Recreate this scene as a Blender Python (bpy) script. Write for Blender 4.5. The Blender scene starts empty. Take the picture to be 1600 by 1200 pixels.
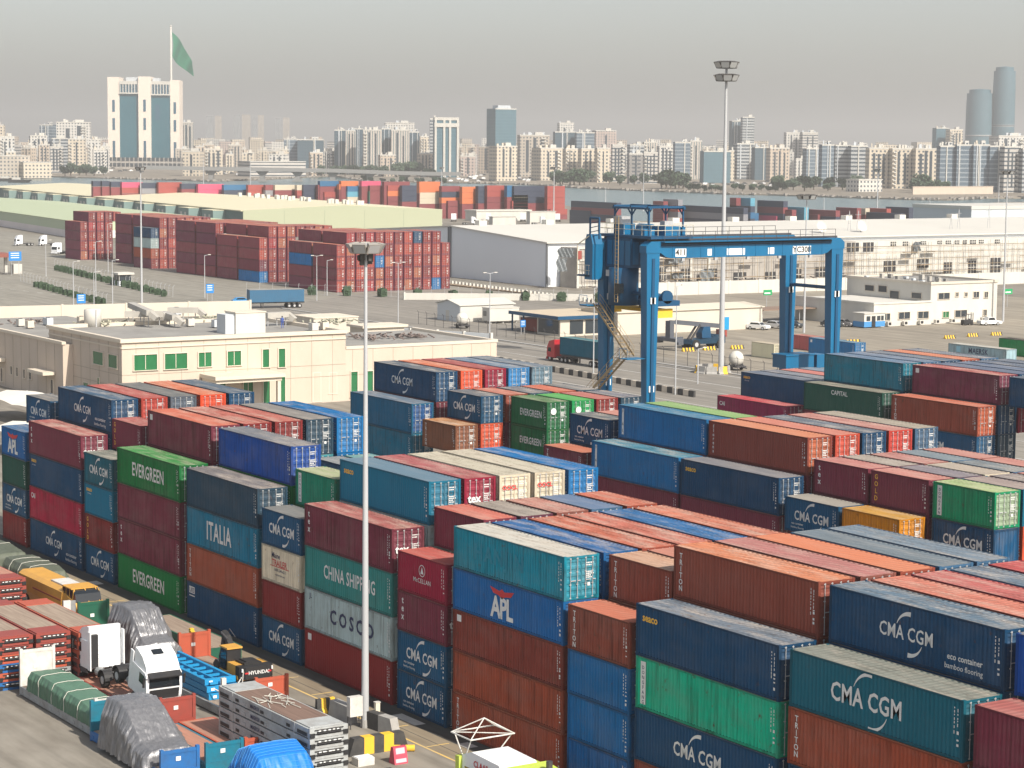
import bpy, bmesh, math, random
from mathutils import Vector, Matrix
R_ = math.radians
rnd = random.Random(7)
scene = bpy.context.scene
COL = scene.collection
# ------------------------------------------------------------------ camera
CF, CX, CY, CZ = 3499.2, 189.57, -71.08, 36.57
YAW, PIT, ROL = -0.9981, 0.1073, 0.0084
FW = Vector((math.sin(YAW)*math.cos(PIT), math.cos(YAW)*math.cos(PIT), -math.sin(PIT)))
RT0 = Vector((math.cos(YAW), -math.sin(YAW), 0)); UP0 = RT0.cross(FW)
RT = RT0*math.cos(ROL)+UP0*math.sin(ROL); UP = UP0*math.cos(ROL)-RT0*math.sin(ROL)
CAM = Vector((CX, CY, CZ))
cd = bpy.data.cameras.new('camera'); cam = bpy.data.objects.new('camera', cd); COL.objects.link(cam)
cam.matrix_world = Matrix(((RT.x,UP.x,-FW.x,CX),(RT.y,UP.y,-FW.y,CY),(RT.z,UP.z,-FW.z,CZ),(0,0,0,1)))
cd.sensor_width = 36; cd.lens = CF/1600*36; cd.clip_start = 1; cd.clip_end = 40000
scene.camera = cam
def at(px, py, z=0.0):
    """ground-plane survey: the point at height z seen at photo pixel px,py"""
    d = FW*CF + RT*(px-800) - UP*(py-600)
    return CAM + d*((z-CZ)/d.z)
def along(px, py, dist):
    d = FW*CF + RT*(px-800) - UP*(py-600)
    h = math.hypot(d.x, d.y)
    return CAM + d*(dist/h)
# ------------------------------------------------------------------ sky, sun, exposure
SUN_EL, SX, SY = R_(41), 0.995, 0.10
w = bpy.data.worlds.new('World'); scene.world = w; w.use_nodes = True
nt = w.node_tree; nt.nodes.clear()
wo = nt.nodes.new('ShaderNodeOutputWorld'); bg = nt.nodes.new('ShaderNodeBackground')
sky = nt.nodes.new('ShaderNodeTexSky'); sky.sky_type = 'NISHITA'; sky.sun_disc = False
sky.sun_elevation = SUN_EL; sky.sun_rotation = math.atan2(SX, SY)
sky.air_density = 1.0; sky.dust_density = 2.3; sky.ozone_density = 1.0; sky.altitude = 0
hs = nt.nodes.new('ShaderNodeHueSaturation'); hs.inputs['Saturation'].default_value = 0.55
nt.links.new(sky.outputs[0], hs.inputs['Color']); nt.links.new(hs.outputs[0], bg.inputs[0])
bg.inputs[1].default_value = 0.115
nt.links.new(bg.outputs[0], wo.inputs[0])
sl = bpy.data.lights.new('sun', 'SUN'); sl.energy = 4.5; sl.angle = R_(0.5); sl.color = (1.0, 0.93, 0.82)
so = bpy.data.objects.new('sun', sl); COL.objects.link(so)
sv = Vector((SX*math.cos(SUN_EL), SY*math.cos(SUN_EL), math.sin(SUN_EL)))
so.rotation_euler = sv.to_track_quat('Z', 'Y').to_euler(); so.location = (0, 0, 400)
scene.view_settings.view_transform = 'Standard'; scene.view_settings.look = 'None'
scene.view_settings.exposure = 0.5; scene.view_settings.gamma = 1.0
scene.render.engine = 'CYCLES'
scene.cycles.use_denoising = True; scene.cycles.max_bounces = 6; scene.cycles.volume_bounces = 0
scene.cycles.diffuse_bounces = 3; scene.cycles.glossy_bounces = 3; scene.cycles.transparent_max_bounces = 8
# ------------------------------------------------------------------ helpers
def lin(c):
    c /= 255.0
    return c/12.92 if c <= 0.04045 else ((c+0.055)/1.055)**2.4
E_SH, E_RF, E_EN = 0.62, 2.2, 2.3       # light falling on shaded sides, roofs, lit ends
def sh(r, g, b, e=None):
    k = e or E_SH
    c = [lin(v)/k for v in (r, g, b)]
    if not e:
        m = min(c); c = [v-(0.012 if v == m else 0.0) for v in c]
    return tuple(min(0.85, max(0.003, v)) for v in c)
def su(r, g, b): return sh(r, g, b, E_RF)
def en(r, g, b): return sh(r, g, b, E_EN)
MATS = {}
def mat(name, color=(0.5,0.5,0.5), rough=0.6, metal=0.0, noise=0.0, scale=1.0, dark=None, spec=0.4, bump=0.0, coords='Object', stretch=(1,1,1), obcol=False, detail=6):
    """Principled paint with a procedural noise that mixes the colour with a second one"""
    if name in MATS: return MATS[name]
    m = bpy.data.materials.new(name); m.use_nodes = True; t = m.node_tree; n = t.nodes
    p = n['Principled BSDF']; p.inputs['Roughness'].default_value = rough; p.inputs['Metallic'].default_value = metal
    p.inputs['Specular IOR Level'].default_value = spec
    src = None
    if obcol:
        oi = n.new('ShaderNodeObjectInfo'); src = oi.outputs['Color']
    else:
        rgb = n.new('ShaderNodeRGB'); rgb.outputs[0].default_value = (*color, 1); src = rgb.outputs[0]
    tc = n.new('ShaderNodeTexCoord'); mp = n.new('ShaderNodeMapping'); mp.inputs['Scale'].default_value = stretch
    vec = tc.outputs[coords]
    if coords == 'Object':
        oi2 = n.new('ShaderNodeObjectInfo'); ad = n.new('ShaderNodeVectorMath'); ad.operation = 'ADD'
        mu = n.new('ShaderNodeMath'); mu.operation = 'MULTIPLY'; mu.inputs[1].default_value = 37.0
        t.links.new(oi2.outputs['Random'], mu.inputs[0]); t.links.new(vec, ad.inputs[0]); t.links.new(mu.outputs[0], ad.inputs[1]); vec = ad.outputs[0]
    t.links.new(vec, mp.inputs['Vector'])
    nz = n.new('ShaderNodeTexNoise'); nz.inputs['Scale'].default_value = scale; nz.inputs['Detail'].default_value = detail
    nz.inputs['Roughness'].default_value = 0.65
    t.links.new(mp.outputs[0], nz.inputs['Vector'])
    if noise > 0:
        rp = n.new('ShaderNodeValToRGB'); rp.color_ramp.elements[0].position = 0.38; rp.color_ramp.elements[1].position = 0.72
        t.links.new(nz.outputs['Fac'], rp.inputs[0])
        mx = n.new('ShaderNodeMix'); mx.data_type = 'RGBA'
        ml = n.new('ShaderNodeMath'); ml.operation = 'MULTIPLY'; ml.inputs[1].default_value = noise
        t.links.new(rp.outputs[0], ml.inputs[0]); t.links.new(ml.outputs[0], mx.inputs[0])
        t.links.new(src, mx.inputs[6])
        d = dark if dark else tuple(v*0.55 for v in color)
        mx.inputs[7].default_value = (*d, 1)
        t.links.new(mx.outputs[2], p.inputs['Base Color'])
    else:
        t.links.new(src, p.inputs['Base Color'])
    if bump > 0:
        b = n.new('ShaderNodeBump'); b.inputs['Strength'].default_value = bump; b.inputs['Distance'].default_value = 0.05
        t.links.new(nz.outputs['Fac'], b.inputs['Height']); t.links.new(b.outputs[0], p.inputs['Normal'])
    MATS[name] = m
    return m
class MB:
    """collects shapes for one mesh"""
    def __init__(s): s.v = []; s.f = []; s.m = []; s.cur = 0; s.sm = []; s.smooth = False
    def add(s, vs, fs):
        o = len(s.v); s.v += [tuple(v) for v in vs]
        for f in fs: s.f.append([i+o for i in f]); s.m.append(s.cur); s.sm.append(s.smooth)
    def mi(s, i): s.cur = i; return s
    def box(s, x0, y0, z0, x1, y1, z1):
        s.add([(x0,y0,z0),(x1,y0,z0),(x1,y1,z0),(x0,y1,z0),(x0,y0,z1),(x1,y0,z1),(x1,y1,z1),(x0,y1,z1)],
              [(0,3,2,1),(4,5,6,7),(0,1,5,4),(1,2,6,5),(2,3,7,6),(3,0,4,7)]); return s
    def prism(s, poly, axis, a, b):
        """poly: 2D outline; axis 'x' (poly=y,z) 'y' (poly=x,z) 'z' (poly=x,y); extruded from a to b"""
        n = len(poly)
        def P(u, v, t): return {'x':(t,u,v),'y':(u,t,v),'z':(u,v,t)}[axis]
        vs = [P(u,v,a) for u,v in poly]+[P(u,v,b) for u,v in poly]
        fs = [list(range(n))[::-1], list(range(n,2*n))]+[(i,(i+1)%n,n+(i+1)%n,n+i) for i in range(n)]
        s.add(vs, fs); return s
    def tube(s, p, q, r, r2=None, n=8, cap=True):
        p = Vector(p); q = Vector(q); r2 = r if r2 is None else r2
        d = (q-p)
        if d.length < 1e-6: return s
        d.normalize(); a = d.orthogonal().normalized(); b = d.cross(a)
        vs = []
        for c, rr in ((p,r),(q,r2)):
            for i in range(n):
                t = 2*math.pi*(i+0.5)/n; vs.append(c+a*(rr*math.cos(t))+b*(rr*math.sin(t)))
        fs = [(i,(i+1)%n,n+(i+1)%n,n+i) for i in range(n)]
        if cap: fs += [list(range(n))[::-1], list(range(n,2*n))]
        s.add(vs, fs); return s
    def bar(s, p, q, w, h=None):
        """square bar between two points"""
        h = w if h is None else h
        p = Vector(p); q = Vector(q); d = (q-p).normalized()
        up = Vector((0,0,1)) if abs(d.z) < 0.95 else Vector((1,0,0))
        a = d.cross(up).normalized(); b = a.cross(d)
        vs = [c+a*(i*w/2)+b*(j*h/2) for c in (p,q) for i,j in ((-1,-1),(1,-1),(1,1),(-1,1))]
        s.add(vs, [(0,1,2,3),(7,6,5,4),(0,4,5,1),(1,5,6,2),(2,6,7,3),(3,7,4,0)]); return s
    def lathe(s, prof, c=(0,0,0), n=16):
        vs = []; k = len(prof)
        for i in range(n):
            t = 2*math.pi*i/n
            for r, z in prof: vs.append((c[0]+r*math.cos(t), c[1]+r*math.sin(t), c[2]+z))
        fs = []
        for i in range(n):
            j = (i+1)%n
            for a in range(k-1): fs.append((i*k+a, j*k+a, j*k+a+1, i*k+a+1))
        s.add(vs, fs); return s
    def wheel(s, c, r, wd, axis='y', n=16):
        c = Vector(c); d = {'x':Vector((1,0,0)),'y':Vector((0,1,0))}[axis]*(wd/2)
        return s.tube(c-d, c+d, r, n=n)
    def mesh(s, name, mats):
        me = bpy.data.meshes.new(name); me.from_pydata(s.v, [], s.f)
        for m in (mats if isinstance(mats, (list,tuple)) else [mats]): me.materials.append(m)
        if max(s.m or [0]) > 0: me.polygons.foreach_set('material_index', s.m)
        if any(s.sm): me.polygons.foreach_set('use_smooth', s.sm)
        me.update(); return me
    def build(s, name, mats, parent=None, loc=None, rz=0):
        return link(name, s.mesh(name, mats), parent, loc, rz)
def link(name, me, parent=None, loc=None, rz=0):
    o = bpy.data.objects.new(name, me); COL.objects.link(o)
    if parent: o.parent = parent
    if loc is not None: o.location = loc
    if rz: o.rotation_euler = (0,0,rz)
    return o
def tag(o, label=None, cat=None, group=None, kind=None):
    if label: o['label'] = label
    if cat: o['category'] = cat
    if group: o['group'] = group
    if kind: o['kind'] = kind
    return o
def thing(name, label, cat, loc=(0,0,0), rz=0, group=None):
    o = bpy.data.objects.new(name, None); COL.objects.link(o); o.empty_display_size = 0.5
    o.location = loc; o.rotation_euler = (0,0,rz)
    return tag(o, label, cat, group)
def copy_tree(o, parent=None, loc=None, rz=None, label=None):
    c = o.copy(); COL.objects.link(c)
    if parent: c.parent = parent
    if loc is not None: c.location = loc
    if rz is not None: c.rotation_euler = (0,0,rz)
    if label: c['label'] = label
    for ch in list(o.children): copy_tree(ch, c)
    return c
_txt = {}
def text_mesh(s, size, bold=0.0, spacing=1.0, align='CENTER', tall=1.0):
    """flat lettering as a mesh lying in x,z facing -y; origin in the middle"""
    k = (s, size, bold, spacing, align, tall)
    if k in _txt: return _txt[k]
    cu = bpy.data.curves.new('lettering', 'FONT'); cu.body = s; cu.size = size; cu.align_x = align; cu.align_y = 'CENTER'
    cu.offset = bold*size*.55; cu.space_character = spacing; cu.resolution_u = 2
    o = bpy.data.objects.new('tmp', cu); COL.objects.link(o)
    bpy.context.view_layer.update()
    dg = bpy.context.evaluated_depsgraph_get()
    me = bpy.data.meshes.new_from_object(o.evaluated_get(dg)); me.name = 'lettering'
    for v in me.vertices: v.co = (v.co.x, 0, v.co.y*tall)
    bpy.data.objects.remove(o); bpy.data.curves.remove(cu)
    me.update(); _txt[k] = me
    return me
def merge_meshes(items, name, mats):
    """items: (mesh, Matrix, material index) merged into one mesh"""
    b = MB()
    for me, M, mi in items:
        b.mi(mi); vs = [M @ v.co for v in me.vertices]; b.add(vs, [tuple(p.vertices) for p in me.polygons])
    return b.mesh(name, mats)
# ------------------------------------------------------------------ shipping containers
def weathered(name, rough, streak, dusty, dust, spec, shade=1.0):
    """painted steel: object colour with faded patches, run-off streaks, rust spots and its own share of dirt"""
    m = bpy.data.materials.new(name); m.use_nodes = True; t = m.node_tree; n = t.nodes; p = n['Principled BSDF']
    p.inputs['Roughness'].default_value = rough; p.inputs['Specular IOR Level'].default_value = spec
    oi = n.new('ShaderNodeObjectInfo'); tc = n.new('ShaderNodeTexCoord')
    mu = n.new('ShaderNodeMath'); mu.operation = 'MULTIPLY'; mu.inputs[1].default_value = 61.0; t.links.new(oi.outputs['Random'], mu.inputs[0])
    ad = n.new('ShaderNodeVectorMath'); ad.operation = 'ADD'; t.links.new(tc.outputs['Object'], ad.inputs[0]); t.links.new(mu.outputs[0], ad.inputs[1])
    def noise(sc, scale, det, lo, hi):
        mp = n.new('ShaderNodeMapping'); mp.inputs['Scale'].default_value = sc; t.links.new(ad.outputs[0], mp.inputs[0])
        z = n.new('ShaderNodeTexNoise'); z.inputs['Scale'].default_value = scale; z.inputs['Detail'].default_value = det; z.inputs['Roughness'].default_value = .62; t.links.new(mp.outputs[0], z.inputs['Vector'])
        r = n.new('ShaderNodeMapRange'); r.inputs[1].default_value = lo; r.inputs[2].default_value = hi; t.links.new(z.outputs['Fac'], r.inputs[0]); return r.outputs[0]
    def mixc(fac, amt, a_, col=None, mode='MIX', rnd_=0.0):
        f = n.new('ShaderNodeMath'); f.operation = 'MULTIPLY'; f.inputs[1].default_value = amt; t.links.new(fac, f.inputs[0]); fo = f.outputs[0]
        if rnd_:
            q = n.new('ShaderNodeMapRange'); q.inputs[3].default_value = 1-rnd_; q.inputs[4].default_value = 1+rnd_*.6; t.links.new(oi.outputs['Random'], q.inputs[0])
            g = n.new('ShaderNodeMath'); g.operation = 'MULTIPLY'; t.links.new(fo, g.inputs[0]); t.links.new(q.outputs[0], g.inputs[1]); fo = g.outputs[0]
        x = n.new('ShaderNodeMix'); x.data_type = 'RGBA'; x.blend_type = mode; x.clamp_factor = True; t.links.new(fo, x.inputs[0]); t.links.new(a_, x.inputs[6]); x.inputs[7].default_value = (*col,1); return x.outputs[2]
    c = oi.outputs['Color']
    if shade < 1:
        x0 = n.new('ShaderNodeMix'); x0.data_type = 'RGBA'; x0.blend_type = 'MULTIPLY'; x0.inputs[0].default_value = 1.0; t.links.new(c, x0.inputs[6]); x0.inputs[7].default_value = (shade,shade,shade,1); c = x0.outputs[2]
    c = mixc(noise((.35,.35,.5), 1.0, 4, .40, .66), .30, c, (.62,.60,.58), 'MULTIPLY', .7)
    c = mixc(noise((.22,1,.4), 1.3, 5, .44, .68), dusty, c, dust, 'MIX', .8)
    c = mixc(noise(streak, 1.6, 6, .48, .70), .50, c, (.30,.25,.22), 'MULTIPLY', .8)
    c = mixc(noise((1,1,.7), 2.2, 10, .62, .72), .62, c, (.10,.045,.025), 'MIX', .9)
    t.links.new(c, p.inputs['Base Color']); MATS[name] = m; return m
M_PAINT = weathered('container_paint', .6, (2.6,2.6,.16), .16, (.26,.23,.20), .2)
M_FRAME = weathered('container_frame', .7, (1.2,1.2,.5), .22, (.10,.075,.06), .2, .62)  # rails darker than panels: grime, plus gap shade put into the colour
M_ROOF = weathered('container_roof', .8, (.35,2.2,1), .42, (.42,.36,.30), .2)
M_WHITE = mat('marking_white', (0.72,0.72,0.70), 0.6, noise=0.3, scale=3, dark=(0.4,0.4,0.4))
M_INK = mat('marking_ink', (0.02,0.03,0.09), 0.6)
M_RED = mat('marking_red', (0.55,0.03,0.035), 0.6)
M_GHOST = mat('marking_ghost', (0.004,0.20,0.29), 0.6, noise=.6, scale=2, dark=(.004,.26,.37))
M_YEL = mat('marking_yellow', (0.80,0.45,0.05), 0.6)
M_GALV = mat('galvanised_rod', (0.40,0.41,0.42), 0.45, noise=0.5, scale=4, dark=(0.3,0.27,0.25))
W = 2.438
L40, L20, HC, ST = 12.192, 6.058, 2.896, 2.591
def wave(L0, L1, pitch, d0, d1, flat=0.5):
    """(position, depth) pairs of a trapezoid corrugation"""
    n = max(1, round((L1-L0)/pitch)); p = (L1-L0)/n; out = [(L0, d0)]
    a = p*(1-flat)/2*0.5
    for i in range(n):
        b = L0+i*p
        out += [(b+p*0.13, d0), (b+p*0.30, d1), (b+p*0.63, d1), (b+p*0.80, d0)]
    out.append((L1, d0)); return out
_body = {}
def body_mesh(L, H, end, flat=False):
    k = (L, H, end, flat)
    if k in _body: return _body[k]
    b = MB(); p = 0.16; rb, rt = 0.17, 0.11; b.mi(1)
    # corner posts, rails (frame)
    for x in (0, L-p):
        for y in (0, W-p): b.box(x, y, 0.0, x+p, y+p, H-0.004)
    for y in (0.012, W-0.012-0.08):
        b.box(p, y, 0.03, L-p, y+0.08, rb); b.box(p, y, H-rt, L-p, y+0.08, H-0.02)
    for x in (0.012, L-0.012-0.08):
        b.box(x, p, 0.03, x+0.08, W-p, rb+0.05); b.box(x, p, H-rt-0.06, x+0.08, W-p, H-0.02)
    # corner castings, proud of the posts
    for x in (-0.004, L-0.174):
        for y in (-0.004, W-0.174):
            for z in (0.0, H-0.118): b.box(x, y, z, x+0.178, y+0.178, z+0.118)
    b.mi(0)
    # long sides
    pr = wave(p, L-p, 1.2 if flat else 0.278, 0.03, 0.04 if flat else 0.088)
    def strip(pr, fn, z0, z1):
        vs = []; fs = []
        for u, d in pr: vs += [fn(u, d, z0), fn(u, d, z1)]
        for i in range(len(pr)-1): fs.append((2*i, 2*i+2, 2*i+3, 2*i+1))
        b.add(vs, fs)
    strip(pr, lambda u, d, z: (u, d, z), rb-0.01, H-rt+0.01)
    b.add([(p, W-0.04, rb-0.01), (L-p, W-0.04, rb-0.01), (L-p, W-0.04, H-rt+0.01), (p, W-0.04, H-rt+0.01)], [(3,2,1,0)])
    pe = wave(p, W-p, 0.25, 0.03, 0.07)
    if end == 'wall': strip(pe, lambda u, d, z: (L-d, u, z), rb, H-rt)
    strip(pe, lambda u, d, z: (d, W-u, z), rb, H-rt)
    b.add([(0.1,0.1,0.16),(L-0.1,0.1,0.16),(L-0.1,W-0.1,0.16),(0.1,W-0.1,0.16)], [(3,2,1,0)])
    _body[k] = b.mesh('container_body', [M_PAINT, M_FRAME]); return _body[k]
_roof = {}
def roof_mesh(L, H):
    k = (L, H)
    if k in _roof: return _roof[k]
    b = MB(); vs = []; fs = []
    pr = wave(0.02, L-0.02, 0.42, H-0.006, H-0.03)
    for u, z in pr: vs += [(u, 0.07, z), (u, W-0.07, z)]
    for i in range(len(pr)-1): fs.append((2*i, 2*i+2, 2*i+3, 2*i+1))
    b.add(vs, fs)
    b.box(0.02, 0.016, H-0.09, L-0.02, 0.07, H-0.001); b.box(0.02, W-0.07, H-0.09, L-0.02, W-0.016, H-0.001)
    b.box(0.016, 0.07, H-0.06, 0.075, W-0.07, H-0.0); b.box(L-0.075, 0.07, H-0.06, L-0.016, W-0.07, H-0.0)
    _roof[k] = b.mesh('roof', [M_ROOF]); return _roof[k]
_door = {}
def door_meshes(H):
    """door leaf (hinged at its outer edge), rods, marks; local origin = leaf lower outer corner at y=0, leaf runs +y"""
    if H in _door: return _door[H]
    wd, hd = 1.04, H-0.40; b = MB(); vs = []; fs = []
    pr = wave(0.06, hd-0.06, hd/5, 0.0, -0.035)
    pr = [(0, 0.0)]+pr+[(hd, 0.0)]
    for u, d in pr: vs += [(d, 0.05, u), (d, wd-0.05, u)]
    for i in range(len(pr)-1): fs.append((2*i, 2*i+1, 2*i+3, 2*i+2))
    b.add(vs, fs)
    b.box(-0.05, 0, 0, 0.012, 0.05, hd); b.box(-0.05, wd-0.05, 0, 0.012, wd, hd)
    leaf = b.mesh('door', [M_PAINT])
    b = MB()
    for y in (0.28, 0.76):
        b.tube((0.05, y, -0.1), (0.05, y, hd+0.1), 0.022, n=6)
        for z in (-0.06, hd*0.33, hd*0.66, hd+0.04): b.box(0.013, y-0.06, z-0.03, 0.045, y+0.06, z+0.03)
        b.box(0.062, y-0.02, hd*0.42, 0.085, y+0.34 if y < 0.5 else y+0.2, hd*0.42+0.05)
    rods = b.mesh('locking_rod', [M_GALV])
    b = MB()
    r = random.Random(3)
    for z, n_ in ((0.86,5),(0.80,4),(0.62,4),(0.57,5),(0.52,3),(0.47,4)):
        y = 0.34
        for i in range(n_):
            wv = r.uniform(0.05, 0.1); b.box(0.014, y, hd*z, 0.02, y+wv, hd*z+0.07); y += wv+0.03
    b.box(0.014, 0.42, hd*0.26, 0.02, 0.60, hd*0.26+0.2)
    marks = b.mesh('door_marking', [M_WHITE])
    _door[H] = (leaf, rods, marks); return _door[H]
_logo = {}
def arc(b, cx, cz, rx, rz, a0, a1, w0, w1, y=0.0, n=14):
    vs = []; fs = []
    for i in range(n+1):
        t = i/n; a = a0+(a1-a0)*t; wv = w0+(w1-w0)*t
        c, s = math.cos(a), math.sin(a)
        vs += [(cx+(rx-wv/2)*c, y, cz+(rz-wv/2)*s), (cx+(rx+wv/2)*c, y, cz+(rz+wv/2)*s)]
    for i in range(n): fs.append((2*i, 2*i+2, 2*i+3, 2*i+1))
    b.add(vs, fs)
def T(x=0, z=0, s=1.0): return Matrix.Translation((x, 0, z)) @ Matrix.Scale(s, 4)
def stacked(word, size, bold=0.03, pitch=1.0, mi=0):
    """letters one under another"""
    return [(text_mesh(c, size, bold), T(0, -i*size*pitch), mi) for i, c in enumerate(word)]
def dashes(x, z0, z1, wd, step, fill, r):
    b = MB(); z = z1
    while z > z0:
        h = step*fill*r.uniform(0.5, 1.2); b.box(x, -0.003, z-h, x+wd, 0.003, z); z -= step*r.uniform(0.8, 1.4)
    return b.mesh('d', [])
def logo(kind, L, H):
    """mesh of the lettering on the long side, in container coordinates (x along, z up); list of (part name, mesh)"""
    k = (kind, L, H)
    if k in _logo: return _logo[k]
    mats = [M_WHITE, M_INK, M_RED, M_YEL, M_GHOST]; out = []; r = random.Random(hash(kind) % 1000 if False else len(kind)*13+int(L))
    cx, cz = L*0.46, H*0.5; it = []
    def mm(items, name='lettering'): return (name, merge_meshes(items, name, mats))
    if kind in ('CMA', 'CMAE', 'CMAB', 'CMAT', 'CMAK'):
        s = .86 if L < 7 else .92
        if kind == 'CMAB': s = 1.12
        if kind == 'CMAE': s = .84
        if L < 7: cx = L*0.5
        tw = 0.36
        it = [(text_mesh('CMA CGM', s*0.95, 0.022 if kind in ('CMAE','CMAK') else 0.034, 1.04, tall=1.22), T(cx, cz-0.02), 0)]
        b = MB(); q = 0.78*s/0.95
        arc(b, cx+0.25*s, cz+0.06, 1.35*q, 1.36*q, R_(158), R_(84), 0.03, 0.24)
        arc(b, cx+0.30*s, cz-0.10, 1.35*q, 1.32*q, R_(-22), R_(-96), 0.03, 0.24)
        out.append(('emblem', b.mesh('emblem', mats)))
        if kind == 'CMAE':
            it += [(text_mesh('eco container', 0.42, 0.03), T(L*0.79, H*0.33), 0), (text_mesh('bamboo flooring', 0.38, 0.012), T(L*0.785, H*0.17), 0)]
        if kind in ('CMAT', 'CMAK') and L < 7:
            it += [(text_mesh('eco container', 0.24, 0.02), T(L*0.24, H*0.26), 0), (text_mesh('bamboo flooring', 0.22, 0.01), T(L*0.24, H*0.15), 0)]
    elif kind == 'APL':
        it = [(text_mesh('APL', 1.55, 0.06, .9, tall=1.15), T(cx*1.0, H*0.36), 0)]
        b = MB().mi(2); hw = 1.35
        b.add([(cx-hw,0,H*.84),(cx-hw*.2,0,H*.78),(cx,0,H*.84),(cx+hw*.2,0,H*.78),(cx+hw,0,H*.84),(cx+hw*.72,0,H*.70),(cx+hw*.25,0,H*.67),(cx,0,H*.60),(cx-hw*.25,0,H*.67),(cx-hw*.72,0,H*.70)],
              [(0,1,8,9),(1,2,3,6,7,8),(3,4,5,6)])
        out.append(('emblem', b.mesh('emblem', mats)))
    elif kind == 'EVER':
        it = [(text_mesh('EVERGREEN', 1.12 if L > 7 else 0.66, 0.032, 1.06, tall=1.35), T(L*(0.5 if L > 7 else .55), H*0.5), 0)]
    elif kind == 'ITALIA': it = [(text_mesh('ITALIA', 1.36, 0.035, 1.08, tall=1.45), T(L*0.46, H*0.5), 0)]
    elif kind == 'CHINA': it = [(text_mesh('CHINA SHIPPING', 0.90, 0.03, 1.06, tall=1.45), T(L*0.52, H*0.5), 0)]
    elif kind == 'COSCO': it = [(text_mesh('COSCO', 1.35, 0.05, 1.5), T(L*0.55, H*0.48), 1), (text_mesh('JL', 0.5, 0.02), T(L*.07, H*.82), 1)]
    elif kind == 'MAINE':
        it = [(text_mesh('Maine', 0.55, 0.03), T(L*0.36, H*0.77), 1), (text_mesh('TRAILER', 0.62, 0.03), T(L*0.45, H*0.57), 2),
              (text_mesh('1-800-244-6211', 0.30, 0.02), T(L*0.47, H*0.38), 1), (text_mesh('mainetrailer.com', 0.22, 0.015), T(L*0.47, H*0.25), 1)]
        b = MB().mi(2); b.box(L*.22, -0.002, H*0.465, L*.70, 0.002, H*0.485); out.append(('emblem', b.mesh('emblem', mats)))
    elif kind == 'TEX': it = [(m, T(0.62, H*0.78) @ M, i) for m, M, i in stacked('tex', 0.62, 0.045, 0.85)]
    elif kind == 'TRITON': it = [(m, T(0.62, H*0.82) @ M, i) for m, M, i in stacked('TRITON', 0.42, 0.04, 0.86)]
    elif kind == 'GOLD': it = [(m, T(0.55, H*0.82) @ M, 3) for m, M, i in stacked('GOLD', 0.5, 0.03, 1.05)]
    elif kind == 'FLOR': it = [(m, T(0.6, H*0.85) @ M, i) for m, M, i in stacked('florens', 0.4, 0.04, 0.82)]
    elif kind == 'SEACO': it = [(text_mesh('seaco', 0.60, 0.05), T(1.25, H*0.76), 3)]
    elif kind == 'SEACOP': it = [(text_mesh('seaco', 0.52, 0.05), T(1.0, H*0.82), 3), (text_mesh('CONTAINERS', 0.14, 0.0), T(1.0, H*0.68), 0)]
    elif kind == 'CAI': it = [(text_mesh('CAI', 0.62, 0.05), T(0.85, H*0.72), 0)]
    elif kind == 'UES': it = [(text_mesh('UES', 0.5, 0.04), T(0.85, H*0.78), 1)]
    elif kind == 'MCC': it = [(text_mesh('McCELLAN', 0.42, 0.01, 1.1), T(L*0.5, H*0.40), 0)]
    elif kind == 'CAPITAL': it = [(text_mesh('CAPITAL', 0.66, 0.03), T(L*0.46, H*0.76), 0)]
    elif kind == 'MAERSK':
        it = [(text_mesh('MAERSK', 1.2, 0.03, 1.08, tall=1.1), T(L*0.52, H*0.68), 1), (text_mesh('SEALAND', 1.15, 0.03), T(L*0.52, H*0.25), 1)]
    elif kind == 'DONG':
        b = MB(); b.box(0.42, -0.002, H*0.1, 0.88, 0.002, H*0.92); out.append(('label_plate', b.mesh('label_plate', mats)))
        it = [(m, Matrix.Translation((0, -0.005, 0)) @ T(0.65, H*0.80) @ M, 1) for m, M, i in stacked('DONGFANG', 0.28, 0.03, 0.98)]
    elif kind == 'STRIP':
        b = MB(); b.box(0.5, -0.002, H*0.14, 0.78, 0.002, H*0.9); out.append(('label_plate', b.mesh('label_plate', mats)))
        it = [(m, Matrix.Translation((0, -0.005, 0)) @ T(0.64, H*0.82) @ M, 1) for m, M, i in stacked('F AL', 0.34, 0.02, 1.6)]
    elif kind == 'HANJIN': it = [(text_mesh('HANJIN', 1.35, 0.05, 1.25), T(L*.42, H*.52), 4)]
    elif kind == 'BADGE':
        b = MB(); b.box(0.45, -0.002, H*.74, 0.95, 0.002, H*.90); out.append(('label_plate', b.mesh('label_plate', mats)))
    if kind == 'UES':
        b = MB(); b.box(0.38, 0.001, H*.70, 1.36, 0.004, H*.88); b.box(0.38, 0.001, H*.62, 1.36, 0.004, H*.65); out.append(('label_plate', b.mesh('label_plate', mats)))
    if kind == 'MCC':
        b = MB(); arc(b, L*0.5, H*0.66, 0.36, 0.36, 0, 2*math.pi, 0.05, 0.05, n=24)
        b.add([(L*.5-.2,0,H*.66-.2),(L*.5+.2,0,H*.66-.2),(L*.5,0,H*.66+.26)], [(0,1,2)]); out.append(('emblem', b.mesh('emblem', mats)))
    if kind == 'MAERSK':
        b = MB(); b.box(L*0.14, -0.002, H*.54, L*0.14+1.0, 0.002, H*.54+1.0); out.append(('label_plate', b.mesh('label_plate', [MATS.get('pale_blue') or mat('pale_blue', (0.25,0.5,0.62))])))
    if it: out.append(mm(it))
    # columns of small markings by the right-hand end
    b = MB(); x = L-0.62
    rr = random.Random(len(kind)+int(H*100)+int(L))
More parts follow.
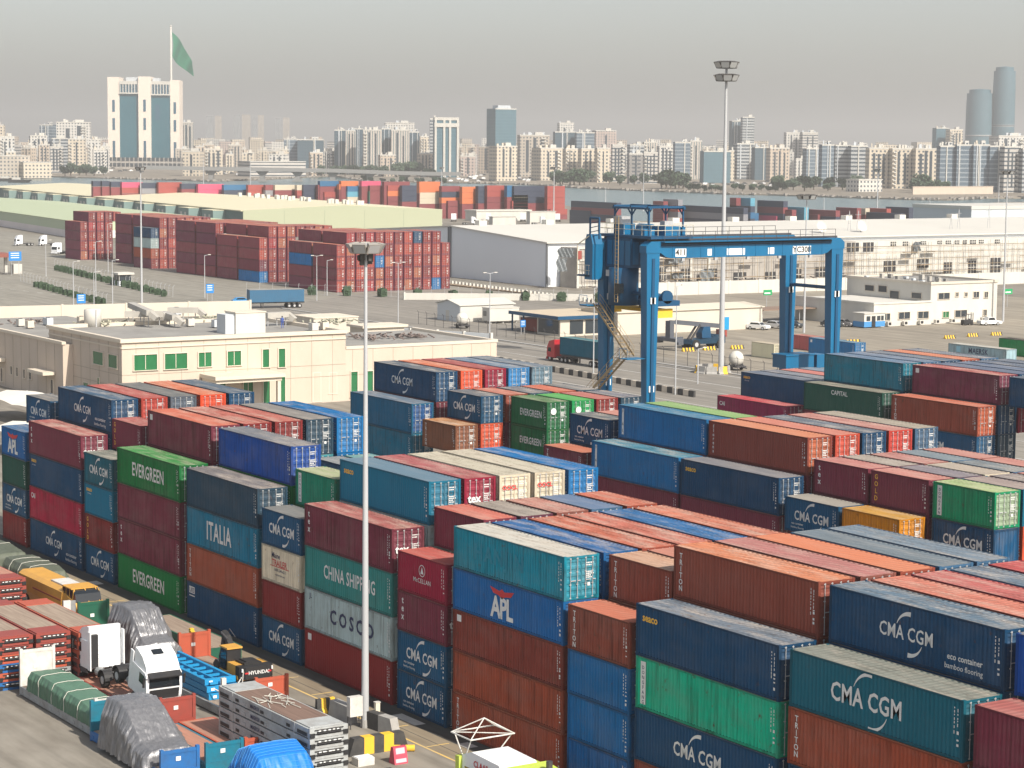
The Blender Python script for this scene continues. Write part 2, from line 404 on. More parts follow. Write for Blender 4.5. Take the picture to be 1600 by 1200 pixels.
    for xx, z0, z1, wv in ((x, H*.40, H*.86, .05), (x+.22, H*.55, H*.84, .05), (x+.20, H*.22, H*.48, .13)):
        z = z1
        while z > z0:
            h = rr.uniform(0.05, 0.16); b.box(xx, -0.002, z-h, xx+wv, 0.002, z); z -= h+rr.uniform(0.03, 0.12 if wv < .1 else .25)
    out.append(('side_marking', b.mesh('side_marking', [M_WHITE])))
    _logo[k] = out; return out
NC = 0
def container(x, y, z, L, H, side, roof=None, mark='', end='door', label='', group=None, doorcol=None, doormark=None, flat=False, detail=True, rz=0.0):
    """one container standing with its left front bottom corner at x,y,z, doors at its right (sunny) end"""
    global NC; NC += 1
    o = link('shipping_container', body_mesh(L, H, 'none' if end == 'door' else 'wall', flat), None, (x, y, z), rz)
    o.color = (*side, 1); tag(o, label, 'shipping container', group)
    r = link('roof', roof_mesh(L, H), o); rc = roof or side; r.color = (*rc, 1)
    if end == 'door':
        leaf, rods, marks = door_meshes(H); dc = doorcol or tuple(v*.66+.018 for v in side)
        for i, (yy, flip) in enumerate(((0.17, False), (W-0.17-1.04, True))):
            d = link('door', leaf, o, (L-0.055, yy, 0.2)); d.color = (*dc, 1)
            rr = link('locking_rod', rods, d)
            if i == 1: link('door_marking', marks, d)
        if doormark == 'tex': link('lettering', merge_meshes([(text_mesh('tex', 0.75, 0.05), T(0,0), 0)], 'lettering', [M_WHITE]), o, (L+0.045, 0.75, H*.52), R_(90))
        if doormark == 'OOCL': link('lettering', merge_meshes([(text_mesh('OOCL', 0.42, 0.05), T(0,0), 0)], 'lettering', [M_RED]), o, (L+0.045, 0.8, H*.70), R_(90))
        if doormark == 'EVER':
            b = MB(); b.tube((L+0.03, .72, H*.66), (L+0.045, .72, H*.66), 0.30, n=16); b.build('emblem', [M_WHITE], o)
    if detail or mark:
        for nm, me in logo(mark, L, H): link(nm, me, o, (0, 0.022, 0))
    return o
# ------------------------------------------------------------------ ground
def ground_mat(name, c, c2, sc=0.05, sc2=0.8, rough=0.9):
    m = bpy.data.materials.new(name); m.use_nodes = True; t = m.node_tree; n = t.nodes; p = n['Principled BSDF']
    p.inputs['Roughness'].default_value = rough; p.inputs['Specular IOR Level'].default_value = 0.2
    g = n.new('ShaderNodeNewGeometry'); a = n.new('ShaderNodeTexNoise'); b = n.new('ShaderNodeTexNoise')
    a.inputs['Scale'].default_value = sc; a.inputs['Detail'].default_value = 8; b.inputs['Scale'].default_value = sc2; b.inputs['Detail'].default_value = 8
    mp = n.new('ShaderNodeMapping'); mp.inputs['Scale'].default_value = (0.35, 1, 1)
    t.links.new(g.outputs['Position'], mp.inputs[0]); t.links.new(mp.outputs[0], a.inputs['Vector']); t.links.new(mp.outputs[0], b.inputs['Vector'])
    ad = n.new('ShaderNodeMath'); ad.operation = 'MULTIPLY_ADD'; ad.inputs[1].default_value = 0.5
    t.links.new(b.outputs['Fac'], ad.inputs[0])
    hf = n.new('ShaderNodeMath'); hf.operation = 'MULTIPLY'; hf.inputs[1].default_value = 0.5
    t.links.new(a.outputs['Fac'], hf.inputs[0]); t.links.new(hf.outputs[0], ad.inputs[2])
    tk = n.new('ShaderNodeTexNoise'); tk.inputs['Scale'].default_value = 1.0; tk.inputs['Detail'].default_value = 3; mt = n.new('ShaderNodeMapping'); mt.inputs['Scale'].default_value = (0.03, 0.9, 1); mt.inputs['Rotation'].default_value = (0,0,.04)
    t.links.new(g.outputs['Position'], mt.inputs[0]); t.links.new(mt.outputs[0], tk.inputs['Vector'])
    r = n.new('ShaderNodeValToRGB'); r.color_ramp.elements[0].position = 0.36; r.color_ramp.elements[1].position = 0.64
    r.color_ramp.elements[0].color = (*c2, 1); r.color_ramp.elements[1].color = (*c, 1)
    t.links.new(ad.outputs[0], r.inputs[0]); tm_ = n.new('ShaderNodeMapRange'); tm_.inputs[1].default_value = .42; tm_.inputs[2].default_value = .70; tm_.inputs[3].default_value = 1.0; tm_.inputs[4].default_value = .72; t.links.new(tk.outputs['Fac'], tm_.inputs[0])
    xm = n.new('ShaderNodeMix'); xm.data_type = 'RGBA'; xm.blend_type = 'MULTIPLY'; xm.inputs[0].default_value = 1.0; t.links.new(r.outputs[0], xm.inputs[6]); t.links.new(tm_.outputs[0], xm.inputs[7]); t.links.new(xm.outputs[2], p.inputs['Base Color'])
    return m
G_YARD = ground_mat('yard_concrete', su(204,196,182), su(166,157,144))
G_SAND = ground_mat('sand', su(206,190,166), su(176,164,144), 0.01, 0.15)
def sheet(name, pts, z, m, kind='structure'):
    b = MB(); b.add([(p[0], p[1], z) for p in pts], [list(range(len(pts)))]); return tag(b.build(name, m), kind=kind)
_g = [at(x,y) for x,y in ((-250,291),(0,292),(250,289),(470,291),(600,296),(760,300),(890,322),(900,343),(1300,352),(1450,352),(1600,352),(1900,352))]
sheet('ground', [(500,-600),(-1500,-600)]+[(p.x,p.y) for p in _g]+[(500,1000)], 0.0, G_YARD)
# ------------------------------------------------------------------ container blocks
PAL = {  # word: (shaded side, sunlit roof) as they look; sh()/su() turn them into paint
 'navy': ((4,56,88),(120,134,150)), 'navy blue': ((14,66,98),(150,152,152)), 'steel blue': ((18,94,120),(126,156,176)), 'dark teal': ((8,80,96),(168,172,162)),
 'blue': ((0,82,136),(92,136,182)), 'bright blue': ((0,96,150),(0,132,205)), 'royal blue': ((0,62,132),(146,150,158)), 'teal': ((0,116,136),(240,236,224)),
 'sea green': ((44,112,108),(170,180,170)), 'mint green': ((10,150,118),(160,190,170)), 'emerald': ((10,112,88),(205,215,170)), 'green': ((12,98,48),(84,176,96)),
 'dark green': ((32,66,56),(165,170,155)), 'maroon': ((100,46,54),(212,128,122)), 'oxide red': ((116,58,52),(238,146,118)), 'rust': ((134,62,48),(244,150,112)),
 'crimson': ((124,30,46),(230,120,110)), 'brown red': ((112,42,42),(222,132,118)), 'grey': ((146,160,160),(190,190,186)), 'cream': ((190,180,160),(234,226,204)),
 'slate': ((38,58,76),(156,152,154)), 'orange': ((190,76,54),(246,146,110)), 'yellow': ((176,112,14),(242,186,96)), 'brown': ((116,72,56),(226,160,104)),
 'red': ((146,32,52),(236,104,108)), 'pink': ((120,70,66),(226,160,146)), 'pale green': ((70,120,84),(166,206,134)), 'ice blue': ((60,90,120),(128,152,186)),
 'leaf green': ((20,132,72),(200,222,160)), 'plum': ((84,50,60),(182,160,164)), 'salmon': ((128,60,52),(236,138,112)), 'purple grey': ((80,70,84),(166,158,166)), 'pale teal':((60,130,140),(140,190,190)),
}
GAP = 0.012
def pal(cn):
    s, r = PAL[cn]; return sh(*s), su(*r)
MARKW = {'CMA':'white ring logo','CMAE':'ring logo and eco lettering','CMAT':'ring logo and small lines','CMAK':'thin ring logo','CMAB':'big ring logo','APL':'red eagle emblem','EVER':'wide white lettering',
 'ITALIA':'tall white lettering','CHINA':'two white words','COSCO':'dark spaced lettering','MAINE':'red and black lettering','TEX':'stacked white letters','TRITON':'white letter column','SEACO':'yellow lettering','SEACOP':'small yellow lettering','CAI':'bold white initials',
 'UES':'white initials panel','MCC':'round white emblem','CAPITAL':'white serif name','DONG':'white name strip','GOLD':'yellow letter column','FLOR':'small letter column','HANJIN':'faded lettering','STRIP':'white strip','BADGE':'white badge','MAERSK':'dark lettering'}
MARKS = {'CMA':'ring logo','CMAE':'ring logo','CMAT':'ring logo','CMAK':'ring logo','GOLD':'yellow letters','SEACOP':'yellow letters','TRITON':'white letters','TEX':'white letters','MAINE':'red lettering','CHINA':'white words','DONG':'white strip','EVER':'white lettering','CAPITAL':'white name'}
ORD = ['bottom','second from bottom','third up','fourth up','fifth up']
STACKS = []
def label_for(cn, L, mark, lev, where):
    s = ('long ' if L > 7 else 'short ')+cn+' container'
    if mark: s += ' with '+MARKW[mark]
    full = s+', '+lev+' '+where
    for cut in (lambda v: v, lambda v: v.replace('long ','',1).replace('short ','',1) if v.startswith(('long ','short ')) else v, lambda v: v.replace(' and small lines','').replace(' and eco lettering',''), lambda v: v.replace('second from bottom in','second level of'), lambda v: v.replace(', the ',', '), lambda v: v.replace(' with '+MARKW.get(mark,'~'),' with '+MARKS.get(mark,'lettering')), lambda v: v.replace(' top of ',' top, ')):
        full = cut(full)
        if len(full.split()) <= 16: break
    return full
def stack(x, y, L, items, where, lo=0, group=None, zs=0.0, top_is=None):
    """items bottom to top: (colour, height, mark, opts)"""
    z = zs; n = len(items)
    for i, it in enumerate(items):
        cn, H = it[0], it[1]; mark = it[2] if len(it) > 2 else ''; op = dict(it[3]) if len(it) > 3 else {}
        if i < lo or cn == '-': z += H+GAP; continue
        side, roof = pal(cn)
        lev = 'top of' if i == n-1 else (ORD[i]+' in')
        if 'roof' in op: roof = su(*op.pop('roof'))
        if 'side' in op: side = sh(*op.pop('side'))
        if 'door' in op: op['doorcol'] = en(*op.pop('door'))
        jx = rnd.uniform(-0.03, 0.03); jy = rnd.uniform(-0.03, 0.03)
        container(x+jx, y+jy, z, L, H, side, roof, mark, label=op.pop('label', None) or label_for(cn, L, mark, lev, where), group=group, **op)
        z += H+GAP
B1 = 2.752
G1 = 'containers of the front block'; G2 = 'containers of the middle block'; G3 = 'containers of the far block'
BX = {0:-7.0, 1:0.0, 2:12.87, 3:19.94, 4:33.42, 5:46.28, 6:52.95, 7:65.89, 8:72.78, 9:85.50, 10:92.09, 11:105.09, 12:118.0}
# front row, seen on its shaded long side
stack(BX[0], 0, L20, [('brown red',ST,''),('navy blue',ST,'CMAT'),('dark green',ST,''),('blue',ST,'APL')], 'the leftmost front stack', group=G1)
stack(BX[1], 0, L40, [('navy',HC,'CMAE'),('red',HC,'CAI'),('navy',HC,'SEACOP'),('maroon',HC,'TEX',{'doormark':'tex'})], 'the front stack by the green tarpaulins', group=G1)
stack(BX[2], 0, L20, [('navy blue',ST,'CMA'),('brown red',ST,'GOLD'),('steel blue',ST,'SEACOP'),('dark teal',ST,'CMA')], 'the short stack left of bright green', group=G1)
stack(BX[3], 0, L40, [('green',HC,'EVER'),('maroon',HC,'TEX'),('maroon',HC,''),('green',HC,'EVER')], 'the stack with green at both ends', group=G1)
stack(BX[4], 0, L40, [('navy',HC,'UES'),('rust',HC,'TRITON',{'flat':True}),('steel blue',HC,'ITALIA',{'side':(0,98,124)}),('slate',HC,'')], 'the slate topped front stack', group=G1)
stack(BX[5], 0, L20, [('navy blue',ST,'CMA'),('brown red',ST,''),('cream',ST,'MAINE',{'end':'wall'}),('navy blue',ST,'CMA')], 'the short stack holding a cream one', group=G1)
stack(BX[6], 0, L40, [('brown red',HC,'BADGE'),('grey',HC,'COSCO',{'end':'wall'}),('sea green',HC,'CHINA'),('maroon',HC,'TEX',{'doormark':'tex'})], 'the stack behind the tall lamp mast', group=G1)
stack(BX[7], 0, L20, [('navy blue',ST,'CMAT'),('navy blue',ST,'CMAT',{'side':(24,70,102)}),('maroon',ST,'TEX',{'doormark':'tex'}),('crimson',ST,'MCC')], 'the short crimson topped stack', group=G1)
stack(BX[8], 0, L40, [('rust',ST,'TRITON'),('rust',ST,''),('brown red',ST,'BADGE',{'side':(112,48,46)}),('blue',ST,'APL'),('teal',ST,'HANJIN')], 'the five high teal topped stack', group=G1)
stack(BX[9], 0, L20, [('blue',ST,''),('blue',ST,'',{'side':(0,88,138)}),('blue',ST,'',{'side':(0,84,132)}),('oxide red',ST,'TRITON')], 'the short stack of three blues', group=G1)
stack(BX[10], 0, L40, [('oxide red',HC,''),('navy',HC,'CMA'),('mint green',HC,'DONG'),('navy',HC,'SEACO',{'roof':(146,160,176)})], 'the front stack holding mint green', group=G1)
stack(BX[11], 0, L40, [('maroon',HC,''),('navy',HC,''),('rust',HC,'TRITON'),('dark teal',HC,'CMAB')], 'the front stack second from right', group=G1)
stack(BX[12], 0, L40, [('rust',HC,''),('oxide red',HC,''),('navy',HC,''),('maroon',HC,'')], 'the front stack at right edge', group=G1)
# rows behind it: what shows is the upper one or two levels
def back(x, row, L, cn, mark='', n=5, op=None, where='', y0=0.0, g=G1, below=None):
    H = HC if L > 7 else ST
    items = [('-',H)]*(n-1)+[(cn, H, mark, op or {})]
    if below: items[n-2] = (below[0], H, below[1] if len(below) > 1 else '', dict(below[2]) if len(below) > 2 else {})
    stack(x, y0+row*B1, L, items, where, group=g)
RW = ['first','second','third','fourth','fifth','sixth']
def bay(x, L, rows, what, y0=0.0, g=G1, n=5):
    """rows: {row: (colour, mark, opts, below, n)}"""
    for k, v in rows.items():
        v = list(v)+[None]*(5-len(v))
        back(x, k, L, v[0], v[1] or '', v[4] or n, v[2], '%s row of %s' % (RW[k], what), y0, g, v[3])
bay(BX[0]-0.9, L20, {1:('navy blue','CMAT')}, 'the front block, left end')
bay(BX[1], L40, {1:('navy','CMAE',{'roof':(92,122,150)},('navy',)), 2:('red','',{'side':(150,50,48),'roof':(216,120,112)}), 3:('slate','',{'side':(78,84,96),'roof':(136,138,138)}), 4:('orange','',{'side':(200,66,44)}), 5:('navy','',{'roof':(108,126,144)})}, 'the left end bay')
bay(BX[2]-0.5, L20, {1:('maroon','GOLD')}, 'the bay behind dark teal')
bay(BX[3], L40, {1:('maroon','BADGE',{'roof':(242,138,112)},('maroon',)), 2:('brown red',''), 3:('brown red','',{'doormark':'tex'}), 4:('slate','',{'roof':(164,160,156)},('pale teal','')), 5:('bright blue','',{},('bright blue',''))}, 'the bay behind bright green')
bay(BX[4], L40, {1:('royal blue','',{},('green','')), 4:('ice blue','',{'roof':(170,176,180)},None,4), 5:('pale teal','',{},None,4)}, 'the bay behind slate')
bay(BX[5], L20, {1:('emerald','DONG',{},('green',''))}, 'the bay behind the cream one')
bay(BX[6], L40, {1:('steel blue','SEACO',{},('grey','')), 2:('crimson','',{'doormark':'tex','roof':(206,122,122)}), 3:('cream','',{'doormark':'OOCL'}), 4:('cream','',{'doormark':'OOCL','roof':(238,230,208)}), 5:('bright blue','')}, 'the lamp mast bay')
bay(BX[7], L20, {1:('maroon','',{'roof':(240,136,118)}), 2:('plum','',{'roof':(186,176,166)}), 3:('pink',''), 4:('ice blue',''), 5:('salmon','')}, 'the bay behind crimson')
def bay5(x, L, rows, what):
    for k, cn, op in rows:
        stack(x, k*B1, L, [('-',ST)]*4+[(cn,ST,'',op)], '%s row of %s' % (RW[k], what), group=G1)
bay5(BX[8], L40, [(1,'blue',{'roof':(66,126,190)}),(2,'salmon',{}),(3,'salmon',{'roof':(238,142,122)}),(4,'blue',{'roof':(70,134,196)}),(5,'salmon',{'roof':(242,150,122)})], 'the teal topped bay')
stack(BX[8], B1, L40, [('-',ST)]*3+[('blue',ST,'')], 'second row of the teal topped bay', group=G1)
bay(BX[9], L20, {1:('oxide red','TRITON',{'roof':(240,190,160)},('oxide red','')), 2:('pink','',{'roof':(232,160,140)})}, 'the bay of three blues')
bay(BX[10]-0.3, L40, {1:('oxide red','TRITON',{'roof':(248,160,120)},('oxide red','')), 2:('pink','',{'roof':(216,146,140)}), 3:('salmon','',{'roof':(248,156,118)}), 4:('ice blue','',{'roof':(140,154,164)}), 5:('ice blue','',{'roof':(146,164,180)})}, 'the mint green bay')
bay(BX[11]-0.3, L40, {1:('navy','CMAE',{'roof':(124,148,168)},('navy','')), 2:('salmon','',{'roof':(244,152,130)}), 3:('crimson','',{'roof':(226,128,122)}), 4:('ice blue','',{'roof':(132,150,168)}), 5:('crimson','',{'roof':(224,110,108)})}, 'the bay second from right')
bay(BX[12]-0.3, L40, {1:('royal blue',''), 2:('salmon',''), 3:('navy','')}, 'the right edge bay')
# middle block
Y2 = 36.3
bay(-6.9, L40, {0:('steel blue','',{'roof':(128,150,172),'side':(8,84,116),'doorcol':en(60,120,190)},('steel blue',''),4), 1:('navy','CMAK',{'roof':(110,126,142)},('maroon','')), 2:('orange',''), 3:('crimson','',{'roof':(200,106,104)}), 4:('ice blue','',{'side':(50,110,160),'roof':(134,160,186)}), 5:('slate','',{'side':(90,110,124),'roof':(140,156,172)})}, 'middle block, left end', Y2, G2)
bay(7.4, L20, {0:('brown','TRITON',{'end':'door'},None,4), 1:('navy blue','CMA',{'roof':(136,140,146)},('orange','')), 2:('salmon','',{'roof':(232,150,130)},('maroon','')), 3:('slate','',{'roof':(146,148,156)}), 4:('salmon',''), 5:('slate','',{'roof':(160,160,160)})}, 'middle block, brown container bay', Y2, G2)
bay(14.4, L20, {2:('green','EVER',{'doormark':'EVER','side':(10,84,48),'roof':(120,160,112)},('green','EVER',{'side':(10,84,48)})), 3:('leaf green','',{'doormark':'EVER','roof':(110,196,110)}), 4:('brown red','',{'roof':(216,136,126)}), 5:('slate','',{'roof':(152,154,164)})}, 'middle block, green pair bay', Y2, G2)
bay(28.2, L20, {0:('maroon','TRITON',{'roof':(236,146,116)},None,4), 1:('navy','CMAK',{'roof':(130,138,142)},('navy','')), 2:('pink','')}, 'middle block, left of bright blues', Y2, G2)
bay(35.5, L40, {0:('bright blue','STRIP',{'side':(0,92,140),'roof':(94,168,196)},('maroon',''),4), 1:('bright blue','STRIP',{'side':(0,90,138),'roof':(70,150,190)},('maroon','')), 2:('pale green','')}, 'middle block, bright blue bay', Y2, G2)
bay(48.0, L40, {0:('navy','SEACO',{'roof':(158,158,164)},('maroon',''),4), 1:('maroon','FLOR',{'side':(112,54,52),'roof':(242,160,124),'doorcol':en(228,128,92)},('maroon','')), 2:('salmon','',{'roof':(238,152,132),'side':(160,62,52)}), 3:('navy','',{'roof':(134,144,158)}), 4:('pink','',{'side':(160,52,50),'roof':(224,160,150)}), 5:('slate','',{'side':(60,84,110),'roof':(196,186,170)})}, 'middle block, yellow lettered bay', Y2, G2)
bay(61.0, L20, {0:('navy blue','CMAT',{'roof':(196,190,180)},None,4), 1:('maroon','TEX',{'roof':(228,156,148)},('maroon','')), 2:('plum','',{'roof':(196,186,176)}), 3:('pink','',{'roof':(222,160,152)}), 4:('ice blue','',{'roof':(150,166,176)}), 5:('pink','',{'roof':(226,164,152)})}, 'middle block, thin ring logo bay', Y2, G2)
bay(67.4, L20, {0:('yellow','',{},None,4), 1:('maroon','GOLD',{'roof':(236,164,152),'side':(96,48,56)},('maroon','')), 2:('purple grey',''), 3:('cream','',{'roof':(214,200,184)}), 4:('ice blue','',{'roof':(152,162,168)}), 5:('pink','',{'roof':(228,162,150)})}, 'middle block, yellow container bay', Y2, G2)
bay(73.9, L20, {1:('leaf green','DONG',{'side':(24,124,84),'doorcol':en(196,220,186)},('navy','CMA',{'end':'wall'})), 2:('steel blue','',{'roof':(196,178,172),'end':'wall'},('orange','')), 3:('plum','',{'roof':(182,172,170)}), 4:('pink','')}, 'middle block, pale door bay', Y2, G2)
bay(80.4, L20, {3:('purple grey','',{'roof':(178,168,166)}), 4:('pink','',{'roof':(216,170,156)})}, 'middle block, right end', Y2, G2)
# far block under the crane
Y3 = 82.9
stack(-6.9, Y3, L40, [('-',HC),('-',HC),('red',HC,'CAI',{'side':(116,32,62),'roof':(240,96,108)})], 'first row of far block, left end', group=G3)
for k, cn, rf in ((1,'navy',(128,142,162)),(2,'slate',(150,158,172)),(3,'salmon',(236,152,142)),(4,'ice blue',(150,170,190))):
    stack(-6.2, Y3+k*B1, L40, [('-',HC)]*2+[('-',ST)]+[(cn,HC,'SEACOP' if k == 1 else '',{'roof':rf})], '%s row of far block, left end' % RW[k], group=G3)
bay(7.9, L40, {0:('dark green','CAPITAL',{'roof':(158,160,146)},('maroon',''),4), 1:('steel blue','',{'side':(6,100,120),'roof':(128,156,186)},('navy','')), 2:('ice blue','',{'roof':(140,160,186)}), 3:('navy','',{'roof':(124,140,160)}), 4:('salmon','',{'roof':(244,156,122)}), 5:('ice blue','',{'roof':(140,152,170)})}, 'far block, dark green bay', Y3, G3)
bay(21.5, L40, {0:('rust','TRITON',{'side':(124,58,50),'roof':(242,140,112),'doorcol':en(232,120,84)},('steel blue','CMA',{'side':(18,66,100)}),4), 1:('maroon','BADGE',{'side':(96,46,60),'roof':(214,118,116)},('navy','')), 2:('navy','',{'roof':(124,136,160),},('crimson','')), 3:('ice blue','',{'roof':(120,138,166)}), 4:('slate','',{'roof':(118,136,160)}), 5:('slate','',{'roof':(126,140,160)})}, 'far block, rust bay', Y3, G3)
stack(21.5, Y3, L40, [('-',HC),('slate',HC,'')], 'second level of far block, rust bay', group=G3)
stack(21.5, Y3+B1, L40, [('-',HC)]*2+[('slate',HC,'')], 'third level of far block, maroon stack', group=G3)
bay(35.0, L40, {1:('navy',''), 2:('navy','',{'roof':(120,136,160)}), 3:('salmon','')}, 'far block, right edge bay', Y3, G3)
# ------------------------------------------------------------------ cargo yard in front: flat racks, trucks, tarpaulins
from mathutils import noise as mnoise
M_STEEL_W = mat('white_steel', (0.62,0.61,0.58), 0.55, noise=0.5, scale=1.5, dark=(0.34,0.28,0.22))
M_STEEL_G = mat('grey_steel', (0.30,0.32,0.33), 0.55, noise=0.6, scale=1.2, dark=(0.14,0.11,0.09))
M_STEEL_B = mat('blue_steel', (0.02,0.13,0.36), 0.5, noise=0.4, scale=1.5, dark=(0.05,0.06,0.08))
M_STEEL_T = mat('teal_steel', (0.01,0.16,0.24), 0.5, noise=0.4, scale=1.5, dark=(0.05,0.06,0.06))
M_STEEL_R = mat('red_steel', (0.29,0.055,0.04), 0.55, noise=0.5, scale=1.5, dark=(0.16,0.06,0.05))
M_STEEL_O = mat('orange_steel', (0.42,0.085,0.045), 0.55, noise=0.4, scale=1.5, dark=(0.30,0.09,0.05))
M_STEEL_GN = mat('green_steel', (0.01,0.10,0.06), 0.5, noise=0.4, scale=1.5, dark=(0.04,0.05,0.04))
M_WOOD = mat('deck_plank', (0.33,0.26,0.20), 0.85, noise=0.8, scale=1.0, dark=(0.16,0.11,0.085), stretch=(0.25,6,1))
M_WOOD_R = mat('deck_plank_red', (0.42,0.20,0.14), 0.85, noise=0.8, scale=1.0, dark=(0.24,0.15,0.11), stretch=(0.25,6,1))
M_TARP_G = mat('tarp_grey', (0.22,0.22,0.23), 0.33, noise=0.6, scale=3.2, dark=(0.10,0.10,0.11), spec=0.9, metal=.35, bump=1.0, stretch=(1.6,1.6,.5))
M_TARP_GN = mat('tarp_green', (0.085,0.17,0.115), 0.55, noise=0.5, scale=1.2, dark=(0.05,0.11,0.075), bump=0.2)
M_TARP_OL = mat('tarp_olive', (0.10,0.115,0.085), 0.6, noise=0.5, scale=1.2, dark=(0.06,0.07,0.05), bump=0.2)
M_TARP_BL = mat('tarp_blue', (0.01,0.17,0.55), 0.45, noise=0.4, scale=2.0, dark=(0.01,0.10,0.38), bump=0.15)
M_ROPE = mat('rope', (0.55,0.54,0.48), 0.8)
M_TYRE = mat('tyre_rubber', (0.018,0.018,0.019), 0.85, noise=0.4, scale=3, dark=(0.05,0.045,0.04))
M_RIM = mat('wheel_rim', (0.45,0.45,0.45), 0.4)
M_CABW = mat('truck_white', (0.78,0.79,0.80), 0.35, noise=0.15, scale=1.5, dark=(0.6,0.58,0.55), spec=0.5)
M_GLASS = mat('dark_glass', (0.012,0.016,0.02), 0.08, spec=0.6)
M_BLACK = mat('black_plastic', (0.02,0.02,0.022), 0.6, noise=0.3, scale=2, dark=(0.05,0.045,0.04))
M_CHAS = mat('chassis_dark', (0.05,0.05,0.055), 0.6, noise=0.4, scale=2, dark=(0.11,0.09,0.08))
M_YELM = mat('machine_yellow', (0.62,0.33,0.06), 0.45, noise=0.4, scale=1.4, dark=(0.40,0.21,0.06))
M_CONC = mat('barrier_concrete', (0.36,0.35,0.33), 0.9, noise=0.5, scale=2, dark=(0.22,0.21,0.20))
M_BLKP = mat('barrier_black', (0.045,0.045,0.045), 0.8, noise=0.4, scale=2, dark=(0.12,0.11,0.10))
M_YELP = mat('barrier_yellow', (0.78,0.47,0.035), 0.7, noise=0.35, scale=2, dark=(0.5,0.32,0.08))
M_LINE = mat('line_yellow', (0.70,0.47,0.14), 0.85, noise=0.7, scale=0.8, dark=(0.40,0.34,0.25), coords='Object')
M_LINEW = mat('line_white', (0.62,0.62,0.60), 0.85, noise=0.7, scale=0.8, dark=(0.36,0.34,0.31))
M_PLAQ = mat('small_plate', (0.75,0.75,0.73), 0.6)
# ---- ground of the container yard
G_STRIP = ground_mat('strip_dark', su(112,112,108), su(92,92,90), 0.1, 1.2)
sheet('lane_strip', [(-60,-1.35),(160,-1.35),(160,0.35),(-60,0.35)], 0.004, G_STRIP)  # darker strip of ground along the foot of the front stacks
G_PAVE = ground_mat('pavement_pale', su(214,198,170), su(186,168,144), 0.12, 1.0)
sheet('pavement', [(-60,-3.3),(160,-3.3),(160,-1.35),(-60,-1.35)], 0.004, G_PAVE)
lm = MB()
for a, b_ in ((-30,20),(21,79),(80,130)): lm.add([(a,-3.42,0.009),(b_,-3.42,0.009),(b_,-3.27,0.009),(a,-3.27,0.009)], [(0,1,2,3)])
for i in range(-4, 22):
    x = i*5.0; lm.add([(x,-3.2,0.009),(x+.12,-3.2,0.009),(x+.12,-1.6,0.009),(x,-1.6,0.009)], [(0,1,2,3)])
tag(lm.build('yellow_lane_markings', M_LINE), kind='structure')
lk = MB(); lk.add([(-30,-2.36,0.0085),(150,-2.36,0.0085),(150,-2.30,0.0085),(-30,-2.30,0.0085)], [(0,1,2,3)])
tag(lk.build('pavement_joint', M_BLKP), kind='structure')
cr = MB()
for i, (cx_, cy_) in enumerate(((40,-27),(46,-30),(52,-28.5),(56,-33),(62,-31),(48,-34),(67,-35),(58,-26.5),(38,-32))):
    cr.add([(cx_-.7,cy_-.06,.005),(cx_+.7,cy_-.06,.005),(cx_+.7,cy_+.06,.005),(cx_-.7,cy_+.06,.005)], [(0,1,2,3)])
    cr.add([(cx_-.06,cy_-.7,.009),(cx_+.06,cy_-.7,.009),(cx_+.06,cy_+.7,.009),(cx_-.06,cy_+.7,.009)], [(0,1,2,3)])
tag(cr.build('white_ground_markings', M_LINEW), kind='structure')
sp = MB()
for i, (px_, py_, ww) in enumerate(((680,1118,3.0),(760,1160,1.2),(205,905,1.6))):
    p_ = at(px_, py_); sp.add([(p_.x-ww/2,-1.3,.010),(p_.x+ww/2,-1.3,.010),(p_.x+ww/2,-.5,.010),(p_.x-ww/2,-.5,.010)], [(0,1,2,3)])
tag(sp.build('pavement_slabs', M_CONC), kind='structure')
# ---- flat racks
def flatrack(x, y, L, label, m, deck, ends=((2.2,m_) for m_ in ()), z0=0.0, base=0.62, deck_ends=None, group='flat racks in the cargo yard'):
    t = thing('flat_rack', label, 'flat rack', (x, y, z0), group=group)
    b = MB(); b.box(0.12, 0, 0.1, L-0.12, 0.14, base-0.004); b.box(0.12, W-0.14, 0.1, L-0.12, W, base-0.004)
    b.box(0, 0.0, 0.0, 0.12, W, base); b.box(L-0.12, 0, 0, L, W, base)
    n = int(L/1.2)
    for i in range(1, n): b.box(i*L/n-0.05, 0.14, 0.1, i*L/n+0.05, W-0.14, base-0.1)
    for i in range(n): b.box(i*L/n+0.3, -0.03, 0.24, i*L/n+0.62, -0.001, 0.42)
    b.build('rack_frame', m, t)
    d = MB(); d.box(0.122, 0.142, base-0.08, L-0.122, W-0.142, base-0.01); d.build('deck', deck, t)
    for xx, h, mm in ends:
        e = MB(); s = 1 if xx > L/2 else -1; xo = L-0.22 if s > 0 else 0.0
        e.box(xo, 0.0, base+.002, xo+0.22, 0.2, h+0.12); e.box(xo, W-0.2, base+.002, xo+0.22, W, h+0.12)
        e.box(xo+0.06, 0.2, base+.002, xo+0.16, W-0.2, h); e.box(xo+0.03, 0.2, h-0.18, xo+0.19, W-0.2, h+0.02)
        p_ = e.build('end_wall', mm, t)
        q = MB(); q.box(xo+0.2, 0.95, (base+h)*.5-0.05, xo+0.205, 1.25, (base+h)*.5+0.2); q.build('placard', M_PLAQ, t)
    return t
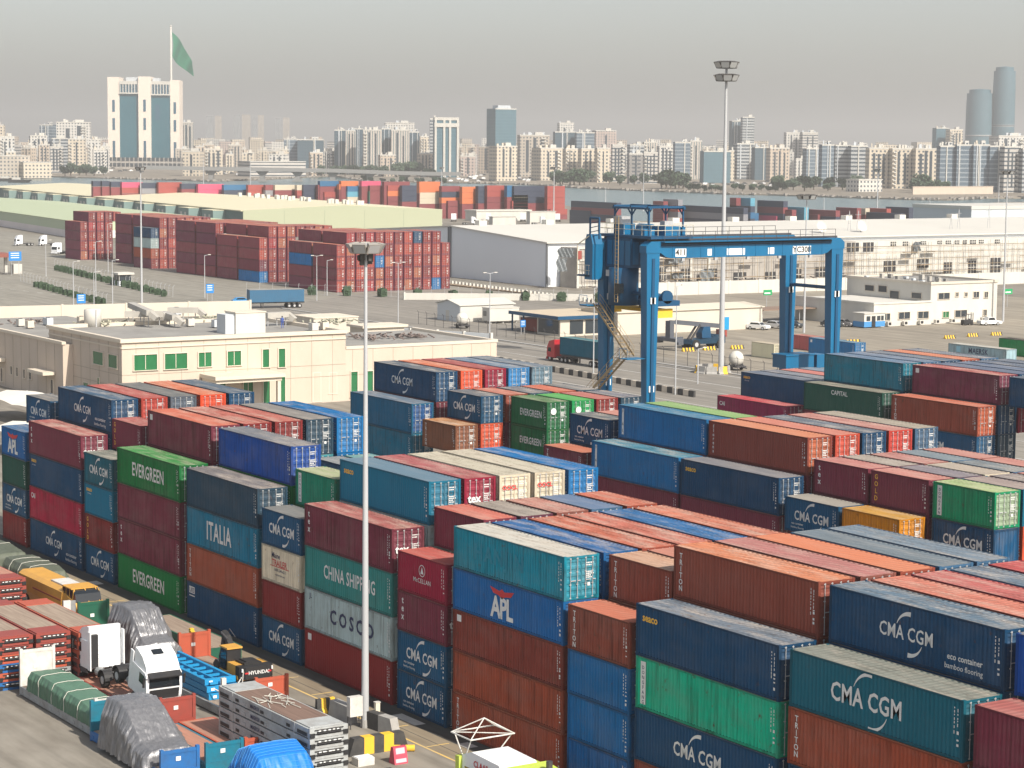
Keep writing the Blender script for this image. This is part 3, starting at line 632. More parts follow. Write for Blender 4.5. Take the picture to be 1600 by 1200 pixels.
def tarp(name, label, x0, x1, y0, y1, z0, prof, m, wr=0.12, seed=0, ropes=0, cat='tarpaulin', rope=(.022,None), flare=0.25, freq=1.6, ru=True):
    """cloth draped over a load: prof(u) -> top height along x; sides fall to z0"""
    b = MB(); b.smooth = True; n, k = 110, 84; vs = []
    for i in range(n+1):
        u = i/n
        for j in range(k+1):
            v = j/k*2-1; x = x0+(x1-x0)*u; top = prof(u)
            a = abs(v); s_ = 1 if v > 0 else -1
            if a < 0.55: yy = s_*a/0.55*0.86; zz = top - 0.05*(a/0.55)**2
            else:
                q = (a-0.55)/0.45; yy = s_*(0.86+0.14*min(1,q*3)+flare*0.3*q); zz = top-0.05+(z0-top+0.05)*q**1.05
            e = min(u, 1-u)*n/3.0
            if e < 1: zz = z0+(zz-z0)*min(1.0, e) ; 
            p = Vector((x, (y0+y1)/2+yy*(y1-y0)/2, zz))
            q2 = Vector((p.x*freq*(0.9 if ru else .4)+seed*9.1, p.y*freq+seed*3.3, p.z*0.5))
            sl_ = min(1.0, abs(prof(min(1,u+.03))-prof(max(0,u-.03)))*2.2)
            rg = lambda q: 1-2*abs(mnoise.noise(q))
            fs_ = rg(Vector((p.x*2.3+seed, a*1.2, seed)))*.6 + rg(Vector((p.x*5.1+seed*3, a*1.6, 2.7)))*.4
            fe_ = rg(Vector((p.y*2.6+seed, u*3.0, seed+5)))*.6 + rg(Vector((p.y*5.6+seed*3, u*4.0, 8.1)))*.4
            cr_n = mnoise.noise(Vector((p.x*3.2+seed, p.y*3.2, p.z*2)))*.45 + mnoise.noise(q2*.8)*.5
            ws = max(0.0, min(1.0, (a-.5)*5))
            d = wr*(fs_*ws*1.0 + fe_*sl_*(1-ws) + cr_n*.45)
            p += Vector((d*sl_*.8 if e >= 2 else d*.3, s_*d*ws, d*(.35+.5*(1-ws)*(1-sl_)) if zz > z0+0.12 else 0))
            vs.append(p)
    fs = [(i*(k+1)+j, (i+1)*(k+1)+j, (i+1)*(k+1)+j+1, i*(k+1)+j+1) for i in range(n) for j in range(k)]
    b.add(vs, fs); o = tag(b.build(name, m), label, cat)
    for r in range(ropes):
        i = int((r+1)/(ropes+1)*n); rb = MB()
        pts = [Vector(vs[i*(k+1)+j])+Vector((0, 0.02*(1 if j > k/2 else -1), 0.035)) for j in range(0, k+1, 2)]
        for a_, c_ in zip(pts, pts[1:]): rb.tube(a_, c_, rope[0], n=4)
        rb.build('tie_rope', rope[1] or M_ROPE, o)
    return o
def lerp(pts):
    def f(u):
        for (a, za), (b, zb) in zip(pts, pts[1:]):
            if u <= b: return za+(zb-za)*(u-a)/(b-a)
        return pts[-1][1]
    return f
# lane nearest the front stacks
flatrack(3.6, -6.9, L20+1.5, 'low grey flat rack under the leftmost olive tarpaulin', M_STEEL_G, M_WOOD)
tarp('tarpaulin', 'olive tarpaulin over a load, farthest left beside the maroon topped stack', 3.8, 11.2, -7.0, -4.5, 0.35, lerp([(0,2.0),(.5,2.2),(1,1.95)]), M_TARP_OL, 0.22, 1, 1)
flatrack(12.6, -7.1, L20+1.7, 'low grey flat rack under the roped dark olive tarpaulin', M_STEEL_G, M_WOOD)
tarp('tarpaulin', 'dark olive tarpaulin tied with pale ropes, behind the yellow machine', 12.8, 20.6, -7.2, -4.6, 0.35, lerp([(0,2.1),(.8,2.2),(1,1.9)]), M_TARP_OL, 0.16, 2, 3)
t = flatrack(47.9, -7.35, L40, 'orange flat rack carrying the yellow and black excavator', M_STEEL_O, M_WOOD, ends=((0,2.25,M_STEEL_O),(12,1.55,M_STEEL_O)), base=0.5)
b = MB(); b.box(0,0,0,1.2,.5,.9); b2 = tag(b.build('orange_crate', M_STEEL_O, None, (19.9,-6.2,0.0)), 'small plain orange steel crate behind the yellow machine', 'crate')
b = MB(); b.box(0.02,-.02,.9,1.18,.0,.94); b.box(-.02,-.03,-.0,.06,.0,.95); b.box(1.14,-.03,0,1.22,0,.95); b.build('crate_rim', M_STEEL_R, b2)
# dark green low rack and marker post behind the excavator rack
flatrack(35.8, -4.9, L40, 'low dark green flat rack behind the excavator', M_STEEL_GN, M_WOOD, base=0.95)
for i, (x, y, n_) in enumerate(((46.4,-5.6,'yellow and black bollard left of the orange flat rack'),(47.2,-5.9,'yellow and black bollard touching the orange flat rack'))):
    p = thing('striped_bollard', n_, 'bollard', (x, y, 0), group='striped bollards'); 
    for k in range(4): MB().box(-.14,-.14,k*.55,.14,.14,k*.55+.549).build('stripe_band', M_YELP if k % 2 else M_BLKP, p)
# ---- excavator
ex = thing('excavator', 'yellow and black excavator with folded boom on the orange flat rack', 'excavator', (57.0, -6.55, 0.5))
for s in (-1, 1):
    b = MB(); b.prism([(-2.6,.25),(-2.3,.02),(1.4,.02),(1.75,.25),(1.75,.45),(1.4,.68),(-2.3,.68),(-2.6,.45)], 'y', s*1.05-.28, s*1.05+.28); b.build('crawler_track', M_TYRE, ex)
MB().box(-1.9,-.75,.2,1.1,.75,.72).build('undercarriage', M_CHAS, ex)
b = MB(); b.prism([(-1.4,-1.25),(1.35,-1.25),(1.75,-1.0),(1.75,1.0),(1.35,1.25),(-1.4,1.25)], 'z', .74, 1.0); b.box(-0.7,-1.2,1.0,1.0,-0.15,1.62); b.box(-0.3,.35,1.0,1.0,1.22,1.58); b.build('upper_body', M_YELM, ex)
b = MB(); b.prism([(1.0,-1.22),(1.55,-1.22),(1.9,-.9),(1.9,.9),(1.55,1.22),(1.0,1.22)], 'z', 0.8, 1.62); cw = b.build('counterweight', M_BLACK, ex)
link('lettering', merge_meshes([(text_mesh('HYUNDAI', .34, .04), T(0,0), 0)], 'lettering', [M_WHITE]), cw, (1.915, .05, 1.22), R_(90))
b = MB()
for s in (-1,1): b.box(1.902, s*.82-.14, 1.18, 1.915, s*.82+.14, 1.28)
b.build('red_stripe', M_RED, cw)
b = MB()
for s in (-1,1): b.box(1.70, s*1.08-.05, 1.3, 1.80, s*1.08+.05, 1.52)
b.build('marker_plate', M_PLAQ, cw)
b = MB(); b.box(-.1,-.7,1.625,1.3,.55,1.76); b.box(.1,-.5,1.76,1.1,.35,1.84); b.build('engine_hood', M_BLACK, ex)
b = MB(); b.prism([(-1.5,1.0),(-.35,1.0),(-.25,2.45),(-1.25,2.45),(-1.6,1.75)], 'y', -1.2, -.2); cb = b.build('cab', M_BLACK, ex)
MB().box(-1.35,-1.26,2.455,-.15,-.14,2.56).build('cab_roof', M_YELM, cb)
b = MB(); b.add([(-1.4,-1.205,1.15),(-.5,-1.205,1.15),(-.45,-1.205,2.3),(-1.2,-1.205,2.3)],[(0,1,2,3)]); b.add([(-.335,-1.1,1.3),(-.335,-.3,1.3),(-.265,-.3,2.3),(-.265,-1.1,2.3)],[(0,1,2,3)]); b.build('cab_window', M_GLASS, cb)
b = MB(); b.prism([(-1.2,1.0),(-1.5,1.3),(-3.0,2.75),(-3.5,2.95),(-3.6,2.75),(-3.1,2.35),(-1.7,.95)], 'y', -.05, .35); b.build('boom', M_BLACK, ex)
b = MB(); b.prism([(-3.55,3.0),(-3.25,2.85),(-3.6,1.0),(-3.9,0.8),(-4.0,1.1)], 'y', 0.0, .3); b.build('dipper_arm', M_BLACK, ex)
b = MB(); b.tube((-1.6,.15,1.2),(-2.9,.15,2.2),.09); b.tube((-2.5,-.12,2.6),(-3.45,-.12,2.9),.07); b.tube((-2.4,.42,2.7),(-3.3,.42,3.1),.03); b.tube((-3.3,.42,3.1),(-3.7,.42,2.4),.03); b.build('hydraulic_ram', M_CHAS, ex)
b = MB(); b.prism([(-3.9,.3),(-3.3,.4),(-3.2,1.0),(-3.7,1.05),(-4.1,.7)], 'y', -.45, .75); b.build('bucket', M_CHAS, ex)
# ---- yellow lifting machine with a glazed front cab
ym = thing('cargo_loader', 'ochre yellow wheeled lifting machine with a glazed cab at its right end', 'machine', (23.0, -8.6, .45))
b = MB(); b.prism([(-1.1,.5),(1.1,.5),(1.25,1.2),(1.15,2.3),(.8,2.55),(-.8,2.55),(-1.15,2.3),(-1.25,1.2)], 'x', .3, 9.4); b.build('body', M_YELM, ym)
b = MB(); b.prism([(9.4,.5),(12.2,.7),(12.4,1.3),(11.9,1.9),(9.4,2.3)], 'y', -1.1, 1.1); nb = b.build('nose', M_YELM, ym)
b = MB(); b.prism([(8.7,1.9),(11.9,1.75),(11.6,2.5),(10.9,2.75),(9.2,2.75)], 'y', -1.0, 1.0); gc = b.build('cab_glazing', M_GLASS, ym)
b = MB()
for x in (9.2,9.9,10.6,11.3):
    for s in (-1,1): b.bar((x-.1,s*1.03,1.9),(x,s*.98,2.76),.06)
b.box(9.1,-1.05,2.755,11.0,1.05,2.83)
for s in (-1,0,1): b.bar((11.95,s*.85,1.78),(11.0,s*.85,2.8),.06)
b.build('cab_frame', M_YELM, gc)
b = MB(); b.box(3.5,-1.24,1.62,9.3,-1.2,1.72); b.build('side_stripe', M_STEEL_R, ym)
MB().box(6.0,-.7,2.555,8.4,.7,2.68).build('hatch', M_STEEL_W, ym)
for x in (2.0, 7.5):
    for s in (-1,1):
        b = MB(); b.wheel((x,s*1.0,.55),.55,.4); wq = b.build('wheel', M_TYRE, ym); MB().wheel((x,s*1.21,.55),.25,.03).build('rim', M_RIM, wq)
# ---- middle lane: grey tarpaulin load behind, blue trailer frames
flatrack(36.5, -10.2, L40, 'flat rack with green end wall under the far grey tarpaulin', M_STEEL_G, M_WOOD, ends=((0,2.7,M_STEEL_GN),))
t = thing('container_door_panel', 'grey and white steel panel beside the dark green end wall', 'steel panel', (36.2, -11.2, 0))
MB().box(0,0,0,.2,.55,2.95).build('panel', M_STEEL_W, t); MB().box(0,.551,0,.16,.95,2.9).build('side_panel', M_STEEL_G, t)
tarp('tarpaulin', 'shiny grey tarpaulin over a tall load beside the bright green container', 42.6, 48.9, -10.2, -7.8, .45, lerp([(0,3.8),(.35,4.1),(.55,3.9),(.8,2.3),(1,1.9)]), M_TARP_G, 0.28, 3, 0, flare=.7, freq=1.4)
br = flatrack(50.4, -10.9, L40, 'flat rack with white posts under the bright blue trailer frames', M_STEEL_G, M_WOOD, ends=())
b = MB(); b.box(L40-.25,-.02,.63,L40,.28,2.6); b.box(L40-.25,-.02,.0,L40,.28,.6); b.build('end_post', M_STEEL_W, br); MB().box(L40-.25,2.2,.63,L40,2.46,1.3).build('end_post', M_STEEL_W, br)
M_BLUEF = mat('frame_blue', (0.015,0.26,0.52), 0.45, noise=0.3, scale=1.5, dark=(0.02,0.16,0.33))
for k in range(3):
    t = thing('blue_trailer', 'bright blue trailer frame, %s of the pile on the white posted rack' % ('lowest','middle one','topmost')[k], 'trailer frame', (50.9, -10.8, .63+k*.42), group='blue trailer frames')
    b = MB()
    for s in (0.15, 2.05): b.box(0, s, .0, 9.0-.3*k, s+.22, .34)
    b.box(0,.9,.05,9.0-.3*k,1.05,.3)
    for i in range(9): b.box(.3+i*1.05,.37,.06,.5+i*1.05,.89,.2); b.box(.3+i*1.05,1.06,.06,.5+i*1.05,2.04,.2)
    b.build('frame', M_BLUEF, t)
    b = MB(); b.box(8.72-.3*k,.15,-.0,8.98-.3*k,2.27,.36) if False else b.box(9.02-.3*k,.1,.0,9.25-.3*k,2.3,.38); b.build('end_beam', M_BLUEF, t)
    MB().box(9.26-.3*k,.4,.1,9.27-.3*k,.65,.28).build('placard', M_PLAQ, t)
tb = MB()
for a_, c_ in (((60.6,-10.6,1.5),(62.6,-9.2,.7)),((60.4,-8.5,1.9),(62.5,-10.4,1.2)),((60.7,-8.6,1.5),(60.9,-8.6,2.4))): tb.tube(a_, c_, .04, n=6)
tag(tb.build('lashing_straps', M_STEEL_W), 'white lashing straps over the blue trailer frames', 'straps')
# ---- truck lane
tr = flatrack(50.0, -15.6, L40+1.3, 'flat rack with red end wall carrying two white trucks', M_STEEL_R, M_WOOD_R, ends=((13,2.0,M_STEEL_R),))
def tractor(x, y, z, rz, label):
    t = thing('tractor_truck', label, 'truck', (x, y, z), rz, 'white tractor trucks on the flat rack')
    # front toward +x; cab from x=0 to 2.3
    b = MB(); b.prism([(-.05,.75),(2.2,.75),(2.32,1.1),(2.28,1.7),(2.05,2.5),(1.9,2.62),(-.05,2.62)], 'y', -1.22, 1.22); cab = b.build('cab', M_CABW, t)
    b = MB(); vs = []
    for xx, zz, yy in ((-.05,2.622,1.2),(2.0,2.622,1.2),(-.05,3.5,1.02),(.5,3.55,1.02),(1.25,3.3,1.0)): pass
    b.prism([(-.05,2.625),(1.95,2.625),(1.75,2.95),(1.1,3.4),(.3,3.6),(-.05,3.6)], 'y', -1.12, 1.12); b.build('roof_fairing', M_CABW, t)
    b = MB(); b.add([(2.30,-1.05,1.72),(2.30,1.05,1.72),(2.08,1.0,2.5),(2.08,-1.0,2.5)],[(0,1,2,3)])
    b.build('windscreen', M_GLASS, cab)
    b = MB(); b.prism([(2.0,2.55),(2.45,2.45),(2.45,2.52),(2.0,2.68)], 'y', -1.1, 1.1); b.build('sun_visor', M_BLACK, cab)
    b = MB(); b.add([(.55,-.36,3.585),(1.05,-.36,3.46),(1.05,.36,3.46),(.55,.36,3.585)],[(0,1,2,3)]); b.build('roof_hatch', M_GLASS, cab)
    for s in (-1,1):
        b = MB(); b.add([(1.05,s*1.226,1.75),(1.95,s*1.226,1.75),(1.85,s*1.226,2.4),(1.05,s*1.226,2.4)],[(0,1,2,3)]); b.build('door_window', M_GLASS, cab)
        b = MB(); b.box(2.1,s*1.38-.06,1.8,2.2,s*1.38+.06,2.45); b.box(2.12,s*1.25-.04,2.3,2.16,s*1.25+.1,2.35); b.build('mirror', M_BLACK, cab)
        b = MB(); b.prism([(.1,.45),(.4,.74),(2.3,.74),(2.35,.4),(1.9,.35)], 'y', s*1.2-.05, s*1.2+.03); b.build('fender', M_CHAS, cab)
    b = MB(); b.box(2.33,-1.15,.3,2.46,1.15,.95); b.build('bumper', M_CABW, t)
    b = MB(); b.box(2.335,-1.0,1.0,2.36,1.0,1.62); b.build('grille', M_BLACK, cab)
    b = MB(); b.box(-.06,-.95,1.05,-.055,.95,2.5)
    for zz in (1.4,1.7,2.0,2.3): b.box(-.09,-.95,zz,-.058,.95,zz+.03)
    b.build('rear_panel', M_CABW, cab)
    MB().box(-.42,.62,.9,-.12,1.1,3.1).build('exhaust_stack', M_BLACK, t)
    for s in (-1,1): MB().box(-.5,s*1.19-.04,.7,-.06,s*1.19+.04,3.3).build('side_deflector', M_CABW, t)
    b = MB(); b.box(-3.6,-.45,.55,2.1,-.3,.8); b.box(-3.6,.3,.55,2.1,.45,.8)
    for xx in (-3.5,-2.6,-1.6,-.7): b.box(xx,-.3,.6,xx+.2,.3,.75)
    b.build('chassis', M_CHAS, t)
    b = MB(); b.tube((-2.4,0,.82),(-2.4,0,.95),.5,n=14); b.build('fifth_wheel', M_BLACK, t)
    for s in (-1,1):
        b = MB(); arcp = [(-2.4+.66*math.cos(a), .55+.66*math.sin(a)) for a in [math.pi*i/10 for i in range(11)]]
        inn = [(-2.4+.6*math.cos(a), .55+.6*math.sin(a)) for a in [math.pi*i/10 for i in range(10,-1,-1)]]
        b.prism(arcp+inn, 'y', s*.95-.3, s*.95+.3); b.build('mudguard', M_BLACK, t)
        b = MB(); b.tube((-1.5,s*.62,.62),(-.4,s*.62,.62),.3,n=12); b.build('fuel_tank', M_STEEL_G, t)
        for xx in (-2.4, 1.35):
            b = MB(); b.wheel((xx,s*1.0,.5),.5,.34); wq = b.build('wheel', M_TYRE, t); MB().wheel((xx,s*1.18,.5),.26,.03).build('rim', M_RIM, wq)
    return t
tractor(51.1, -14.1, .64, math.pi, 'white truck turned away, its flat rear cab wall facing the sun')
t_ = tractor(58.9, -14.4, 1.1, 0.0, 'white truck facing right, large roof fairing and dark windscreen')
t_.rotation_euler = (0, R_(13), 0)
# ---- near lane: green tarp rack, grey tarp rack, small racks
flatrack(50.2, -19.75, L40+.8, 'pale grey flat rack with white end wall under the green tarpaulin', M_STEEL_G, M_WOOD, ends=((0,3.0,M_STEEL_W),(13,2.45,M_STEEL_W)))
tarp('tarpaulin', 'green tarpaulin roped over a long low load on the pale rack', 51.6, 62.7, -19.7, -17.5, .65, lerp([(0,1.9),(.25,2.05),(.5,1.95),(.8,1.85),(1,1.6)]), M_TARP_GN, 0.16, 5, 4, flare=0)
st = flatrack(63.2, -20.1, 10.6, 'flat rack with blue end walls under the near grey tarpaulin', M_STEEL_B, M_WOOD, ends=((0,2.4,M_STEEL_T),(10,1.75,M_STEEL_B)))
tarp('tarpaulin', 'shiny grey tarpaulin over a tall load on the blue ended rack', 65.6, 72.6, -20.2, -17.5, .3, lerp([(0,3.3),(.3,3.45),(.45,3.1),(.75,1.7),(1,1.5)]), M_TARP_G, 0.28, 8, 0, flare=.7, freq=1.4)
flatrack(64.3, -17.15, 9.2, 'narrow rack with a teal end wall between blue and orange ones', M_STEEL_T, M_WOOD_R, ends=((9,1.7,M_STEEL_T),))
flatrack(64.0, -14.6, 9.4, 'empty flat rack with reddish planks and an orange end wall', M_STEEL_O, M_WOOD_R, ends=((9,1.65,M_STEEL_O),))
tarp('tarpaulin', 'bright blue netted tarpaulin at the bottom edge of the yard', 76.4, 82.0, -17.4, -14.0, .0, lerp([(0,.9),(.25,2.5),(.5,3.05),(.72,2.6),(1,.8)]), M_TARP_BL, 0.13, 11, 22, flare=.5, rope=(.011, mat('net_blue', (.08,.33,.70), .6)))
# ---- stacked collapsed racks
def rackpile(x, y, L, cols, what, decks=M_WOOD, h=0.6, lettering=None, z0=0.0):
    for k, m in enumerate(cols):
        t = thing('collapsed_flat_rack', '%s collapsed flat rack, %s %s' % (m[1], (['bottom of','second up in','third up in','fourth up in','fifth up in','sixth up in'][k] if k < len(cols)-1 else 'topmost of'), what), 'flat rack', (x+rnd.uniform(-.05,.05), y, z0+k*h), group='collapsed flat racks in piles')
        mm = m[0]; b = MB()
        b.box(.2,0,.04,L-.2,.12,h-.05); b.box(.2,W-.12,.04,L-.2,W,h-.05)
        b.box(0,0,0,.2,W,h-.02); b.box(L-.2,0,0,L,W,h-.02)
        for xx in (1.8, L-2.0): b.box(xx,-.03,.02,xx+.2,-.001,h-.03)
        for i in range(4): b.box(.45+i*.0+ (L-.9)*i/4,-.02,.12,.45+(L-.9)*i/4+.5,-.001,.3)
        b.build('rack_frame', mm, t)
        e = MB()
        for y0_ in (.0, W-.3): e.box(L+.002, y0_, .06, L+.07, y0_+.3, h*.5)
        e.box(L+.002,.45,h*.3,L+.04,W-.45,h*.62); e.box(L+.002,.3,h*.72,L+.05,W-.3,h*.8)
        e.tube((L+.09,.25,h*.45),(L+.09,W-.25,h*.45),.025,n=5)
        for i in range(3): e.box(L*(.2+.28*i),-.034,h*.25,L*(.2+.28*i)+.45,-.031,h*.55)  # thin dark patches on the side: shade of recesses put in as colour
        for xx in (.25, L-1.5): e.box(xx,-.034,h*.15,xx+1.2,-.031,h*.5)
        e.build('hinge_gear_recess', M_BLACK if mm is not M_STEEL_W else M_STEEL_G, t)
        q = MB(); r = random.Random(k+int(x))
        for i in range(5): a = .5+i*.3+r.uniform(0,.1); q.box(L+.055,a,h*.62,L+.06,a+r.uniform(.1,.22),h*.72)
        q.build('marking_plate', M_PLAQ, t)
        if lettering: link('lettering', text_mesh_white(lettering, .34), t, (L*.42, -.035, h*.45))
        if k == len(cols)-1:
            d = MB(); d.box(2.0,.13,h-.045,L-2.0,W-.13,h-.02); d.build('deck', decks, t)
            MB().box(.21,.13,h-.045,1.99,W-.13,h+.02).build('folded_end', mm, t); MB().box(L-1.99,.13,h-.045,L-.21,W-.13,h+.02).build('folded_end', mm, t)
def text_mesh_white(s, size): return merge_meshes([(text_mesh(s, size, .03), T(0,0), 0)], 'lettering', [M_INK])
Rr = (M_STEEL_R,'red'); Oo = (M_STEEL_O,'orange'); Bb = (M_STEEL_B,'blue'); Gg = (M_STEEL_G,'grey'); Ww = (M_STEEL_W,'white')
rackpile(36.6, -18.0, L40, [Bb,Gg,Oo,Rr,Rr,Rr], 'the red pile behind the white end wall')
rackpile(36.4, -20.6, L40, [Bb,Oo,Bb,Oo,Rr,Rr], 'the red pile at the left edge')
rackpile(37.6, -15.4, L40, [Rr,Rr,Rr,Oo,Oo,Oo], 'the orange pile left of the white trucks', M_WOOD)
rackpile(23.4, -16.6, L40, [Rr,Rr,Oo], 'the long pile beside the yellow machine', M_WOOD_R)
rackpile(17.4, -13.95, L40, [Rr,Rr,Oo,Rr,Rr,Rr], 'the far pile by the olive tarpaulins', M_WOOD_R)
for i, (x, y, z, n_) in enumerate(((30.2,-16.4,1.86,'pile of pinkish white boards on the red racks'),(12.6,-12.6,2.9,'pile of pinkish white boards at the left edge'))):
    t = thing('board_pile', n_, 'boards', (x, y, z))
    for k in range(3): MB().box(0+.04*k,0,k*.16,4.6-.05*k,2.2,k*.16+.13).build('board', mat('board_white', (0.66,0.58,0.60), .7, noise=.6, scale=2, dark=(.45,.38,.42)), t)
rackpile(68.0, -13.7, L40-.3, [(mat('rack_pale_grey', (.40,.42,.42), .6, noise=.7, scale=1.4, dark=(.22,.20,.18)),'pale grey')]*6, 'the pale pile with dark lettering', mat('deck_brown', (0.20,0.13,0.10), .85, noise=.8, scale=1, dark=(.11,.07,.055), stretch=(.25,6,1)), .61, 'MAERSK')
b = MB(); r = random.Random(5)
for i in range(26):
    a = Vector((73.2+r.uniform(-1.2,1.2), -12.6+r.uniform(-.7,.7), 3.68+r.uniform(0,.08))); b.tube(a, a+Vector((r.uniform(-1.3,1.3), r.uniform(-.6,.6), r.uniform(-.05,.05))), .025, n=4)
tag(b.build('rope_tangle', M_ROPE), 'tangle of pale rope lying on the brown planks', 'rope')
# ---- barriers, mast box, signs
def jersey(x, y, rz, L, label, cols, h=0.95, group='striped concrete barriers'):
    t = thing('concrete_barrier', label, 'barrier', (x, y, 0.01), rz, group)
    n = len(cols)
    for i, m in enumerate(cols):
        b = MB(); b.prism([(-.38,0),(.38,0),(.36,.14),(.16,.34),(.11,h),(-.11,h),(-.16,.34),(-.36,.14)], 'x', L*i/n-L/2, L*(i+1)/n-L/2-.004); b.build('painted_band', m, t)
    return t
jersey(64.6, -4.6, R_(90), 1.3, 'short yellow and black barrier on the yellow line', [M_BLKP,M_YELP,M_BLKP,M_YELP])
def slab_barrier(x, y, rz, L, label, cols):
    t = thing('concrete_barrier', label, 'barrier', (x, y, 0.01), rz, 'striped concrete barriers'); n = len(cols)
    for i, m in enumerate(cols):
        s0 = .35 if i == 0 else 0; s1 = .35 if i == n-1 else 0
        b = MB(); b.prism([(L*i/n-L/2-s0,0),(L*(i+1)/n-L/2-.004+s1,0),(L*(i+1)/n-L/2-.004,1.05),(L*i/n-L/2,1.05)], 'y', -.3, .3); b.build('painted_band', m, t)
slab_barrier(74.4, -6.3, R_(90), 3.4, 'big yellow and black slab barrier in front of the lamp mast', [M_BLKP,M_YELP,M_BLKP,M_YELP,M_BLKP])
slab_barrier(66.6, -4.4, R_(0), 2.2, 'plain grey slab barrier left of the lamp mast', [M_CONC])
slab_barrier(70.4, -3.7, R_(8), 2.4, 'dark grey slab barrier right of the lamp mast', [M_BLKP, M_CONC])
jersey(80.8, -9.6, R_(90), 1.3, 'yellow barrier at the corner of the pale rack pile', [M_YELP,M_YELP,M_BLKP])
t = thing('warning_sign', 'faded red folding warning sign with white graphic', 'sign', (77.2, -6.4, 0)); 
b = MB(); b.prism([(-.35,0),(.35,0),(.15,1.0),(-.15,1.0)], 'y', -.45, .45); b.build('sign_body', mat('sign_red', (.55,.07,.11), .5, noise=.3, scale=3, dark=(.4,.1,.13)), t)
b = MB(); b.add([(.235,-.3,.6),(.235,.3,.6),(.165,.3,.94),(.165,-.3,.94)],[(0,1,2,3)]); b.add([(.345,-.36,.1),(.345,.36,.1),(.30,.36,.32),(.30,-.36,.32)],[(0,1,2,3)]); b.build('sign_graphic', mat('sign_pink', (.7,.45,.5), .6), t)
b = MB(); b.box(0,0,0,.8,1.1,.45); t = tag(b.build('white_block', M_STEEL_W, None, (76.0,-8.9,0)), 'small white block lying on the pavement beside the sign', 'block'); MB().box(.1,.05,.451,.7,1.05,.5).build('block_top', M_PLAQ, t)
b = MB(); b.tube((74.9,-5.4,.2),(75.5,-4.3,.2),.2,n=10); t = tag(b.build('yellow_roller', M_YELP), 'small yellow and black roller lying by the striped barrier', 'roller')
b = MB(); b.tube((75.1,-5.05,.2),(75.25,-4.8,.2),.215,n=10); b.build('black_band', M_BLKP, t)
# ---- green and white harvester at the bottom edge
cl = thing('harvester', 'white and lime green harvester roof with red lettering and wire cage', 'harvester', (87.4, -5.9, 0))
b = MB(); b.prism([(-2.2,1.0),(2.2,1.0),(2.2,2.4),(1.6,2.75),(-1.2,2.85),(-2.2,2.5)], 'y', -1.0, 1.4); b.build('body', M_CABW, cl)
b = MB(); b.prism([(2.2,1.0),(5.0,1.0),(5.0,2.1),(4.2,2.6),(2.25,2.8)], 'y', -1.1, 1.7); b.build('rear_cover', mat('claas_green', (.50,.60,.10), .4, noise=.2, scale=2, dark=(.35,.42,.08)), cl)
b = MB(); b.box(-2.6,-1.2,.8,-2.21,1.4,2.4); b.box(-1.9,1.41,1.2,2.0,1.7,2.6); b.build('side_cover', MATS['claas_green'], cl)
b = MB(); b.box(-1.9,-1.02,1.2,2.0,-1.001,1.9); b.build('cab_window', M_GLASS, cl)
b = MB(); b.tube((3.6,1.0,2.5),(3.6,1.0,3.2),.18,n=10); b.build('exhaust_pipe', M_CHAS, cl)
link('lettering', merge_meshes([(text_mesh('CLAAS', .5, .04), T(0,0), 0)], 'lettering', [M_RED]), cl, (-.2,-1.03,2.25))
b = MB()
c0 = [(-3.4,-1.0,3.5),(-1.3,-1.0,3.5),(-1.3,1.9,3.5),(-3.4,1.9,3.5)]; ap = (-2.3,.5,4.35)
for i in range(4):
    b.tube(c0[i], c0[(i+1)%4], .045, n=6); b.tube(c0[i], ap, .035, n=6)
b.tube(c0[0],c0[2],.03,n=6); b.tube((-3.2,-.9,3.5),(-2.3,-.9,2.4),.04,n=6); b.tube((-1.4,-.9,3.5),(-1.9,-.9,2.6),.04,n=6); b.tube((-1.4,1.8,3.5),(-1.7,1.2,2.6),.04,n=6)
b.build('wire_cage', M_STEEL_W, cl)
for s in (-1,1):
    b = MB(); b.wheel((-.8,s*1.3+.2,.9),.9,.6); b.build('wheel', M_TYRE, cl)
# ---- tall lamp mast standing in the yard
def lamp_head(t, z, r, n, tiers, sz, mL):
    for k in range(tiers):
        zz = z-k*sz*1.5
        b = MB(); b.lathe([(r*.82,zz-z),(r*.9,zz-z),(r*.9,zz-z+.12),(r*.82,zz-z+.12),(r*.82,zz-z)], (0,0,z), 20)
        for i in range(4):
            a = i*math.pi/2; b.bar((0,0,zz),(r*.86*math.cos(a), r*.86*math.sin(a), zz+.05), .08)
        b.build('head_frame', M_GALV, t)
        for i in range(n):
            a = 2*math.pi*(i+.3*k)/n; d = Vector((math.cos(a), math.sin(a), 0)); q = Vector((-d.y, d.x, 0)); c = d*r*1.04+Vector((0,0,zz-.1))
            u = (d*.88-Vector((0,0,.48))).normalized(); v = q.cross(u).normalized()
            b = MB(); hw, hh, dp = sz*.55, sz*.42, sz*.3
            f = [c+q*(i_*hw)+v*(j_*hh)+u*dp for i_, j_ in ((-1,-1),(1,-1),(1,1),(-1,1))]; g = [c+q*(i_*hw*.6)+v*(j_*hh*.6)-u*dp for i_, j_ in ((-1,-1),(1,-1),(1,1),(-1,1))]
            b.add(f+g, [(0,1,2,3),(7,6,5,4),(0,4,5,1),(1,5,6,2),(2,6,7,3),(3,7,4,0)]); fl = b.build('floodlight', mL, t)
            b = MB(); f2 = [c+q*(i_*hw*.85)+v*(j_*hh*.85)+u*(dp+.01) for i_, j_ in ((-1,-1),(1,-1),(1,1),(-1,1))]; b.add(f2, [(0,1,2,3)]); b.build('lens', mat('lamp_lens', (.35,.36,.36), .15, spec=.7), fl)
M_LAMPD = mat('lamp_dark', (.07,.065,.06), .6)
M_LAMPW = mat('lamp_housing', (.30,.28,.25), .6)
m_mast = mat('mast_grey', (.42,.43,.44), .5, noise=.3, scale=.6, dark=(.30,.30,.30), stretch=(1,1,.15))
base = at(570.5, 1136)
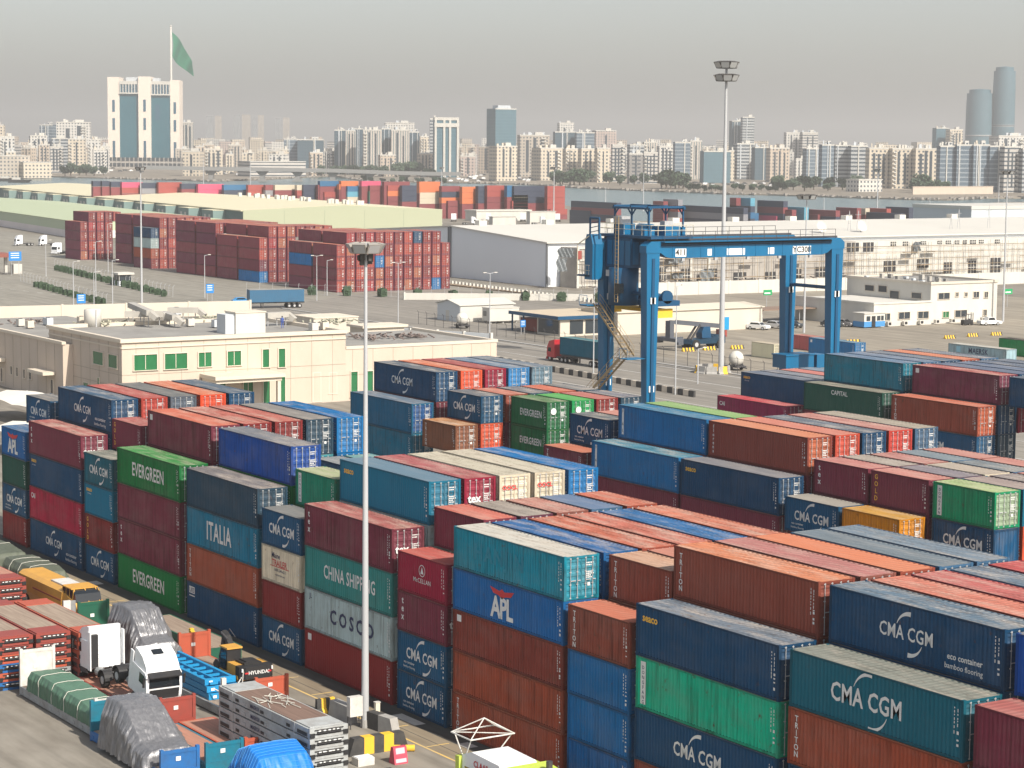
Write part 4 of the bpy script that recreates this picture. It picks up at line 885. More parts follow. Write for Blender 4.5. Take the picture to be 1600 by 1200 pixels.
mst = thing('lamp_mast', 'tall grey lamp mast standing by the striped slab barrier', 'lamp mast', (base.x, base.y, 0))
b = MB(); b.smooth = True; hm_ = along(570.5,392,math.hypot(base.x-CX,base.y-CY)).z; b.tube((0,0,.5),(0,0,hm_),.24,.09,n=16,cap=False); b.build('pole', m_mast, mst)
b = MB(); b.tube((0,0,0),(0,0,.5),.3,.27,n=12); b.build('base_collar', M_CONC, mst)
lamp_head(mst, hm_+.35, .80, 7, 1, .78, M_LAMPW)
b = MB()
for i in range(14):
    a = rnd.uniform(0,6.28); rr = rnd.uniform(.15,.5); b.box(rr*math.cos(a)-.1, rr*math.sin(a)-.1, hm_-.9+rnd.uniform(0,.4), rr*math.cos(a)+.1, rr*math.sin(a)+.1, hm_-.4+rnd.uniform(0,.3))
b.build('winch_gear', M_LAMPD, mst)
t = thing('control_cabinet', 'grey electrical cabinet at the foot of the lamp mast', 'cabinet', (base.x-.3, base.y-1.15, .3)); MB().box(0,0,.5,.45,.9,1.75).build('cabinet_box', M_STEEL_W, t)
b = MB()
for x_ in (.03,.37):
    for y_ in (.03,.82): b.box(x_,y_,-.3,x_+.05,y_+.05,.5)
b.build('cabinet_leg', M_CHAS, t)
t = thing('cable_post', 'cream cable post on the sunny side of the lamp mast', 'post', (base.x+.15, base.y+.55, 0)); MB().box(0,0,.0,.25,.3,1.55).build('post_body', mat('cream_paint', (.68,.62,.50), .6), t); MB().box(-.03,-.03,1.551,.28,.33,1.6).build('post_cap', M_STEEL_W, t)
# ------------------------------------------------------------------ middle distance: roads, office, crane, sheds
def ony(px, py, y):
    d = FW*CF + RT*(px-800) - UP*(py-600); return CAM + d*((y-CY)/d.y)
def onx(px, py, x):
    d = FW*CF + RT*(px-800) - UP*(py-600); return CAM + d*((x-CX)/d.x)
G_ROAD = ground_mat('road_asphalt', su(204,196,184), su(176,170,161), 0.05, 0.5)
G_OLIVE = ground_mat('yard_asphalt_old', su(210,204,190), su(182,177,165), 0.04, 0.5)
G_TAN = ground_mat('apron_tan', su(222,210,190), su(188,178,162), 0.03, 0.35)
sheet('apron', [(-250,176),(-60,152.5),(40,152.5),(40,330),(-250,330)], 0.004, G_TAN)
sheet('road', [(-262,118),(60,118),(60,151.5),(-262,160)], 0.004, G_ROAD)
sheet('side_road', [(-262,160.2),(-160,152),(-225,230),(-300,215)], 0.008, G_ROAD)
sheet('old_yard', [(-700,90),(-262.5,100),(-262.5,186),(-262.5,240),(-700,240)], 0.004, G_OLIVE)
lm = MB()
for (x0, y0, x1, y1, ww) in ((-240,140,60,140,.2),(-240,149.5,60,149.5,.2),(-240,121,60,121,.2),(-200,133,60,133,.15)):
    lm.add([(x0,y0,.010),(x1,y1,.010),(x1,y1+ww,.010),(x0,y0+ww,.010)],[(0,1,2,3)])
for i in range(30):
    x=-420+i*7; lm.add([(x,112+i*.8,.012),(x+3,112.3+i*.8,.012),(x+3,112.5+i*.8,.012),(x,112.2+i*.8,.012)],[(0,1,2,3)])
tag(lm.build('road_markings', M_LINEW), kind='structure')
kb = MB(); kb.box(-250,151.6,0,60,152.4,.14); tag(kb.build('kerb', M_CONC), kind='structure')
M_BEIGE = mat('office_beige', (0.54,0.455,0.375), 0.85, noise=.45, scale=.35, dark=(.44,.37,.29), stretch=(1,1,.4))
M_BEIGE2 = mat('office_trim', (0.62,0.55,0.45), 0.8, noise=.25, scale=.5, dark=(.5,.43,.35))
M_CREAM = mat('cream_wall', (0.56,0.51,0.43), 0.85, noise=.35, scale=.25, dark=(.44,.39,.33), stretch=(1,1,.3))
M_WALLW = mat('white_wall', (0.57,0.55,0.50), 0.85, noise=.5, scale=.3, dark=(.42,.40,.36), stretch=(1,1,.3))
M_GREENGL = mat('green_glass', (0.02,0.13,0.05), 0.12, spec=.6, noise=.4, scale=.4, dark=(.04,.22,.09))
M_GLASSB = mat('window_dark', (0.03,0.04,0.05), 0.1, spec=.6)
M_ROOFG = mat('roof_grey', (0.28,0.27,0.25), .9, noise=.7, scale=.2, dark=(.17,.16,.15))
M_ROOFW = mat('roof_white', (0.56,0.54,0.49), .7, noise=.35, scale=.05, dark=(.45,.43,.385), stretch=(.3,1,1))
M_GREYW = mat('cladding_grey', (0.52,0.55,0.57), .7, noise=.25, scale=.1, dark=(.44,.46,.48))
M_PGREEN = mat('cladding_green', (0.37,0.39,0.27), .7, noise=.2, scale=.05, dark=(.33,.35,.235))
M_DGREEN = mat('cladding_green_shade', (0.10,0.16,0.155), .7, noise=.3, scale=.05, dark=(.07,.12,.12))  # green wall turned from the sun, its shade put into the colour
M_RCREAM = mat('roof_cream', (0.62,0.57,0.40), .7, noise=.25, scale=.03, dark=(.54,.48,.33))
M_CBLUE = mat('crane_blue', (0.001,0.125,0.27), .42, noise=.35, scale=.35, dark=(.008,.06,.125), stretch=(1,1,.4), spec=.45)
M_CBLUE2 = mat('crane_dark_blue', (0.003,0.065,0.15), .5, noise=.3, scale=.4, dark=(.02,.03,.06))
M_RAIL = mat('handrail', (0.50,0.46,0.36), .6)
M_RUST = mat('ladder_ochre', (0.38,0.28,0.15), .7, noise=.5, scale=1.5, dark=(.22,.14,.08))
NTH_ = ['first','second','third','fourth','fifth','sixth','seventh','eighth','ninth','tenth','eleventh','last']
ks = thing('striped_kerb_wall', 'long black and pale striped kerb wall along the road behind the crane', 'barrier', (0,0,0))
pa_ = at(700,541); pb_ = at(1082,621); pb_.y = 126.6; pa_.y = 131.0; nk = 62
for i in range(nk):
    q0 = pa_.lerp(pb_, i/nk); q1 = pa_.lerp(pb_, (i+.97)/nk); b = MB(); b.bar(q0+Vector((0,0,.45)), q1+Vector((0,0,.45)), .35, .9); b.build('kerb_block', M_BLKP if i % 2 else M_BEIGE2, ks)
# ---- beige office
of = thing('office_building', 'beige two storey office with green windows behind the front stacks', 'building', (0,0,0))
OX = -88.0
c0 = onx(190,527,OX); c1 = onx(540,518,OX); c2 = onx(540,541,OX); c3 = onx(777,531,OX)
YO0, YO1, YO2 = c0.y, c1.y, c3.y; ZR = (c0.z+c1.z)/2; ZW = (c2.z+c3.z)/2; XB = at(95,507,ZR).x
ZL = ZR-2.2; XL0 = ony(98,534,YO0-1.5).x; ZL = ony(98,534,YO0-1.5).z
b = MB(); b.box(XB,YO0,0,OX,YO1,ZR-.5); b.build('wall', M_BEIGE, of)
b = MB(); b.box(XL0-48,YO0-1.5,0,XL0,YO0+18,ZL-.4); b.build('wall', M_BEIGE, of)
b = MB(); b.box(XB+2,YO1+.02,0,OX-.15,YO2,ZW-.4); b.build('wall', M_BEIGE, of)
b = MB()
b.box(XB-.3,YO0-.3,ZR-.499,OX+.3,YO0+.4,ZR); b.box(OX-.4,YO0+.402,ZR-.499,OX+.3,YO1+.1,ZR); b.box(XB-.3,YO1-.6,ZR-.499,OX-.41,YO1+.1,ZR); b.box(XB-.3,YO0+.402,ZR-.499,XB+.4,YO1-.61,ZR)
b.box(XL0-48.2,YO0-1.7,ZL-.399,XL0+.15,YO0-1.1,ZL); b.box(XB+2,YO2-.5,ZW-.399,OX-.05,YO2+.15,ZW); b.box(OX-.6,YO1+.13,ZW-.399,OX-.05,YO2-.51,ZW)
b.build('parapet', M_BEIGE2, of)
b = MB(); b.box(OX-.02,YO0-.05,ZR-1.3,OX+.12,YO1+.02,ZR-1.12); b.box(XB,YO0-.12,ZR-1.3,OX-.021,YO0-.002,ZR-1.12); b.build('cornice', M_BEIGE2, of)
b = MB(); b.add([(XB+.3,YO0+.4,ZR-.49),(OX-.4,YO0+.4,ZR-.49),(OX-.4,YO1-.5,ZR-.49),(XB+.3,YO1-.5,ZR-.49)],[(0,1,2,3)]); b.add([(XB+2,YO1+.1,ZW-.39),(OX-.6,YO1+.1,ZW-.39),(OX-.6,YO2-.5,ZW-.39),(XB+2,YO2-.5,ZW-.39)],[(0,1,2,3)]); b.add([(XL0-48,YO0-1.1,ZL-.39),(XL0-.1,YO0-1.1,ZL-.39),(XL0-.1,YO0+18,ZL-.39),(XL0-48,YO0+18,ZL-.39)],[(0,1,2,3)]); b.build('roof', M_ROOFG, of)
jb = MB(); y = YO0+2
while y < YO2-1:
    e = 0 if y < YO1 else -.15; jb.box(OX+e+.001, y, .2, OX+e+.02, y+.06, (ZR-.6) if y < YO1 else ZW-.5); y += 3.3
for z in (.36*ZR,.52*ZR,.86*ZR): jb.box(OX+.021,YO0,z,OX+.03,YO1,z+.06)
jb.box(OX-.129,YO1+.05,.36*ZR,OX-.12,YO2,.36*ZR+.06)
x = XB+2
while x < OX: jb.box(x,YO0-.03,.2,x+.06,YO0-.001,ZR-.6); x += 3.3
for z in (.36*ZR,.52*ZR): jb.box(XB,YO0-.04,z,OX,YO0-.031,z+.06)
x = XL0-46
while x < XL0: jb.box(x,YO0-1.53,.2,x+.06,YO0-1.501,ZL-.5); x += 3.3
jb.build('panel_joint', mat('joint_line', (.33,.28,.22), .9), of)
def win_x(parent, y0, y1, z0, z1, x=OX, n=2, m=M_GREENGL):
    b = MB(); b.box(x+.02,y0-.12,z0-.12,x+.16,y0,z1+.12); b.box(x+.02,y1,z0-.12,x+.16,y1+.12,z1+.12); b.box(x+.02,y0,z1,x+.16,y1,z1+.12); b.box(x+.02,y0-.2,z0-.2,x+.22,y1+.2,z0-.121)
    for i in range(1,n): yy=y0+(y1-y0)*i/n; b.box(x+.031,yy-.04,z0,x+.09,yy+.04,z1)
    f = b.build('window', M_BEIGE2, parent); MB().box(x+.004,y0,z0-.12,x+.03,y1,z1).build('pane', m, f)
for px0, px1, t_, bt in ((209,245,555,576),(257,292,553,574),(310,330,551,571),(355,376,549,569),(410,420,546,572),(435,445,545,572),(340,352,590,612),(380,395,590,612),(411,421,588,632),(435,445,587,630)):
    a = onx(px0, t_, OX); c = onx(px1, bt, OX); win_x(of, a.y, c.y, max(.3,c.z), a.z, OX, 2 if px1-px0 > 12 else 1)
for px0, px1, t_, bt in ((489,500,583,626),(514,525,583,613),(548,558,581,619),(572,582,580,612)):
    a = onx(px0, t_, OX-.15); c = onx(px1, bt, OX-.15); win_x(of, a.y, c.y, max(.3,c.z), a.z, OX-.15, 1)
def win_y(parent, x0, x1, z0, z1, y, m=M_GREENGL, fm=M_BEIGE2):
    b = MB(); b.box(x0-.1,y-.14,z0-.1,x0,y-.02,z1+.1); b.box(x1,y-.14,z0-.1,x1+.1,y-.02,z1+.1); b.box(x0,y-.14,z1,x1,y-.02,z1+.1); b.box(x0-.15,y-.2,z0-.2,x1+.15,y-.02,z0-.101)
    f = b.build('window', fm, parent); MB().box(x0,y-.03,z0-.1,x1,y-.004,z1).build('pane', m, f)
for px0, px1, t_, bt in ((146,162,548,570),(170,184,553,575),(97,101,577,600),(107,110,578,602),(131,139,597,606),(153,156,590,604)):
    a = ony(px0, t_, YO0); c = ony(px1, bt, YO0); win_y(of, a.x, c.x, c.z, a.z, YO0)
for px0, px1, t_, bt in ((2,5,575,595),(17,20,572,584),(26,29,574,587),(37,40,577,590),(46,50,579,592),(80,84,593,614)):
    a = ony(px0, t_, YO0-1.5); c = ony(px1, bt, YO0-1.5); win_y(of, a.x, c.x, max(.2,c.z), a.z, YO0-1.5, M_GLASSB)
for p0_, p1_ in (((62,575),(87,586)),((-6,556),(9,565))):
    a = ony(p0_[0],p0_[1],YO0-1.5); c = ony(p1_[0],p1_[1],YO0-1.5); b = MB(); b.box(a.x,YO0-3.4,c.z,c.x,YO0-1.56,a.z); b.build('canopy', M_BEIGE2, of)
a = onx(312,577,OX); c = onx(420,590,OX); b = MB(); zc = a.z-.6; b.box(OX+.05,a.y,zc-.5,OX+5,c.y,zc); b.box(OX+.1,a.y+.3,zc-1.0,OX+4.6,c.y-.3,zc-.51); b.box(OX+4,a.y+.4,0,OX+4.5,a.y+.9,zc-1.01); b.box(OX+4,c.y-.9,0,OX+4.5,c.y-.4,zc-1.01); b.build('entrance_canopy', M_BEIGE2, of)
ZT = ZR-.48
def rp(px_, py_): p = at(px_, py_, ZT); return (p.x, p.y, ZT)
t = thing('water_tank', 'white round water tank on the beige office roof', 'water tank', rp(145,510)); b = MB(); b.smooth = True; b.lathe([(0,0),(1.25,0),(1.25,2.4),(1.1,2.55),(0,2.6)], n=20); b.build('tank_body', M_WALLW, t); b = MB(); b.box(1.26,-.1,0,1.34,.1,2.5); b.build('ladder', M_GALV, t)
q = rp(352,519); t = thing('roof_plant_room', 'white boxy plant room on the right of the office roof', 'plant room', q); MB().box(0,0,0,3.4,4.6,2.9).build('wall', M_WALLW, t); MB().box(-.1,-.1,2.901,3.5,4.7,3.05).build('roof', M_BEIGE2, t); MB().box(.2,-1.4,0,3.0,-.002,2.7).build('unit_casing', M_GREYW, t)
M_DUCT = mat('duct_grey', (.42,.40,.36), .6, noise=.5, scale=.6, dark=(.28,.26,.23))
for i, (a_, c_, z, n_) in enumerate((((195,508),(255,508),1.6,'long grey air duct in front of the water tank'),((205,498),(235,512),2.1,'grey air duct bending over the office roof middle'),((255,505),(275,512),1.4,'short grey duct elbow above the green windows'),((415,510),(450,508),1.6,'grey air duct beside the white plant room'),((262,497),(310,497),1.2,'flat grey duct behind the long air duct'))):
    p0_ = Vector(rp(*a_)); p1_ = Vector(rp(*c_)); t = thing('air_duct', n_, 'air duct', (0,0,ZT), group='air ducts on the office roof')
    b = MB(); b.bar((p0_.x,p0_.y,z),(p1_.x,p1_.y,z),1.1,.8); b.build('duct_body', M_DUCT, t); b = MB(); b.bar((p1_.x,p1_.y,z),(p1_.x+.8,p1_.y+.7,z-.8),1.0,.7); b.build('duct_elbow', M_DUCT, t)
    for f in (.1,.5,.9): q = p0_.lerp(p1_, f); MB().box(q.x-.05,q.y-.05,0,q.x+.05,q.y+.05,z-.42).build('support_leg', M_GALV, t)
for i, (px_, py_, w_) in enumerate(((67,508,1.8),(25,510,1.2),(40,513,1.0),(268,492,1.6),(290,510,1.0),(120,507,1.0),(330,512,1.1),(482,517,1.2),(500,516,.9),(85,522,1.2))):
    low = px_ < 95; p = at(px_, py_, ZL-.38 if low else ZT)
    t = thing('air_conditioner', ('grey','white','beige')[i%3]+' rooftop air conditioner, '+NTH_[i]+' along the office roof', 'air conditioner', (p.x,p.y,p.z), group='air conditioners on the office roof')
    MB().box(0,0,.15,w_,1.0,1.2).build('casing', (M_GREYW,M_WALLW,M_BEIGE2)[i%3], t); b = MB(); b.tube((w_/2,.5,1.201),(w_/2,.5,1.26),.33,n=12); b.build('fan_grille', M_BLACK, t); MB().box(.1,.1,0,w_-.1,.9,.149).build('plinth', M_CHAS, t)
for i, (px_, py_, z, n_) in enumerate(((165,508,ZT,'pale scrap heap behind the water tank'),(340,500,ZT,'greenish scrap heap left of the plant room'),(575,530,ZW-.38,'dark scrap heap on the low office wing'),(640,528,ZW-.38,'rusty scrap heap farther right on the low wing'),(40,506,ZL-.38,'pipe heap on the left office wing'),(515,505,ZW-.38,'pale green scrap heap below the gate house'))):
    p = at(px_, py_, z); b = MB(); r = random.Random(i)
    for k in range(46): px2, py2 = r.gauss(0,1.6), r.gauss(0,1.8); s = r.uniform(.2,.7); b.bar((px2-s,py2,.1+r.random()*.5),(px2+s,py2+r.uniform(-.5,.5),.1+r.random()*.6),.22,.16)
    tag(b.build('roof_scrap', mat('scrap_pale', (.45,.44,.33), .8, noise=.6, scale=1, dark=(.2,.19,.16)) if i in (0,1,5) else mat('scrap_dark', (.22,.17,.15), .8, noise=.7, scale=1, dark=(.09,.08,.08)), None, (p.x,p.y,z)), n_, 'scrap heap')
# person on the roof
def person(x, y, z, rz, shirt, label):
    t = thing('person', label, 'person', (x,y,z), rz)
    me = bpy.data.meshes.new('body'); V = [(0,0,.95),(0,0,1.2),(0,0,1.42),(0,0,1.52),(0,.01,1.66),(.11,0,.9),(.12,.03,.5),(.12,0,.06),(.12,.16,.04),(-.11,0,.9),(-.12,-.05,.5),(-.12,-.08,.06),(-.12,.06,.04),(.2,0,1.4),(.26,.02,1.12),(.24,.12,.88),(-.2,0,1.4),(-.27,.02,1.12),(-.24,.1,.88)]
    E_ = [(0,1),(1,2),(2,3),(3,4),(0,5),(5,6),(6,7),(7,8),(0,9),(9,10),(10,11),(11,12),(2,13),(13,14),(14,15),(2,16),(16,17),(17,18)]
    me.from_pydata(V, E_, []); o = link('body', me, t); m = o.modifiers.new('skin','SKIN'); o.modifiers.new('sub','SUBSURF').levels = 1
    rad = [.15,.14,.15,.06,.105,.09,.065,.05,.045,.09,.065,.05,.045,.06,.045,.04,.06,.045,.04]
    for v, r in zip(me.skin_vertices[0].data, rad): v.radius = (r,r)
    me.skin_vertices[0].data[0].use_root = True; me.materials.append(shirt)
    b = MB(); b.smooth = True; b.lathe([(0,.125),(.07,.11),(.118,.03),(.122,-.03),(.0,.125)], (0,-.01,1.68), 10); b.build('hair', M_BLACK, t)
q = rp(441,513); person(q[0], q[1], ZT, 1.0, mat('shirt_blue', (.05,.09,.30), .8), 'person in blue work clothes walking on the office roof')
# ---- shade canopies and cars at far left
for i, (x0, x1, y0, y1, n_) in enumerate(((-96,-56,30,36,'white fabric car shade sloping down, upper of two at left'),(-64,-38,19,25,'white fabric car shade at the left edge, lower of two'))):
    t = thing('car_shade', n_, 'car shade', (0,0,0), group='white car shades'); b = MB(); vs = []; fs = []
    n = 16
    for k in range(n+1):
        u = k/n; x = x0+(x1-x0)*u; sag = .25*abs(math.sin(u*math.pi*4)); vs += [(x,y0,2.5+sag),(x,(y0+y1)/2,3.3+sag*.4),(x,y1,3.0+sag)]
    for k in range(n):
        for j in (0,1): fs.append((3*k+j,3*k+3+j,3*k+4+j,3*k+1+j))
    b.add(vs, fs); b.build('fabric', mat('shade_fabric', (.72,.68,.60), .8, noise=.2, scale=.5, dark=(.6,.56,.49)), t)
    for k in range(0,n+1,4): xx = x0+(x1-x0)*k/n; q = MB(); q.tube((xx,y1-.2,0),(xx,y1-.2,3.1),.08); q.bar((xx,y1-.2,2.6),(xx,y0+.3,2.5),.08); q.build('post', M_GALV, t)
def car(x, y, rz, m, label, pickup=False, group='parked cars'):
    t = thing('parked_car', label, 'car', (x,y,0), rz, group); L = 5.0 if pickup else 4.5
    b = MB(); b.prism([(-L/2,.35),(L/2,.35),(L/2+.05,.7),(L/2-.1,.9),(.9,1.0),(-L/2,1.0),(-L/2-.05,.7)], 'y', -.88, .88)
    if pickup: b.prism([(-.9,1.001),(1.2,1.001),(.75,1.66),(-.7,1.7)], 'y', -.78, .78)
    else: b.prism([(-1.9,1.001),(1.1,1.001),(.45,1.48),(-1.35,1.48)], 'y', -.78, .78)
    b.build('body', m, t)
    g = MB()
    for s in (-1,1):
        if pickup: g.add([(-.75,s*.785,1.08),(.95,s*.785,1.08),(.65,s*.785,1.6),(-.62,s*.785,1.6)],[(0,1,2,3)])
        else: g.add([(-1.6,s*.785,1.05),(.85,s*.785,1.05),(.38,s*.785,1.42),(-1.25,s*.785,1.42)],[(0,1,2,3)])
    xa, xb, za, zb = (1.19,.78,1.03,1.62) if pickup else (1.08,.48,1.03,1.45)
    g.add([(xa+.01,-.7,za),(xa+.01,.7,za),(xb+.01,.7,zb),(xb+.01,-.7,zb)],[(0,1,2,3)]); g.build('windows', M_GLASS, t)
    for xx in (-1.4,1.45):
        for s in (-1,1): q = MB(); q.wheel((xx,s*.82,.34),.34,.22,n=12); wq = q.build('wheel', M_TYRE, t); MB().wheel((xx,s*.935,.34),.19,.02,n=10).build('rim', M_RIM, wq)
    for s in (-1,1): MB().box(L/2-.02,s*.65-.15,.68,L/2+.06,s*.65+.15,.82).build('headlight', M_PLAQ, t)
M_CARS = [mat('car_grey', (.22,.21,.21), .3, spec=.6), mat('car_white', (.75,.75,.74), .3, spec=.6), mat('car_dark', (.04,.045,.05), .3, spec=.6), mat('car_silver', (.5,.5,.5), .3, spec=.6)]
for i, (x, y, m, n_) in enumerate(((-79,34,0,'grey hatchback under the upper white shade'),(-84.5,34.5,3,'silver car under the upper white shade, left of the grey one'),(-72,31,2,'dark car at the edge of the upper white shade'))): car(x, y, R_(75), M_CARS[m], n_)
# ---- long boundary walls
def wallrun(name, label, pts, h, m, thick=.3, pier=6.0, mp=None):
    t = thing(name, label, 'wall', (0,0,0))
    for (x0,y0),(x1,y1) in zip(pts, pts[1:]):
        d = Vector((x1-x0,y1-y0,0)); L = d.length; d.normalize(); q = Vector((-d.y,d.x,0))*thick/2
        b = MB(); b.bar((x0,y0,h/2),(x1,y1,h/2),thick,h); b.build('wall_panel', m, t)
        n = max(1,int(L/pier)); n = min(n, 40)
        for i in range(n+1):
            p = Vector((x0,y0,0))+d*(L*i/n); MB().box(p.x-thick*.8,p.y-thick*.8,0,p.x+thick*.8,p.y+thick*.8,h+.15).build('pier', mp or m, t)
wallrun('boundary_wall', 'long cream boundary wall behind the beige office', [(-244,70),(-244,85),(-237,138)], 3.0, M_CREAM, pier=12)
wallrun('boundary_wall', 'grey panel wall with pale posts right of the office roof', [(-176,120),(-140,137)], 3.4, M_GREYW, pier=5, mp=M_WALLW)
p = at(560,508,5.0); sb = thing('gate_house', 'cream flat roofed gate house above the low office wing', 'building', (p.x,p.y,0)); MB().box(-3,0,0,2,8,4.6).build('wall', M_CREAM, sb); MB().box(-3.4,-.5,4.601,2.5,8.5,5.0).build('roof', M_BEIGE2, sb)
p = at(490,500,5.0); t = thing('yard_wall_block', 'tall cream wall block behind the office roof, left of the gate house', 'wall', (p.x,p.y,0)); MB().box(-8,0,0,0,9,5.2).build('wall', M_CREAM, t); MB().box(-8.1,-.1,5.201,.1,9.1,5.4).build('coping', M_BEIGE2, t)
wallrun('boundary_wall', 'white low wall along the road below the red stack', [(-262,190),(-238,229.5),(-236,236)], 1.6, M_WALLW, pier=40)
wallrun('boundary_wall', 'white boundary wall between the apron and the scaffolded building', [(-247,246),(-243,318),(-243,420)], 3.2, M_WALLW, pier=9)
# ---- fences with cranked posts, bushes
def fence(label, a, c, n, h=2.4, m=M_GALV, crank=.4, bushes=0, blabel=''):
    t = thing('wire_fence', label, 'fence', (0,0,0)); a = Vector((*a,0)); c = Vector((*c,0)); d = (c-a); q = Vector((-d.y,d.x,0)).normalized()
    for i in range(n+1):
        p = a+d*(i/n); b = MB(); b.tube(p, p+Vector((0,0,h)), .05, n=5); b.tube(p+Vector((0,0,h)), p+Vector((0,0,h+.35))+q*crank, .045, n=5); b.build('fence_post', m, t)
    for z in (.15,h*.55,h): b = MB(); b.tube(a+Vector((0,0,z)), c+Vector((0,0,z)), .018, n=4); b.build('fence_wire', m, t)
    return t
M_LEAF = mat('leaf_green', (.05,.085,.045), .8, noise=.6, scale=1.2, dark=(.02,.04,.02))
M_LEAF2 = mat('leaf_olive', (.055,.085,.05), .8, noise=.6, scale=.8, dark=(.025,.045,.03))
M_TRUNK = mat('bark', (.12,.09,.07), .9)
def leafball(c, r, n, s, b, rr):
    for k in range(n):
        d = Vector((rr.gauss(0,1),rr.gauss(0,1),rr.gauss(0,1))).normalized()*(rr.random()**.4); p = Vector(c)+Vector((d.x*r[0],d.y*r[1],d.z*r[2]))
        u = Vector((rr.gauss(0,1),rr.gauss(0,1),rr.gauss(0,1))).normalized()*s*rr.uniform(.6,1.3); v = u.orthogonal().normalized()*s*rr.uniform(.6,1.3)
        b.add([p-u-v,p+u-v,p+u+v,p-u+v],[(0,1,2,3)])
bush_me = []
for k in range(3):
    b = MB(); rr = random.Random(k); b.box(-.8,-.65,.1,.8,.65,1.75); leafball((0,0,1.0),(1.0,.85,1.05),420,.16,b,rr); bush_me.append(b.mesh('foliage', M_LEAF))
NB = 0
def bush(x, y, label, s=1.0):
    global NB; NB += 1
    t = thing('clipped_bush', label, 'bush', (x,y,0), rnd.uniform(0,3), 'clipped bushes along the fences'); t.scale = (s,s,s*rnd.uniform(.9,1.1)); link('foliage', bush_me[NB%3], t)
    MB().tube((0,0,0),(0,0,.3),.08,n=5).build('stem', M_TRUNK, t)
fence('wire fence with cranked posts along the road below the red stack', (-414,163.5), (-293,145.5), 34)
fence('wire fence with cranked posts by the left yard entrance', (-363,134.5), (-274,121), 24)
fence('wire fence in front of the big red stack', (-296,166), (-236,226), 26)
fence('wire fence between the road and the apron', (-200,157.5), (-60,152.0), 40, crank=-.3, m=M_CHAS)
for i in range(22): bush(-405+i*5.2, 160.8-i*.78, 'clipped green bush in the row below the red stack' , 0.85)
for i in range(14): bush(-340+i*5, 130.0-i*.72, 'clipped green bush in the row by the left yard entrance', 0.8)
for i in range(9): bush(-285+i*6.3, 178+i*6.0, 'clipped green bush in the row in front of the red stack', 1.15)
for i in range(2): pass
sb_ = MB(); sb_.box(-321,224,.0,-222,225.2,.5) if False else None
# ---- lamp posts
def lamp_post(p, h, label, arms=1, group='slim lamp posts', r=.11, rz=0):
    t = thing('lamp_post', label, 'lamp post', (p.x,p.y,0), rz, group); b = MB(); b.tube((0,0,0),(0,0,h),r,r*.55,n=8); b.build('pole', m_mast, t)
    for k in range(arms):
        s = 1 if k == 0 else -1; b = MB(); b.tube((0,0,h-.05),(0,s*1.2,h+.15),.05,n=6); b.build('arm', m_mast, t); MB().box(-.16,s*1.2-.35,h+.08,.16,s*1.2+.35,h+.22).build('lamp_head', M_WALLW, t)
for px_, py_, top, arms, n_ in ((495,470,400,2,'twin armed lamp post left of the tall mast'),(511,462,407,1,'slim lamp post just right of the twin armed one'),(622,512,411,2,'twin armed lamp post beside the gate house'),(765,530,427,2,'twin armed lamp post by the white sheds'),(320,465,399,1,'lamp post beside the blue sign'),
    (115,480,409,1,'lamp post beside the left blue sign'),(150,470,378,1,'lamp post nearest the left edge group'),(147,484,425,1,'short post behind the left blue sign'),(176,480,407,1,'lamp post at the end of the bush row'),(72,432,376,1,'thin lamp post by the white trucks'),(927,590,450,1,'lamp post left of the blue crane leg'),(1055,617,447,1,'lamp post right of the blue crane leg'),(1090,600,545,1,'short post right of the crane'),(169,425,350,1,'lamp post in front of the far red stack')):
    p = at(px_, py_); d = math.hypot(p.x-CX, p.y-CY); h = along(px_, top, d).z; lamp_post(p, h, n_, arms, r=.12)
def tall_mast(px_, py_, top, label, heads=True, r=.3, n=10, tiers=1, sz=.8, hr=1.2):
    p = at(px_, py_); d = math.hypot(p.x-CX, p.y-CY); h = along(px_, top, d).z
    t = thing('lamp_mast', label, 'lamp mast', (p.x,p.y,0)); b = MB(); b.smooth = True; b.tube((0,0,0),(0,0,h),r,r*.4,n=14,cap=False); b.build('pole', m_mast, t)
    if heads: lamp_head(t, h, hr, n, tiers, sz, M_LAMPD)
    return t
tm = tall_mast(1126.5, 583, 99, 'tallest lamp mast right of the blue crane, ringed by concrete blocks', r=.47, n=8, tiers=2, sz=1.35, hr=1.35)
p0_ = at(1126.5, 583)
for i in range(9):
    a = i*2*math.pi/9; t = jersey(p0_.x+2.6*math.cos(a)-1.2, p0_.y+2.6*math.sin(a)-.8, a+R_(90), 1.7, 'weathered concrete block around the foot of the tallest mast', [M_CONC, M_YELP if i%3 == 0 else M_CONC], 1.2, 'concrete blocks around the tallest mast')
tall_mast(221.5, 475, 262, 'dark tall mast left of the red stack', r=.28, n=6, sz=.9, hr=.8)
tall_mast(1256, 520, 306, 'lamp mast with dark ring head behind the crane girder', r=.25, n=8, sz=1.15, hr=1.5)
tall_mast(1567, 503, 268, 'grey mast at the right of the white office building', r=.26, n=6, sz=.9, hr=1.0)
tall_mast(1370, 345, 265, 'far port lamp mast before the water', r=.4, n=6, sz=1.6, hr=1.6)
for i, (px_, py_, top, n_) in enumerate(((1005,330,270,'thin far mast left of the tall one'),(946,320,294,'short thin far mast by the water'),(865,348,262,'far mast at the end of the port stacks'),(318,290,245,'far mast above the pink container'),(391,290,240,'far mast by the bridge'),(690,300,262,'far mast in the middle of the port stacks'),(1287,335,308,'short far mast in front of the water'),(1452,345,308,'far mast at the end of the far stacks'),(1560,320,275,'far thin mast at the right edge'))):
    tall_mast(px_, py_, top, n_, heads=i in (2,4,5), r=.35, n=6, sz=1.4, hr=1.3)
